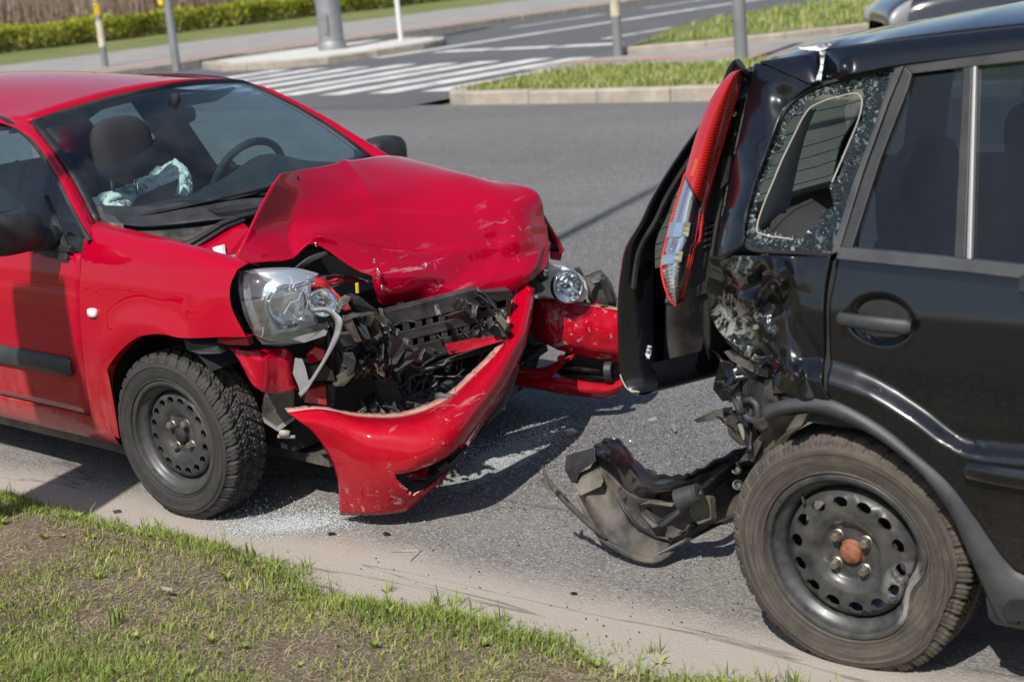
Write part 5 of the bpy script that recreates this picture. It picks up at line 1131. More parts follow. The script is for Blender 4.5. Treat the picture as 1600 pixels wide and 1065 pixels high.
# crumpled, ribbed plastic of the grille carrier
fins = [([(735, 205), (790, 225), (845, 270), (885, 300), (790, 310), (755, 262)], -.42), ([(690, 330), (800, 312), (880, 298), (890, 316), (790, 335), (700, 352)], -.45), ([(700, 362), (745, 345), (800, 470), (770, 478), (735, 420)], -.46), ([(768, 345), (805, 335), (850, 460), (820, 470), (795, 410)], -.44), ([(830, 330), (870, 322), (915, 440), (880, 455), (850, 390)], -.42), ([(888, 318), (930, 345), (965, 410), (930, 430), (905, 370)], -.40), ([(560, 385), (590, 380), (600, 440), (585, 510), (550, 495), (560, 440)], -.49), ([(600, 370), (640, 380), (650, 480), (610, 500)], -.48), ([(640, 440), (740, 430), (770, 500), (650, 500)], -.47), ([(600, 590), (650, 510), (740, 505), (768, 580), (755, 640), (690, 690), (640, 640)], -.46), ([(650, 690), (690, 680), (745, 630), (765, 655), (700, 720), (655, 722)], -.46), ([(515, 610), (590, 590), (640, 640), (650, 690), (540, 690)], -.50),
        ([(970, 440), (1030, 470), (1085, 505), (1040, 520), (990, 600), (940, 600), (960, 520)], -.37), ([(1000, 520), (1120, 510), (1100, 570), (990, 640), (960, 620)], -.34), ([(655, 280), (740, 225), (720, 270), (660, 300)], -.45)]
cr_root = empty('grille_carrier', (0, 0, 0), 0, red)
for pts, y in fins:
    mb = MB(); Q = [R(*Z4(a, b), y+rnd.uniform(-.025, .025)) for a, b in pts]; mb.prism(Q, (-.010-rnd.random()*.03, .01, rnd.uniform(-.006, .006))); mb.build('broken_rib', M[rnd.choice(['dusty_plastic', 'grey_plastic', 'absorber'])], cr_root, smooth=0, fix=True)
r_ = random.Random(21)
def sheetlet(c, s, r, n=(7, 5)):
    """a crumpled scrap of thin sheet: small folded grid of random orientation"""
    e = Matrix.Rotation(r.uniform(-.9, .9), 3, 'Z') @ Matrix.Rotation(r.uniform(-1.2, 1.2), 3, 'X') @ Matrix.Rotation(r.uniform(0, 6.3), 3, 'Y'); sd = r.uniform(0, 99); L, Wd = s*r.uniform(1.0, 1.9), s*r.uniform(.45, .9); G = []; bend = r.uniform(-1, 1)
    for i in range(n[1]):
        row = []
        for j in range(n[0]):
            a, b = j/(n[0]-1)-.5, i/(n[1]-1)-.5; f = mnoise.noise((a*3+sd, b*3, sd)); h = s*(.55*bend*(a*a*2-abs(b)*.6)+.5*abs(f)); ed = 1+.25*mnoise.noise((a*7+sd, b*7, 3))
            row.append(Vector(tuple(c))+e @ Vector((a*L*2*ed, h, b*Wd*2*ed)))
        G.append(row)
    return G
def shard_field(n, poly, yf, smin, smax, mats, parent, name='broken_rib', frame=R, thin=(.002, .005)):
    xs = [p[0] for p in poly]; ys = [p[1] for p in poly]; k = 0
    while k < n:
        u, v = r_.uniform(min(xs), max(xs)), r_.uniform(min(ys), max(ys))
        if not inpoly((u, v), poly): continue
        k += 1; c = frame(u, v, yf(u, v)+r_.uniform(-.04, .04)); m = MB(); m.grid(sheetlet(c, r_.uniform(smin, smax), r_)); m.build(name, M[r_.choice(mats)], parent, smooth=32, solid=r_.uniform(*thin))
shard_field(40, [Z4(*q) for q in ((560, 370), (700, 340), (900, 300), (980, 420), (1080, 500), (960, 620), (760, 650), (600, 640), (540, 500))], lambda u, v: -.47+.0011*(u-495), .012, .032, ['dusty_plastic', 'grey_plastic', 'absorber', 'black_plastic'], cr_root)
shard_field(26, [Z5(*q) for q in ((10, 360), (120, 330), (240, 390), (230, 440), (120, 450), (0, 440))], lambda u, v: -.36+.0011*(u-560), .012, .032, ['absorber', 'dusty_plastic', 'silver_shard'], cr_root)
shard_field(20, [Z5(*q) for q in ((0, 560), (130, 590), (300, 590), (420, 520), (300, 610), (150, 640), (0, 630))], lambda u, v: -.38+.0012*(u-560), .012, .035, ['absorber', 'dark_void', 'dusty_plastic', 'grey_plastic'], cr_root)
shard_field(14, [Z5(*q) for q in ((440, 180), (560, 160), (590, 200), (560, 320), (480, 330))], lambda u, v: .02+.0013*(u-745), .012, .035, ['absorber', 'dark_void', 'dusty_plastic'], cr_root)
shard_field(16, [Z6(*q) for q in ((960, 780), (1070, 700), (1060, 760), (990, 830))], lambda u, v: .50, .010, .02, ['absorber', 'grey_plastic', 'black_plastic'], cr_root)
m2 = MB(); c = R(*Z5(565, 285), .20); m2.lathe([(.001, -.02), (.02, -.014), (.030, 0), (.032, .004)], 20, O=c, A=(.8, -.5, .2)); m2.build('small_lamp', M['reflector'], red, smooth=180)

shard_field(6, [Z5(*q) for q in ((120, 240), (480, 170), (500, 330), (240, 400))], lambda u, v: -.30+.0026*(u-607)*.9, .010, .030, ['absorber', 'black_plastic', 'dark_void'], cr_root)
shard_field(9, [Z5(*q) for q in ((190, 480), (560, 360), (560, 440), (200, 580))], lambda u, v: -.22+.0022*(u-640), .010, .030, ['absorber', 'dark_void', 'dusty_plastic'], cr_root)
r2 = random.Random(77)
for k in range(16):                      # loose wires and hoses in the gap
    u0, v0 = r2.uniform(575, 780), r2.uniform(480, 620); y0 = -.36+.0026*(u0-575)*.9
    if v0 > 655-(u0-575)*.30 or v0 < 500-(u0-575)*.12: continue
    q = [R(u0+i*r2.uniform(6, 16), v0+r2.uniform(-10, 10)+6*math.sin(i), y0+i*.012) for i in range(5)]; mb = MB(); mb.tube(cr(q, 14), r2.uniform(.0025, .006), 6); mb.build('loose_wire', M[r2.choice(['black_plastic', 'grey_plastic', 'absorber'])], cr_root, smooth=60)

# cracks across the broken headlamp lens
LG = surf([[R(*p) for p in r] for r in (LT[0], LT[1], LT[2], LB[1], LB[2])], 40, 40); rc = random.Random(5)
for k in range(5):
    i, j = rc.uniform(14, 36), rc.uniform(6, 34); a = rc.uniform(0, 6.28); pts = []
    for t in range(6):
        ii, jj = min(39, max(0, int(i))), min(39, max(0, int(j))); pts.append(LG[ii][jj]+np.array([.003, -.003, .001])); a += rc.uniform(-.6, .6); i += 3.2*math.sin(a); j += 3.2*math.cos(a)
    pts = [p for q, p in enumerate(pts) if q == 0 or np.linalg.norm(p-pts[q-1]) > 1e-4]
    if len(pts) > 2: mb = MB(); mb.tube(pts, [.0009]+[.0006]*(len(pts)-2)+[.0003], 4); mb.build('lens_crack', M['crack_white'], hr_, smooth=0)
# ================================================================== the black car (x forward, y left, z up, origin under the rear axle)
blk = empty('black_car', (XB, YB, 0), -AB)
tag(blk, 'black car with crushed rear corner, popped tail lamp and hanging tailgate', 'car')
def K(u, v=None, y=None):
    if y is None: (u, v), y = u, v
    return P(u, v, 1, y, 'B')
def KZ(u, v, z): return P(u, v, 2, z, 'B')
ledge_t = np.array([onside(u, v, lambda x, z: .82, 'B')[[0, 2]] for u, v in [(1180, 570), (1220, 562), (1256, 558), (1291, 558), (1338, 573), (1398, 605), (1452, 644), (1498, 683), (1523, 694), (1600, 697)]])
ledge_b = np.array([onside(u, v, lambda x, z: .84, 'B')[[0, 2]] for u, v in [(1180, 600), (1220, 590), (1256, 590), (1291, 595), (1363, 619), (1434, 662), (1470, 690), (1505, 706), (1540, 713), (1600, 722)]])
def zlt(x): return float(np.interp(x, ledge_t[:, 0], ledge_t[:, 1])) if x < ledge_t[-1, 0] else ledge_t[-1, 1]
def zlb(x): return float(np.interp(x, ledge_b[:, 0], ledge_b[:, 1])) if x < ledge_b[-1, 0] else ledge_b[-1, 1]
def ysB(x, z):
    y = lerp_tab(z, [.15, .22, .35, .5, .65, .78, .885, .90, .98, 1.03], [.775, .795, .808, .815, .8175, .8185, .8185, .8165, .7985, .785])
    t, b = zlt(x), zlb(x)
    y += .034*ss(0, 1, (t-z)/max(.01, t-b)) - .016*ss(.05, .30, b-z)
    if x < -.1: y -= .3*(x+.1)**2
    return y
ygB = lambda x, z: .785-(z-1.03)*.42
def onB(u, v): return onside(u, v, ysB, 'B')
def onG(u, v, d=0.): return onside(u, v, lambda x, z: ygB(x, z)+d, 'B')
flo = [(1196, 634), (1212, 628), (1255, 622), (1300, 625), (1370, 661), (1433, 711), (1483, 757), (1521, 807), (1558, 862), (1585, 893), (1612, 905)]
fli = [(1202, 660), (1220, 651), (1258, 644), (1304, 653), (1370, 684), (1437, 738), (1483, 800), (1508, 854), (1538, 921), (1562, 968), (1590, 976)]
floX = np.array([onB(*q) for q in flo])
def zfl(x): return float(np.interp(x, floX[:, 0], floX[:, 2])) if x < floX[-1, 0] else .30
def zblt(x): return 1.012-.035*x
# ---- rear door
def bgrid(x0, x1, n, zt, zb, m, xsh=lambda z: 0):
    G = []
    for t in np.linspace(0, 1, m):
        row = []
        for x in np.linspace(x0, x1, n):
            a, b = zt(x), zb(x); z = a+(b-a)*t; xx = x+xsh(z)*(1-(x-x0)/(x1-x0)); row.append((xx, -ysB(xx, z), z))
        G.append(row)
    return G
shc = [onB(*q) for q in [(1306, 405), (1293, 469), (1293, 555), (1288, 596)]]
xs0 = shc[1][0]
def shx_(z): return float(np.interp(z, [p[2] for p in shc[::-1]], [p[0] for p in shc[::-1]]))-xs0
hc = onB(1374, 500)                                        # handle centre
def dish(p):
    x, y, z = p; d = math.hypot((x-hc[0])/.085, (z-hc[2])/.062); return (x, y+.032*(1-ss(.55, 1.0, d)), z)
G = [[dish(p) for p in r] for r in bgrid(xs0+.006, 1.28, 190, zblt, lambda x: max(.235, zfl(x)+.003), 90, shx_)]
mb = MB(); mb.grid(G); door = mb.build('rear_door', M['black_paint'], blk, smooth=50, solid=.015, off=1)
mb = MB(); mb.grid([[(p[0], -p[1], p[2]) for p in r] for r in bgrid(xs0+.006, 1.28, 40, zblt, lambda x: max(.235, zfl(x)), 24)], flip=True); mb.build('rear_door', M['black_paint'], blk, smooth=50)
mb = MB(); mb.grid([[(x, -ysB(x, z)+.02, z) for x in np.linspace(-.12, 1.3, 30)] for z in np.linspace(1.0, .62, 8)]); mb.build('door_aperture', M['dark_void'], blk)
# handle: a bar with a separate cap, over the dish
a, b = onB(1309, 494), onB(1437, 509); a = a+np.array([.012, 0, 0]); b = b-np.array([.012, 0, 0]); hd = empty('door_handle', (0, 0, 0), 0, door)
ax = b-a; mb = MB(); path = [a+ax*t+np.array([0, -.020-.014*math.sin(math.pi*t), .002*math.sin(math.pi*t)]) for t in np.linspace(.235, 1, 14)]; mb.tube(path, [.0165]*4+[.018]*9+[.012], 14, flat=.62, up=(0, 0, 1)); mb.build('grip', M['grey_plastic'], hd, smooth=60)
path = [a+ax*t+np.array([0, -.020-.010*math.sin(math.pi*t), 0]) for t in np.linspace(-.02, .228, 8)]; mb = MB(); mb.tube(path, [.010]+[.0165]*7, 14, flat=.62, up=(0, 0, 1)); mb.build('grip_cap', M['grey_plastic'], hd, smooth=60)
for t in (.1, .9): 
    m2 = MB(); m2.box(a+ax*t+np.array([0, -.004, 0]), (.02, .035, .02)); m2.build('grip_foot', M['black_plastic'], hd, smooth=0)
# lower bump strip
e = onB(1508, 732); mb = MB(); path = [(x, -ysB(x, e[2])-.008, e[2]-.02*(x-e[0])) for x in np.linspace(e[0]+.012, 1.24, 14)]; mb.tube([(e[0], -ysB(*e[[0, 2]])-.0, e[2])]+path, [.012]+[.024]*14, 12, flat=.55, up=(0, 0, 1)); mb.build('bump_strip', M['black_paint'], door, smooth=60)
# ---- quarter panel: clean strip by the door, then the crush
QL = [A2(505, 118), A2(498, 190), A2(492, 260), A2(498, 330), A2(512, 400), A2(545, 465), A2(600, 520), A2(690, 580), A2(775, 635), (1213, 628)]
QR = [(1299, 400), (1293, 430), (1290, 452), (1288, 480), (1288, 505), (1288, 530), (1288, 555), (1286, 580), (1285, 600), (1297, 623)]
def quarter():
    r = random.Random(4); n, m = 84, 76; L = cr(QL, m); Rr = cr(QR, m); G = []
    # folds: (u, v, direction, reach, height)  in pixels of the photograph's crush zone
    ridges = [((1165, 398), (1195, 405), .045, 9), ((1195, 405), (1150, 425), .05, 8), ((1195, 405), (1190, 450), -.035, 10), ((1185, 395), (1222, 440), .04, 8), ((1222, 440), (1200, 455), .03, 7), ((1222, 440), (1235, 560), .045, 9), ((1205, 500), (1190, 560), .05, 9), ((1115, 460), (1180, 470), .045, 10), ((1180, 470), (1200, 520), .05, 9), ((1150, 520), (1165, 545), .03, 9), ((1110, 430), (1140, 442), -.03, 9), ((1235, 480), (1285, 560), -.022, 14), ((1200, 470), (1230, 480), -.045, 12), ((1140, 480), (1150, 530), -.03, 9), ((1222, 440), (1290, 470), -.014, 9), ((1210, 530), (1240, 590), -.03, 10)]
    def seg(p, a, b):
        ax, ay = b[0]-a[0], b[1]-a[1]; t = min(1, max(0, ((p[0]-a[0])*ax+(p[1]-a[1])*ay)/(ax*ax+ay*ay))); return math.hypot(p[0]-a[0]-t*ax, p[1]-a[1]-t*ay)
    for i in range(m):
        row = []
        for j in range(n):
            s = j/(n-1); q = L[i]*(1-s)+Rr[i]*s; y = -.80
            crush = (1-ss(.45, .85, s))*ss(-.05, .12, i/(m-1))
            base = onB(*q); yb = base[1] + .035*(1-ss(.0, .55, s))*ss(.0, .3, i/(m-1)) + .03*crush
            k = 0
            for A_, B_, h, w_ in ridges:
                d = seg(q, A_, B_); k += .45*h*math.exp(-(d/(w_*2.2)))
            tri = lambda t: abs((t % 2)-1)-.5
            w1 = 1.3*mnoise.noise((q[0]*.012, q[1]*.012, 2)); w2 = 1.3*mnoise.noise((q[0]*.012, q[1]*.012, 7))
            k += crush*(.062*tri((q[0]*.86+q[1]*.5)/62+w1)+.050*tri((-q[0]*.35+q[1]*.94)/54+w2)+.006*tri((q[0]*.6-q[1]*.8)/30+w1))
            row.append(P(q[0], q[1], 1, yb-k*(.25+.75*(1-ss(.6, 1, s))), 'B'))
        G.append(row)
    mb = MB(); mb.grid(G); o = mb.build('rear_quarter', M['black_crush'], blk, smooth=24, solid=.006)
    fl = [(p, pix('B', p)) for r in G for p in r]
    for A_, B_ in (((1148, 427), (1168, 408)), ((1168, 408), (1190, 401)), ((1190, 401), (1197, 432)), ((1222, 440), (1226, 470)), ((1205, 480), (1200, 540)), ((1130, 470), (1160, 500))):
        pts = []
        for t in np.linspace(0, 1, 7):
            u, v = A_[0]+(B_[0]-A_[0])*t, A_[1]+(B_[1]-A_[1])*t; pts.append(min(fl, key=lambda e: (e[1][0]-u)**2+(e[1][1]-v)**2)[0]+np.array([.002, -.003, .001]))
        pts = [p for i, p in enumerate(pts) if i == 0 or np.linalg.norm(p-pts[i-1]) > .002]
        if len(pts) > 2: m2 = MB(); m2.tube(pts, [.001]+[.0032]*(len(pts)-2)+[.0008], 6, flat=.5); m2.build('bright_crease', M['white_scrape'], o, smooth=180)
    mb = MB(); mb.grid([[(p[0]+.03, p[1]+.07, p[2]) for p in r[::6]] for r in G[::6]]); mb.build('inner_skin', M['dark_void'], o)
    return G
QG = quarter()
mb = MB(); mb.grid([[(x, ysB(x, z), z) for x in np.linspace(-.62, -.01, 16)] for z in np.linspace(1.01, .62, 12)], flip=True); mb.build('rear_quarter', M['black_paint'], blk)
def K2(u, v, y):
    p = onG(u, v, d=.012); return p+np.array([0, -.0025, .001])
# ---- wheel-arch flare and liner
n = 60; fo = cr([onB(*q) for q in flo], n); fi = cr([onside(*q, lambda x, z: .845-.012*ss(.1, .4, x), 'B') for q in fli], n)
fo = [p+np.array([0, -.002, 0]) for p in fo]; md = [(p+q)/2+np.array([0, -.016, 0]) for p, q in zip(fo, fi)]
G = np.array([cr([p+np.array([0, .012, .0]), p, m_, q, q+np.array([0, .03, .004])], 14) for p, m_, q in zip(fo, md, fi)]).transpose(1, 0, 2)
mb = MB(); mb.grid(G); fl_ = mb.build('wheel_arch_flare', M['grey_plastic'], blk, smooth=50)
mb = MB(); mb.grid([[q+np.array([0, .03, .004]) for q in fi], [q+np.array([(0-q[0])*.02, .30, .01]) for q in fi]]); mb.grid([[np.array([q[0], -.50, q[2]]) for q in fi], [np.array([q[0]*.1, -.50, .2]) for q in fi]]); mb.build('wheel_liner', M['dark_void'], blk)
rag = [(1202, 655, -.83), (1222, 650, -.845), (1262, 646, -.845), (1258, 660, -.84), (1240, 668, -.83), (1228, 690, -.80), (1205, 700, -.78), (1192, 715, -.75), (1185, 705, -.74)]
slab('torn_liner', rag, 'dusty_plastic', blk, d=(.004, .03, 0), frame=K)
slab('torn_liner', [(1245, 648, -.85), (1262, 645, -.85), (1252, 665, -.85), (1232, 680, -.84), (1228, 672, -.845)], 'dusty_plastic', blk, d=(.004, .02, 0), frame=K)
# sill behind the flare's foot and jack notch
mb = MB(); mb.grid([[(x, -ysB(x, z)+dy, z) for x in np.linspace(.36, 1.3, 14)] for z, dy in ((.30, .0), (.25, -.005), (.2, -.0), (.17, .03), (.16, .10))]); mb.build('sill', M['grey_plastic'], blk)
slab('jack_notch', [(1568, 946, -.84), (1580, 935, -.84), (1612, 935, -.84), (1612, 968, -.84), (1578, 966, -.84)], 'dark_void', blk, d=(0, -.012, 0), frame=K)
# ---- pillar and rail above the side glass
DL = [(1190, 99), (1177, 103), (1170, 138), (1160, 190), (1150, 235), (1143, 263), (1133, 317), (1122, 365), (1112, 412)]
DR = [(1268, 133), (1252, 144), (1236, 158), (1222, 176), (1207, 212), (1193, 249), (1179, 287), (1165, 340), (1160, 385)]
def dpillar():
    n, m = 26, 50; L = cr(DL, m); Rr = cr(DR, m); G = []
    for i in range(m):
        row = []
        for j in range(n):
            s = j/(n-1); q = L[i]*(1-s)+Rr[i]*s; p = onG(*q, d=.012)
            y = p[1]+.03*(1-s)**3 + .020*math.exp(-((q[0]-1222)/16)**2-((q[1]-160)/22)**2) + .030*ss(235, 300, q[1])*(1-s)**2 - .008*math.exp(-((q[0]-1150)/10)**2-((q[1]-235)/10)**2) + .006*mnoise.noise((q[0]*.03, q[1]*.03, 4))
            row.append(P(q[0], q[1], 1, y, 'B'))
        G.append(row)
    mb = MB(); mb.grid(G, flip=True); mb.build('rear_pillar', M['black_paint'], blk, smooth=60, solid=.006)
dpillar()
RTOP = [(1190, 99), (1225, 94), (1262, 88), (1300, 78), (1400, 66), (1500, 55), (1575, 47), (1640, 40)]
RBOT = [(1268, 133), (1290, 127), (1311, 121), (1350, 114), (1408, 103), (1500, 92), (1575, 83), (1640, 75)]
def rail():
    n, m = 90, 14; T = cr(RTOP, n); B = cr(RBOT, n); G = []
    for i in range(m):
        row = []
        for j in range(n):
            t = i/(m-1); q = T[j]*(1-t)+B[j]*t; p = onG(*q, d=.010); y = p[1]+.03*(1-t)**3
            d = math.exp(-((q[0]-1288-(q[1]-100)*.35)/15)**2)*ss(60, 95, q[1]); y += .045*d - .022*math.exp(-((q[0]-1318)/10)**2-((q[1]-105)/14)**2)
            row.append(P(q[0], q[1], 1, y, 'B'))
        G.append(row)
    mb = MB(); mb.grid(G); mb.build('roof_rail', M['black_paint'], blk, smooth=60, solid=.006); return G[0]
rtop = rail()
def zroof(x): return float(np.interp(x, [-.36, -.30, -.2, 0, .2, .5, 1, 1.6], [1.405, 1.43, 1.463, 1.497, 1.522, 1.538, 1.545, 1.54]))
G = []
xsr = [p[0] for p in rtop]+list(np.linspace(rtop[-1][0]+.1, 2.0, 10)); edge = {}
for t in np.linspace(0, 1, 24):
    row = []
    for j, x in enumerate(xsr):
        e = rtop[j] if j < len(rtop) else np.array([x, rtop[-1][1], rtop[-1][2]+.0]); y = e[1]+t*(2*-e[1]); k = abs(2*t-1); zc = zroof(x)
        dent = .02*math.exp(-((x+.12)/.08)**2-((y+.52)/.08)**2); z = e[2]+(zc-e[2])*(1-k**3.2) - dent; row.append((x-.10*(1-k*k)*max(0, 1-j/40), y, z))
    G.append(row)
mb = MB(); mb.grid(G, flip=False); mb.build('roof', M['black_paint'], blk, smooth=60, solid=.006)
# groove line between roof and rail
mb = MB(); mb.tube([p+np.array([0, -.004, .002]) for p in rtop], .004, 5); mb.build('roof_seam', M['dark_void'], blk)
# white scrape on the roof edge and scuffs in the dent
gridpart('scraped_metal', [zz(lambda a, b: (1100+a/3.2, b/3.2), (475, 240, -.60), (520, 238, -.60), (590, 226, -.60), (655, 214, -.60)), zz(lambda a, b: (1100+a/3.2, b/3.2), (500, 268, -.612), (540, 255, -.612), (590, 258, -.615), (635, 235, -.615))], 22, 6, 'white_scrape', blk, .0012, noise=.001, smooth=70, frame=K2)
gridpart('scraped_metal', [zz(lambda a, b: (1100+a/3.2, b/3.2), (580, 262, -.585), (600, 262, -.585), (612, 258, -.59)), zz(lambda a, b: (1100+a/3.2, b/3.2), (585, 330, -.585), (592, 330, -.585), (600, 325, -.585)), zz(lambda a, b: (1100+a/3.2, b/3.2), (560, 408, -.60), (575, 405, -.60), (588, 408, -.60))], 8, 16, 'white_scrape', blk, .0012, noise=.001, smooth=70, frame=K2)
# ---- door window frame, panes
def trim(name, px, mat, d=.012, th=.018, bevel=.003, parent=blk):
    mb = MB(); mb.prism([onG(*q, d=d) for q in px], (0, th, 0)); return mb.build(name, M[mat], parent, smooth=0, bevel=bevel, fix=True)
trim('window_sill_trim', [(1311, 386), (1400, 394), (1500, 404), (1640, 418), (1640, 441), (1500, 425), (1400, 415), (1305, 405)], 'grey_plastic', d=.026)
trim('window_frame_top', [(1412, 103), (1500, 91), (1640, 73), (1640, 92), (1500, 107), (1424, 116)], 'black_plastic', d=.018)
trim('window_frame_post', [(1413, 103), (1425, 116), (1418, 140), (1375, 250), (1330, 391), (1311, 393), (1350, 270), (1390, 160)], 'black_plastic', d=.018)
trim('pillar_cover', [(1397, 107), (1412, 103), (1388, 160), (1348, 270), (1310, 394), (1297, 398), (1330, 290), (1368, 190)], 'grey_plastic', d=.024)
trim('window_divider', [(1504, 106), (1519, 104), (1514, 250), (1508, 405), (1490, 403), (1497, 250)], 'black_plastic', d=.018)
trim('divider_bead', [(1519, 104), (1525, 103), (1517, 406), (1509, 405)], 'galvanised', d=.022)
def pane(name, px, mat, parent=blk):
    mb = MB(); mb.add([onG(*q, d=.004) for q in px], [tuple(range(len(px)))]); return mb.build(name, M[mat], parent, smooth=0)
pane('window_pane', [(1420, 110), (1508, 99), (1500, 410), (1318, 396)], 'tinted_glass'); pane('window_pane', [(1516, 98), (1700, 78), (1700, 430), (1508, 410)], 'tinted_glass')
# the glazing goes on past the picture's edge: rest of the rear pane, door pillar, front pane, rail above
px_end = onG(1640, 250)[0]
def gpt(x, z, d=0.): return (x, -(ygB(x, z)+d), z)
def gsheet(name, x0, x1, z0, z1, mat, d, th=0, parent=blk, sl=0.):
    mb = MB(); mb.grid([[gpt(x-sl*(z-1.0), z, d) for x in np.linspace(x0, x1, 6)] for z in np.linspace(z0, z1, 6)]); return mb.build(name, M[mat], parent, smooth=180, solid=th)
gsheet('window_pane', px_end+.06, 1.26, 1.0, 1.45, 'tinted_glass', .004); gsheet('window_sill_trim', px_end-.02, 2.0, .965, 1.0, 'grey_plastic', .026, .01); gsheet('window_frame_top', px_end-.02, 1.62, 1.43, 1.46, 'black_plastic', .018, .01)
gsheet('door_pillar', 1.25, 1.34, .98, 1.46, 'black_plastic', .016, .02, sl=.1); gsheet('front_window_pane', 1.34, 1.98, 1.0, 1.43, 'tinted_glass', .004, sl=.85)
gsheet('windscreen_pillar', 1.96, 2.03, .98, 1.46, 'black_paint', .016, .02, sl=.95)
mb = MB(); e0 = rtop[-1]; mb.grid([[(x, e0[1]*(1-t)+gpt(x, 1.455, .012)[1]*t, e0[2]*(1-t)+1.455*t) for x in np.linspace(e0[0], 1.62, 8)] for t in (0, .5, 1)]); mb.build('roof_rail', M['black_paint'], blk, smooth=60)
# ---- shattered quarter window
QO = [(1163, 378), (1161, 362), (1170, 322), (1181, 285), (1200, 232), (1222, 182), (1238, 160), (1258, 145), (1284, 133), (1311, 125), (1350, 118), (1392, 110), (1384, 150), (1366, 205), (1345, 265), (1322, 330), (1302, 394), (1270, 396), (1230, 394), (1190, 392), (1172, 388)]
QI = [(1188, 357), (1184, 352), (1193, 322), (1208, 285), (1222, 251), (1243, 208), (1254, 186), (1268, 168), (1290, 157), (1311, 151), (1332, 146), (1345, 153), (1346, 170), (1340, 192), (1330, 222), (1305, 285), (1272, 332), (1268, 362), (1245, 372), (1215, 368), (1195, 362)]
n = 90; qo = cr(QO+[QO[0]], n); qi = cr(QI+[QI[0]], n); qr = random.Random(9)
jag = [q+(o_-q)*(.42 if q[0] < 1300 and q[1] < 345 else .12 if q[1] < 200 else 0)*qr.uniform(.6, 1.2)+np.array([qr.uniform(-5, 5), qr.uniform(-5, 5)]) for q, o_ in zip(qi, qo)]; jag[-1] = jag[0]
G = []
for t in np.linspace(0, 1, 7):
    G.append([onG(*(a*(1-t)+b*t), d=-.014-.004*t+.004*mnoise.noise((a[0]*.1, a[1]*.1, t*4))) for a, b in zip(qo, jag)])
mb = MB(); mb.grid(G); qw = mb.build('shattered_window', M['shatter'], blk, smooth=0, solid=.004)
mb = MB(); r = random.Random(31)
for i in range(1500):
    k = r.randrange(n-1); t = r.random()**.8; q = qo[k]*(1-t)+jag[k]*t+np.array([r.uniform(-2, 2), r.uniform(-2, 2)]); s = r.uniform(.0014, .0034)
    p = onG(*q, d=-.012); mb.box(p, (s, s*.6, s*r.uniform(.6, 1.2)), Matrix.Rotation(r.uniform(0, 3), 3, 'Y') @ Matrix.Rotation(r.uniform(-.7, .7), 3, 'Z'))
o = mb.build('glass_crumbs', M['crumb_dark'], qw, smooth=0); o['kind'] = 'stuff'
mb = MB(); mb.tube([onG(*q, d=-.006) for q in qo], .005, 5); mb.build('window_seal', M['dark_void'], qw)
TRM = [(1240, 374), (1190, 366), (1183, 354), (1193, 320), (1208, 284), (1222, 250), (1243, 207), (1254, 185), (1267, 168), (1290, 157), (1311, 151), (1336, 146), (1346, 153), (1346, 168), (1340, 191), (1322, 234), (1300, 285)]
mb = MB(); mb.tube([onG(*q, d=-.012) for q in cr(TRM, 50)], .0019, 6); mb.build('lining_edge', M['beige_trim'], qw)
# lining of the pillar, rear shelf, seat back, seen through the hole
rows = [[K(1183, 356, -.70), K(1208, 284, -.66), K(1243, 207, -.62), K(1267, 168, -.59)], [K(1200, 345, -.62), K(1222, 290, -.59), K(1250, 215, -.56), K(1270, 172, -.54)], [K(1232, 338, -.50), K(1240, 290, -.49), K(1258, 215, -.48), K(1276, 168, -.47)]]
mb = MB(); mb.grid(surf(rows, 16, 10)); mb.build('pillar_lining', M['pale_lining'], blk, smooth=180)
mb = MB(); mb.grid(surf([[K(1188, 360, -.66), K(1225, 330, -.60), K(1268, 310, -.50)], [K(1215, 372, -.70), K(1260, 365, -.68), K(1320, 350, -.62)], [K(1215, 390, -.72), K(1260, 392, -.72), K(1320, 390, -.72)]], 14, 8)); mb.build('load_cover', M['interior'], blk, smooth=180)
mb = MB(); mb.box((.05, 0, .45), (.12, 1.3, .5)); mb.box((.10, 0, .85), (.13, 1.28, .36), Matrix.Rotation(-.15, 3, 'Y')); mb.build('rear_seat', M['seat_cloth'], blk, smooth=0, bevel=.03)
for y in (-.36, .36):
    mb = MB(); mb.blob((.04, y, 1.13), (.05, .14, .09), 3); mb.build('headrest', M['seat_cloth'], blk, smooth=180)
    s_ = MB(); s_.blob((.95, y, .75), (.10, .25, .42), 3, R=Matrix.Rotation(-.15, 3, 'Y')); s_.build('front_seat', M['seat_cloth'], blk, smooth=180)
mb = MB(); mb.box((.98, 0, .35), (1.7, 1.3, .06)); mb.build('floor', M['interior'], blk, smooth=0)
# far flank: belt, pillars, tinted windows
mb = MB(); mb.grid([[(x, .78-.42*(z-1.03)*ok, z) for x in (xa, xb)] for z, ok in ((1.0, 0), (1.03, 1), (1.45, 1)) for xa, xb in ((.30, .38),)]); mb.build('far_pillar', M['black_plastic'], blk, solid=.05)
mb = MB(); mb.grid([[(x, .77, 1.0), (x+.14, .60, 1.43)] for x in (-.52, -.40)]); mb.build('far_pillar', M['black_plastic'], blk, solid=.05)
mb = MB(); mb.grid([[(x, .765, 1.04), (x+.12*(x < 0), .60, 1.42)] for x in (-.42, .34)]); mb.build('far_window', M['car_glass'], blk, smooth=0); mb = MB(); mb.grid([[(x, .765, 1.04), (x, .60, 1.42)] for x in (.36, 1.4)]); mb.build('far_window', M['tinted_glass'], blk, smooth=0)
mb = MB(); mb.grid([[(x, y, z-.035) for x in np.linspace(-.3, 1.8, 8) for z in (zroof(x)-.03*abs(y/.6)**2,)] for y in np.linspace(-.56, .56, 9)]); mb.build('roof_lining', M['grey_trim'], blk, smooth=180)
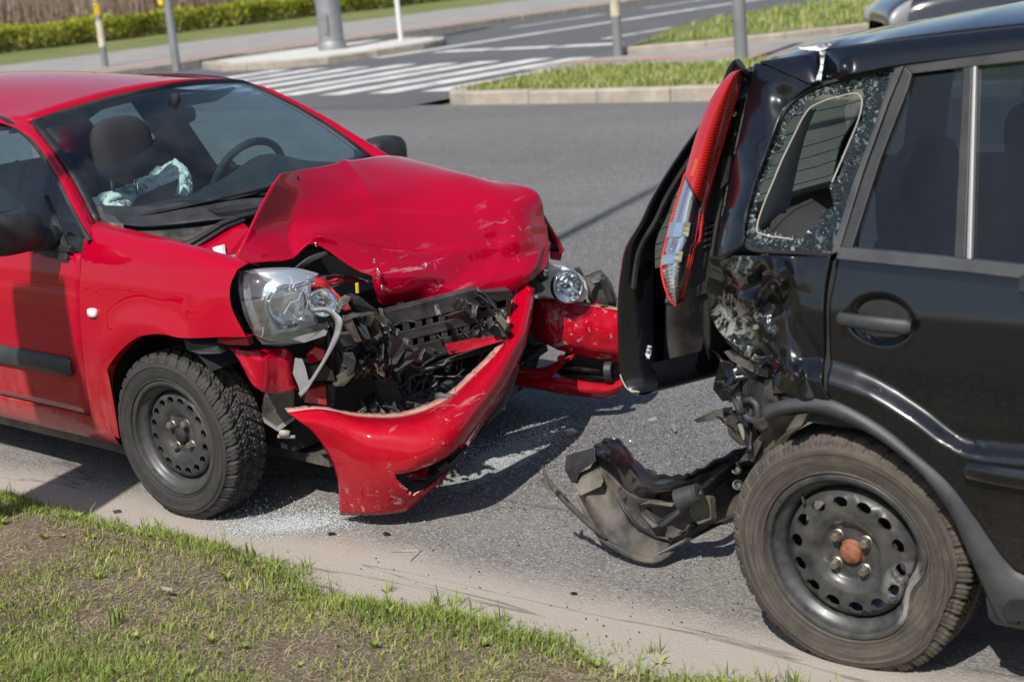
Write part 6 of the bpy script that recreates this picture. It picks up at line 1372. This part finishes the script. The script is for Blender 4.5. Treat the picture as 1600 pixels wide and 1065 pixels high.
# ---- tailgate: sprung open on its roof hinge, seen from inside its right edge
TE = [(1168, 112), (1132, 150), (1095, 192), (1051, 253), (1018, 307), (1001, 344), (978, 384), (970, 420), (965, 470), (965, 520), (967, 560), (970, 592), (977, 605), (988, 612)]
def tgate():
    e = cr([K(u, v, -.60) for u, v in TE], 44); ys = np.linspace(0, 1, 26)
    near_, far_ = K(988, 612, -.60), KZ(1140, 568, K(988, 612, -.60)[2]+.01); dv = (far_-near_)[:2]; Lf = np.linalg.norm(dv); dv /= Lf
    def along(s, k):
        """the gate is folded: its near third is turned towards the kerb, the rest still lies across the car"""
        q = 1.2*s; a = min(q, .36)*k; b = q-a; return np.array([dv[0]*a-.05*math.sin(math.pi*min(1, b/.9)), dv[1]*a+b, 0])
    kk = [ss(1.10, .80, p[2]) for p in e]
    G = [[p+along(s, k) for s in ys] for p, k in zip(e, kk)]
    i0, i1 = 7, 24; mb = MB(); mb.grid(G[:i0+1]); mb.grid(G[i1:]); mb.grid([r[:3] for r in G[i0:i1+1]]); mb.grid([r[-3:] for r in G[i0:i1+1]]); o = mb.build('tailgate', M['black_paint'], blk, smooth=60, solid=.008)
    mb = MB(); mb.grid([r[2:-2] for r in G[i0:i1+1]]); rs = mb.build('rear_screen', M['green_glass'], o, smooth=180)
    for i in range(i0+2, i1, 2):
        mb = MB(); mb.tube([p+np.array([.004, 0, 0]) for p in G[i][2:-2]], .0012, 4); mb.build('heating_wire', M['dark_void'], rs)
    # inward return along the near edge and along the foot
    nrm = np.array([-dv[1], dv[0], 0])*(-1 if -dv[1] < 0 else 1); inn = [p+np.array([.03, -.01, 0])+along(.02, k) for p, k in zip(e, kk)]; inn2 = [p+np.array([.05, .0, .004])+along(.055, k) for p, k in zip(e, kk)]; inn3 = [p+np.array([.02, .0, .0])+along(.085, k) for p, k in zip(e, kk)]
    mb = MB(); mb.grid(np.array([cr([a, a+np.array([.012, -.008, 0]), b, c, d], 16) for a, b, c, d in zip(e, inn, inn2, inn3)]).transpose(1, 0, 2)); mb.build('tailgate_frame', M['black_paint'], o, smooth=60)
    foot = G[-1]; mb = MB(); mb.grid(np.array([cr([p, p+np.array([.03, 0, -.006]), p+np.array([.075, 0, .012]), p+np.array([.085, 0, .05]), p+np.array([.06, 0, .085])], 14) for p in foot]).transpose(1, 0, 2)); mb.build('tailgate_foot', M['black_paint'], o, smooth=60)
    # inner trim panel below the glass
    tr = [[K(a, b, -.60)+np.array([.035, .0, 0]) + along(.07+.85*s, ss(1.10, .80, K(a, b, -.6)[2])) for s in np.linspace(0, 1, 22)] for a, b in cr([(1010, 372), (992, 410), (985, 450), (983, 500), (985, 545), (990, 575)], 18)]
    mb = MB(); mb.grid(tr); mb.build('tailgate_trim', M['dark_trim'], o, smooth=180, solid=.01)
    # rear screen
    mb = MB(); sc_ = [[K(a, b, -.60)+np.array([.02-.08*(1-(2*s-1)**2), .10+1.0*s, 0]) for s in np.linspace(0, 1, 12)] for a, b in [(1140, 142), (1095, 192), (1051, 253), (1005, 340)]]; 
    mb = MB(); mb.tube([p+np.array([.05, -.004, 0]) for p in e[6:26]], .008, 6); mb.build('gate_seal', M['black_plastic'], o)
    # cracked paint along the edge
    for q, s in (((1003, 545), .008), ((1000, 553), .005), ((970, 520), .006), ((985, 606), .008), ((968, 500), .005)):
        c = K(*q, -.575); m2 = MB(); m2.blob(c+np.array([.03, -.01, 0]), (s, s*.5, s*1.6), 2, 8, 6); m2.v = [(x+rnd.uniform(-.004, .004), y, z+rnd.uniform(-.004, .004)) for x, y, z in m2.v]; m2.build('scraped_metal', M['white_scrape'], o, smooth=0)
    m2 = MB(); m2.grid(surf([[K(*A2(100, 690), -.60), K(*A2(150, 745), -.60), K(*A2(190, 748), -.58)], [K(*A2(95, 660), -.605), K(*A2(125, 725), -.605), K(*A2(185, 742), -.60)]], 10, 3)); m2.v = [(x, y-.012, z) for x, y, z in m2.v]; m2.build('worn_edge', M['beige_trim'], o, smooth=180, solid=.003)
    return o
tg = tgate()
# dark load bay behind the pillar so that nothing is seen through
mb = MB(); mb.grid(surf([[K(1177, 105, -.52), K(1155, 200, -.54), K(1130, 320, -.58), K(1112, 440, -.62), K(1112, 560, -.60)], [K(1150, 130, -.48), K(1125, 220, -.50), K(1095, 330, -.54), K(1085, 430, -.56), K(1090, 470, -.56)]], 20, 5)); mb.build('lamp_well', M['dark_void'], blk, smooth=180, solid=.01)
slab('lamp_well_bracket', zz(A2, (380, 300, -.60), (430, 260, -.62), (490, 225, -.64), (500, 285, -.65), (430, 305, -.62)), 'black_plastic', blk, d=(.0, .04, 0), frame=K)
for k in range(5): slab('well_louvre', zz(A1, (455, 850+k*28, -.60), (500, 835+k*28, -.62), (500, 848+k*28, -.62), (455, 864+k*28, -.60)), 'grey_plastic', blk, d=(0, .02, 0), frame=K)
m2 = MB(); m2.tube([K(*A1(598, 343), -.57), K(*A1(612, 348), -.59)], [.006, .008], 8); m2.build('ball_stud', M['chrome'], blk)
slab('lamp_cable_cover', zz(A1, (560, 560, -.59), (600, 540, -.60), (585, 660, -.60), (545, 700, -.60)), 'black_plastic', blk, d=(0, .03, 0), frame=K)
# ---- tail lamp, torn out of its well
tl = empty('tail_lamp', (0, 0, 0), 0, blk)
LO = [A1(648, 141), A1(600, 158), A1(551, 208), A1(500, 290), A1(442, 430), A1(402, 566), A1(372, 670), A1(342, 770), A1(316, 860), A1(296, 945), A2(283, 110), A2(276, 170), A2(283, 225), A2(297, 275), A2(318, 322), A2(342, 348)]
LI = [A1(650, 145), A1(645, 180), A1(622, 268), A1(592, 370), A1(560, 480), A1(528, 590), A1(500, 690), A1(476, 770), A1(462, 850), A1(452, 930), A2(432, 70), A2(418, 130), A2(402, 190), A2(388, 250), A2(370, 312), A2(350, 345)]
n = 60; lo, li = cr(LO, n), cr(LI, n)
def lampG(t0, t1, s0, s1, nn, mm, d=0.):
    G = []
    for tt in np.linspace(0, 1, nn):
        row = []
        for s in np.linspace(s0, s1, mm):
            ta = t0(s) if callable(t0) else t0; tz = t1(s) if callable(t1) else t1; t = ta+(tz-ta)*tt
            i = t*(n-1); i0 = min(int(i), n-2); f = i-i0; a = lo[i0]*(1-f)+lo[i0+1]*f; b = li[i0]*(1-f)+li[i0+1]*f
            q = a*(1-s)+b*s; yy = -.62-.10*ss(.1, .9, t)-.075*math.sin(math.pi*min(1, .18+s*.72))-.0+d + .04*s; row.append(P(q[0], q[1], 1, yy, 'B'))
        G.append(row)
    return G
tb = .60
mb = MB(); mb.grid(lampG(0, lambda s: .37+.10*s, 0, .50, 40, 12)); mb.build('red_lens', M['lamp_red_dark'], tl, smooth=180)
mb = MB(); mb.grid(lampG(0, lambda s: .42+.10*(s-.5), .50, 1, 42, 12)); mb.build('ribbed_red_lens', M['lamp_red'], tl, smooth=180)
mb = MB(); mb.grid(lampG(lambda s: .37+.10*s, 1, .0, 1, 36, 16)); mb.build('clear_lens', M['clear_lens'], tl, smooth=180)
mb = MB(); mb.grid(lampG(.325, .375, .20, .34, 8, 4, -.002)); mb.build('amber_reflector', M['orange_lens'], tl, smooth=180)
mb = MB(); mb.grid(lampG(lambda s: .38+.1*s, .99, .06, .60, 30, 10, .022)); mb.build('lamp_reflector', M['chrome'], tl, smooth=180)
mb = MB(); mb.grid(lampG(lambda s: .39+.1*s, .985, .60, .92, 30, 5, .010)); mb.build('side_reflector', M['chrome'], tl, smooth=180)
for t, w_ in ((.55, .03), (.70, .02)):
    G = lampG(t-.02, t+.03, .10, .60, 4, 4, .006); mb = MB(); mb.grid(G); mb.build('reflector_step', M['chrome'], tl, smooth=0, solid=.01)
for k in range(9):
    G = lampG(.75+k*.021, .762+k*.021, .14, .58, 2, 4, .010); mb = MB(); mb.grid(G); mb.build('prism_bar', M['chrome'], tl, smooth=0, solid=.004)
edge = [r[-1] for r in lampG(.0, 1, 0, 1, 50, 2)]; edl = [r[0] for r in lampG(.37, 1, 0, 1, 30, 2)]
mb = MB(); mb.tube(edge, .0035, 6); mb.tube(edl, .003, 6); mb.build('lamp_edge', M['lamp_red'], tl)
mb = MB(); mb.grid(lampG(0, 1, 0, 1, 30, 8, .05)); mb.build('lamp_body', M['black_plastic'], tl, smooth=180, solid=.03, off=1)
# ---- rear bumper: ripped off at the far side, lying on the road, its right end still hanging behind the wheel
BU = [[(450, 245, .300), (540, 193, .325), (615, 212, .325), (720, 345, .312), (850, 425, .300), (1000, 432, .300), (1100, 400, .300), (1300, 295, .300), (1520, 205, .300)],
      [(448, 290, .285), (548, 270, .300), (630, 320, .300), (730, 440, .285), (852, 500, .270), (1000, 500, .265), (1130, 470, .265), (1310, 365, .26), (1520, 270, .26)],
      [(440, 330, .255), (540, 400, .235), (640, 500, .225), (740, 558, .215), (850, 572, .21), (1000, 562, .205), (1150, 545, .20), (1320, 430, .20), (1520, 350, .20)],
      [(400, 400, .235), (510, 500, .190), (620, 600, .165), (730, 660, .155), (845, 690, .145), (1000, 660, .15), (1150, 620, .16), (1325, 500, .17), (1520, 420, .17)],
      [(345, 480, .205), (470, 640, .140), (600, 740, .105), (725, 800, .095), (842, 800, .09), (985, 760, .10), (1150, 700, .12), (1330, 580, .14), (1520, 500, .14)],
      [(345, 560, .135), (480, 800, .070), (600, 890, .045), (740, 952, .030), (850, 957, .030), (950, 895, .045), (1150, 772, .075), (1330, 672, .10), (1520, 590, .12)]]
def KA3(a, b, z): return KZ(*A3(a, b), z)
rbp, RG = None, None
G = surf([[KA3(*p) for p in r] for r in BU], 96, 40)
for i in range(40):
    for j in range(96): G[i][j] += np.array([.4, -.6, .5])*.004*mnoise.noise((i*.25, j*.2, 3))
mb = MB(); mb.grid(G[:17]); rbp = mb.build('rear_bumper', M['black_paint'], blk, smooth=60, solid=.005, off=1)
mb = MB(); mb.grid(G[16:]); mb.build('bumper_inside', M['dusty_plastic'], rbp, smooth=60, solid=.005, off=1)
rim_ = [p for p in G[0]]; mb = MB(); mb.tube([p+np.array([0, 0, .002+.003*math.sin(i*.9)]) for i, p in enumerate(rim_)], .006, 6); mb.build('bumper_rim', M['black_paint'], rbp)
mb = MB(); mb.tube([p for p in G[-1][:60]], .010, 8); mb.build('bumper_hem', M['dusty_plastic'], rbp)
def kslab(name, pts, mat, d=(0, .02, -.02), parent=rbp, bevel=.002):
    mb = MB(); mb.prism([KA3(*p) for p in pts], d); return mb.build(name, M[mat], parent, smooth=0, bevel=bevel, fix=True)
kslab('bumper_end_flange', [(265, 290, .26), (445, 240, .305), (450, 330, .275), (400, 365, .26), (350, 400, .245), (330, 460, .22), (300, 468, .21), (255, 382, .23)], 'black_plastic', d=(-.004, .006, -.003))
kslab('bumper_pad', [(305, 468, .212), (450, 408, .235), (490, 412, .235), (508, 450, .225), (490, 492, .21), (352, 556, .178)], 'dusty_plastic', d=(-.02, .02, .014), bevel=.006)
kslab('bracket_wall', [(720, 600, .20), (752, 585, .20), (858, 745, .13), (815, 758, .125), (740, 660, .16)], 'dusty_plastic', d=(.0, .04, -.01))
kslab('bracket_arm', [(845, 715, .165), (1030, 600, .215), (1040, 625, .205), (880, 752, .145), (850, 740, .15)], 'grey_plastic', d=(.0, .045, -.012))
kslab('bracket_web', [(1040, 605, .21), (1160, 545, .235), (1185, 560, .225), (1195, 700, .165), (1110, 735, .15), (1060, 680, .17)], 'dusty_plastic', d=(.0, .03, -.01))
kslab('bracket_floor', [(880, 755, .10), (1050, 650, .14), (1110, 740, .11), (1000, 810, .075), (900, 830, .07)], 'dark_void', d=(.0, .01, -.004))
mb = MB(); a, b = KA3(985, 575, .235), KA3(1100, 530, .26); mb.tube([a, a+(b-a)*.97], [.032, .026], 20); mb.lathe([(.026, 0), (.026, .008), (.009, .010), (.007, .002), (.001, .002)], 20, O=b, A=b-a); mb.build('spigot', M['grey_plastic'], rbp, smooth=40)
kslab('bracket_fin', [(720, 610, .195), (810, 570, .22), (960, 590, .21), (940, 620, .20), (800, 600, .205)], 'dusty_plastic', d=(0, .03, -.02))
mb = MB(); mb.tube([KA3(*q) for q in ((595, 565, .20), (640, 650, .17), (720, 740, .13), (830, 810, .09), (960, 830, .08), (1030, 790, .10), (1080, 725, .14))], .0045, 6); mb.tube([KA3(*q) for q in ((850, 925, .04), (1000, 850, .07), (1200, 745, .10), (1400, 650, .12), (1520, 600, .13))], .007, 6); mb.tube([KA3(*q) for q in ((1000, 850, .07), (1060, 800, .09), (1180, 735, .13))], .004, 6); mb.build('wiring', M['black_plastic'], rbp, smooth=60)
kslab('parking_sensor', [(590, 520, .21), (640, 500, .22), (680, 545, .205), (620, 575, .19)], 'black_plastic', d=(0, .02, .012))
for q in ((820, 425, .285), (1360, 390, .24), (1370, 490, .20)):
    m2 = MB(); c = KA3(*q); m2.lathe([(.016, -.004), (.016, .004), (.011, .005), (.010, -.002), (.001, -.003)], 18, O=c+np.array([.0, -.006, .006]), A=(.5, -.6, .6)); m2.build('clip_hole', M['black_plastic'], rbp)
mb = MB(); mb.tube([KA3(*q) for q in ((112, 352, .30), (135, 430, .265), (205, 525, .21), (300, 625, .165), (430, 750, .105), (520, 820, .075))], [.006, .011, .016, .016, .014, .010], 8, flat=.45, up=(.3, -.5, .8)); mb.build('torn_trim_strip', M['dusty_plastic'], rbp, smooth=50)
mb = MB(); mb.tube([KA3(*q) for q in ((105, 440, .25), (150, 500, .22), (200, 550, .20))], .005, 6); mb.tube([KA3(*q) for q in ((190, 520, .22), (215, 495, .235), (260, 545, .215))], .008, 6, flat=.5); mb.build('trim_clip', M['dusty_plastic'], rbp)
# ---- mangled metal under the lamp: rails, loop of rubber, torn sheet
jk = empty('crushed_rear_frame', (0, 0, 0), 0, blk)
def ks(name, pts, mat, d=(.005, .03, 0), bevel=0): return slab(name, zz(A2, *pts), mat, jk, d=d, frame=K, bevel=bevel)
ks('frame_plate', [(520, 700, -.70), (545, 610, -.70), (600, 590, -.70), (610, 760, -.71), (560, 790, -.70), (515, 735, -.70)], 'black_crush', (.02, .05, 0))
ks('frame_rail', [(600, 600, -.73), (635, 595, -.73), (640, 780, -.74), (660, 850, -.74), (625, 850, -.74), (605, 790, -.73)], 'grey_plastic')
ks('frame_rail', [(565, 560, -.74), (600, 555, -.75), (770, 650, -.80), (770, 680, -.80), (720, 665, -.79), (600, 600, -.75)], 'dusty_plastic')
ks('frame_rail', [(570, 510, -.75), (600, 525, -.76), (700, 560, -.79), (760, 600, -.80), (740, 620, -.80), (640, 570, -.77)], 'black_crush')
ks('torn_sheet', [(650, 680, -.74), (750, 700, -.77), (745, 800, -.78), (700, 870, -.77), (650, 820, -.75)], 'dark_void', (.03, .05, 0))
ks('torn_sheet', [(755, 690, -.80), (800, 700, -.82), (815, 840, -.83), (770, 900, -.80), (735, 850, -.78)], 'dusty_plastic')
ks('silencer_end', [(560, 850, -.66), (600, 830, -.68), (640, 870, -.70), (690, 990, -.70), (640, 1000, -.68), (580, 950, -.66)], 'black_crush', (.03, .08, 0), .01)
ks('torn_sheet', [(625, 880, -.71), (660, 890, -.72), (690, 960, -.72), (685, 995, -.72), (650, 960, -.71)], 'beige_trim')
ks('torn_sheet', [(425, 876, -.60), (520, 830, -.62), (560, 820, -.63), (562, 870, -.63), (500, 875, -.62), (440, 888, -.60)], 'dusty_plastic', (.0, .05, -.01))
ks('torn_sheet', [(700, 980, -.76), (820, 850, -.80), (850, 860, -.80), (750, 960, -.78), (700, 1065, -.76), (640, 1060, -.74)], 'dusty_plastic', (.0, .03, 0))
mb = MB(); mb.tube([K(*A2(a, b), y) for a, b, y in ((615, 780, -.76), (640, 830, -.765), (680, 870, -.77), (715, 880, -.775), (728, 850, -.78), (715, 800, -.78), (690, 780, -.775), (660, 790, -.77))], .009, 8); mb.build('rubber_loop', M['grey_plastic'], jk, smooth=180)
for k in range(6): ks('sheet_fold', [(665+k*14, 705, -.755), (672+k*14, 703, -.765), (678+k*14, 760, -.765), (671+k*14, 762, -.755)], 'grey_plastic', (0, .02, 0))
shard_field(16, [A2(*q) for q in ((520, 690), (600, 580), (770, 660), (820, 840), (700, 990), (600, 960), (560, 820))], lambda u, v: -.70-.0012*(u-1115), .012, .030, ['dusty_plastic', 'black_paint', 'grey_plastic', 'black_plastic', 'black_paint'], jk, 'torn_sheet', K)
shard_field(8, [A2(*q) for q in ((590, 530), (690, 560), (770, 600), (770, 640), (640, 580))], lambda u, v: -.76-.0012*(u-1140), .006, .014, ['black_paint', 'scraped'], jk, 'torn_sheet', K)
# ---- wheels
make_wheel(blk, (0.005, -.715, .285), math.radians(2), .310, .195, .202, tread_blk, 'rubber_dusty', 'steel_bent', 14, .0185, .134, bent=(-.38, .040, .34), camber=math.radians(1.5), flat=.05, spin=.1, cap='rust', dish=1.28)
make_wheel(blk, (0.0, .72, .30), math.pi, .310, .195, .198, tread_blk, 'rubber_dusty', 'steel_black', 14, .0165, .146, flat=.03, ns=160, nt=14)
for y, rz in ((-.73, 0), (.73, math.pi)): make_wheel(blk, (2.485, y, .30), rz, .310, .195, .198, tread_blk, 'rubber_dusty', 'steel_black', 14, .0165, .146, flat=.03, ns=120, nt=12)
mb = MB(); mb.box((1.15, 0, .24), (2.0, 1.2, .08)); mb.build('underbody', M['dark_void'], blk, smooth=0)
mb = MB(); mb.tube([(0, -.62, .285), (0, .62, .30)], .035, 10); mb.build('rear_axle', M['steel_dark'], blk)
# the rest of the body in front of the picture's edge
mb = MB(); mb.grid([[(x, -ysB(x, z)-.0, z) for x in np.linspace(1.286, 2.12, 10)] for z in np.linspace(.985, .24, 10)]); mb.build('front_door', M['black_paint'], blk, solid=.015, off=1); mb.mirror().build('front_door', M['black_paint'], blk)
def nose_arch(x):
    d = .36**2-(x-2.485)**2; return .30+math.sqrt(d) if d > 0 else .25
mb = MB(); xs = np.linspace(2.125, 3.2, 40); mb.grid([[(x, -ysB(x, .6)+.16*max(0, x-2.7)**2+.0, (.97-.10*(x-2.1))*(1-t)+nose_arch(x)*t) for x in xs] for t in np.linspace(0, 1, 8)]); mb.build('front_wing', M['black_paint'], blk); mb.mirror().build('front_wing', M['black_paint'], blk)
mb = MB(); mb.grid([[(x, y*(1-.12*max(0, x-2.7)), 1.0-.10*(x-2.1)+.05*(1-(y/.8)**2)-.25*max(0, x-2.95)) for x in np.linspace(2.0, 3.25, 16)] for y in np.linspace(-.80, .80, 14)]); mb.build('bonnet', M['black_paint'], blk)
mb = MB(); mb.grid([[(2.0+.0-t*.62, y*(1-.22*t), 1.03+.47*t) for y in np.linspace(-.72, .72, 10)] for t in np.linspace(0, 1, 6)]); mb.build('windscreen', M['tinted_glass'], blk)
mb = MB(); mb.grid([[(3.22-.1*(y/.7)**2, y, z) for y in np.linspace(-.72, .72, 12)] for z in (.25, .4, .6, .85)]); mb.build('front_bumper', M['black_plastic'], blk)
# ================================================================== things on the road
def crumb_field(name, label, spots, mat):
    mb = MB(); r = random.Random(17)
    for x, y, s in spots:
        Rm = Matrix.Rotation(r.uniform(0, 6), 3, 'Z') @ Matrix.Rotation(r.uniform(-.6, .6), 3, 'X'); mb.box((x, y, s*.38+.0015), (s, s*r.uniform(.6, 1), s*.7), Rm)
    o = mb.build(name, M[mat], smooth=0); tag(o, label, 'broken glass', kind='stuff'); return o
def gauss_px(r, a, b, sd, n, smin, smax):
    out = []
    for i in range(n):
        t = r.random(); u = a[0]+(b[0]-a[0])*t+r.gauss(0, sd[0]); v = a[1]+(b[1]-a[1])*t+r.gauss(0, sd[1]); p = P(u, v, 2, 0); out.append((p[0], p[1], r.uniform(smin, smax)))
    return out
r = random.Random(6)
crumb_field('glass_crumbs', 'pale heap of glass crumbs on the road beside the red front wheel', gauss_px(r, (365, 828), (530, 812), (26, 9), 3600, .0015, .0042) + gauss_px(r, (400, 800), (500, 800), (50, 16), 350, .002, .0055), 'glass_crumb')
crumb_field('glass_crumbs', 'whitish spill of glass crumbs on the road under the torn red bumper', gauss_px(r, (735, 725), (870, 670), (22, 12), 3200, .0013, .0038) + gauss_px(r, (660, 770), (900, 690), (55, 28), 900, .0013, .004) + gauss_px(r, (640, 740), (760, 680), (40, 30), 450, .0015, .0042), 'glass_crumb')
crumb_field('glass_crumbs', 'scattered glass crumbs on the road between both cars', [(p[0], p[1], r.uniform(.0015, .0038)) for p in [P(r.uniform(420, 1160), r.uniform(600, 900), 2, 0) for i in range(520)]], 'glass_crumb')
crumb_field('grit', 'dark grit and rubber bits strewn over the asphalt', [(p[0], p[1], r.uniform(.0015, .0045)) for p in [P(r.uniform(300, 1400), r.uniform(640, 1010), 2, 0) for i in range(420)]], 'sticker_black')
# powdery patches under the crumbs
def dust_patch(name, label, px, z=.0012):
    c = np.mean(px, 0); mb = MB(); rings = [1, .86, .7, .5, .25, .02]; n = len(px); G = []
    for k in rings: G.append([P(*(c+(np.array(q)-c)*k), 2, z) for q in px])
    mb.grid(G, closeu=True); o = mb.build(name, M['glass_dust'], smooth=180)
    at = o.data.attributes.new('cover', 'FLOAT', 'POINT'); at.data.foreach_set('value', [v for k, v in zip(rings, (.0, .30, .42, .5, .55, .58)) for _ in range(n)])
    tag(o, label, 'glass dust', kind='stuff')
dust_patch('glass_dust', 'powdered glass on the road under the red bumper', [(640, 768), (690, 735), (735, 700), (790, 672), (840, 655), (885, 660), (905, 680), (870, 715), (820, 740), (770, 758), (710, 790), (660, 800)])
dust_patch('glass_dust', 'powdered glass on the road by the red front wheel', [(335, 842), (370, 815), (420, 796), (480, 792), (540, 805), (552, 818), (510, 830), (450, 840), (390, 846)])
# single pieces of plastic
def bit(name, label, px, mat, z=.006, th=.004, lift=()):
    mb = MB(); Q = [P(*q, 2, z+(lift[i] if i < len(lift) else 0)) for i, q in enumerate(px)]; mb.prism(Q, (0, 0, -th)); o = mb.build(name, M[mat], smooth=0, fix=True); tag(o, label, 'debris')
bit('plastic_shard', 'small pale grey shard on the asphalt under the bumper end', [(880, 672), (894, 668), (902, 674), (888, 680)], 'silver_paint', lift=(.01, 0, .012, 0))
bit('lens_shard', 'flat clear shard on the asphalt behind the black tailgate', [(1012, 654), (1025, 651), (1027, 655), (1015, 658)], 'silver_paint')
bit('lens_shard', 'thin bluish shard on the asphalt by the crushed black corner', [(1048, 663), (1053, 660), (1058, 672), (1054, 674)], 'silver_paint', lift=(.012, 0, 0, .01))
bit('plastic_shard', 'dark rubber scrap on the road in front of the red bumper', [(598, 832), (603, 830.5), (609, 832), (610, 834), (603, 835), (600, 834.5)], 'black_plastic', lift=(0, .01, 0, 0))
bit('plastic_shard', 'black plastic scrap by the glass heap', [(512, 832), (516, 830.5), (523, 831), (525, 833), (519, 833.5), (514, 834.5)], 'black_plastic', lift=(0, .01, 0, 0))
bit('plastic_shard', 'black flake on the asphalt ahead of the road edge', [(891, 925), (895, 923.8), (901, 924.5), (902, 926), (896, 927)], 'black_plastic', lift=(0, .008, 0, 0))
bit('plastic_shard', 'grey chip on the dusty edge beside the lamp shadow', [(176, 797), (188, 795), (189, 798), (178, 800)], 'steel_dark')
bit('cigarette_end', 'pale cigarette end lying in the verge soil', [(252, 915), (268, 917.5), (268.5, 920), (252.5, 917.5)], 'beige_trim', z=.072, th=.006)
bit('straw_piece', 'bent dry straw lying on the grey asphalt', [(610, 859), (656, 858), (657, 860), (611, 861)], 'beige_trim', z=.004, th=.002)
bit('straw_piece', 'short dry straw lying aslant on the grey asphalt', [(656, 858), (658, 859), (642, 875), (640, 874)], 'beige_trim', z=.004, th=.002)
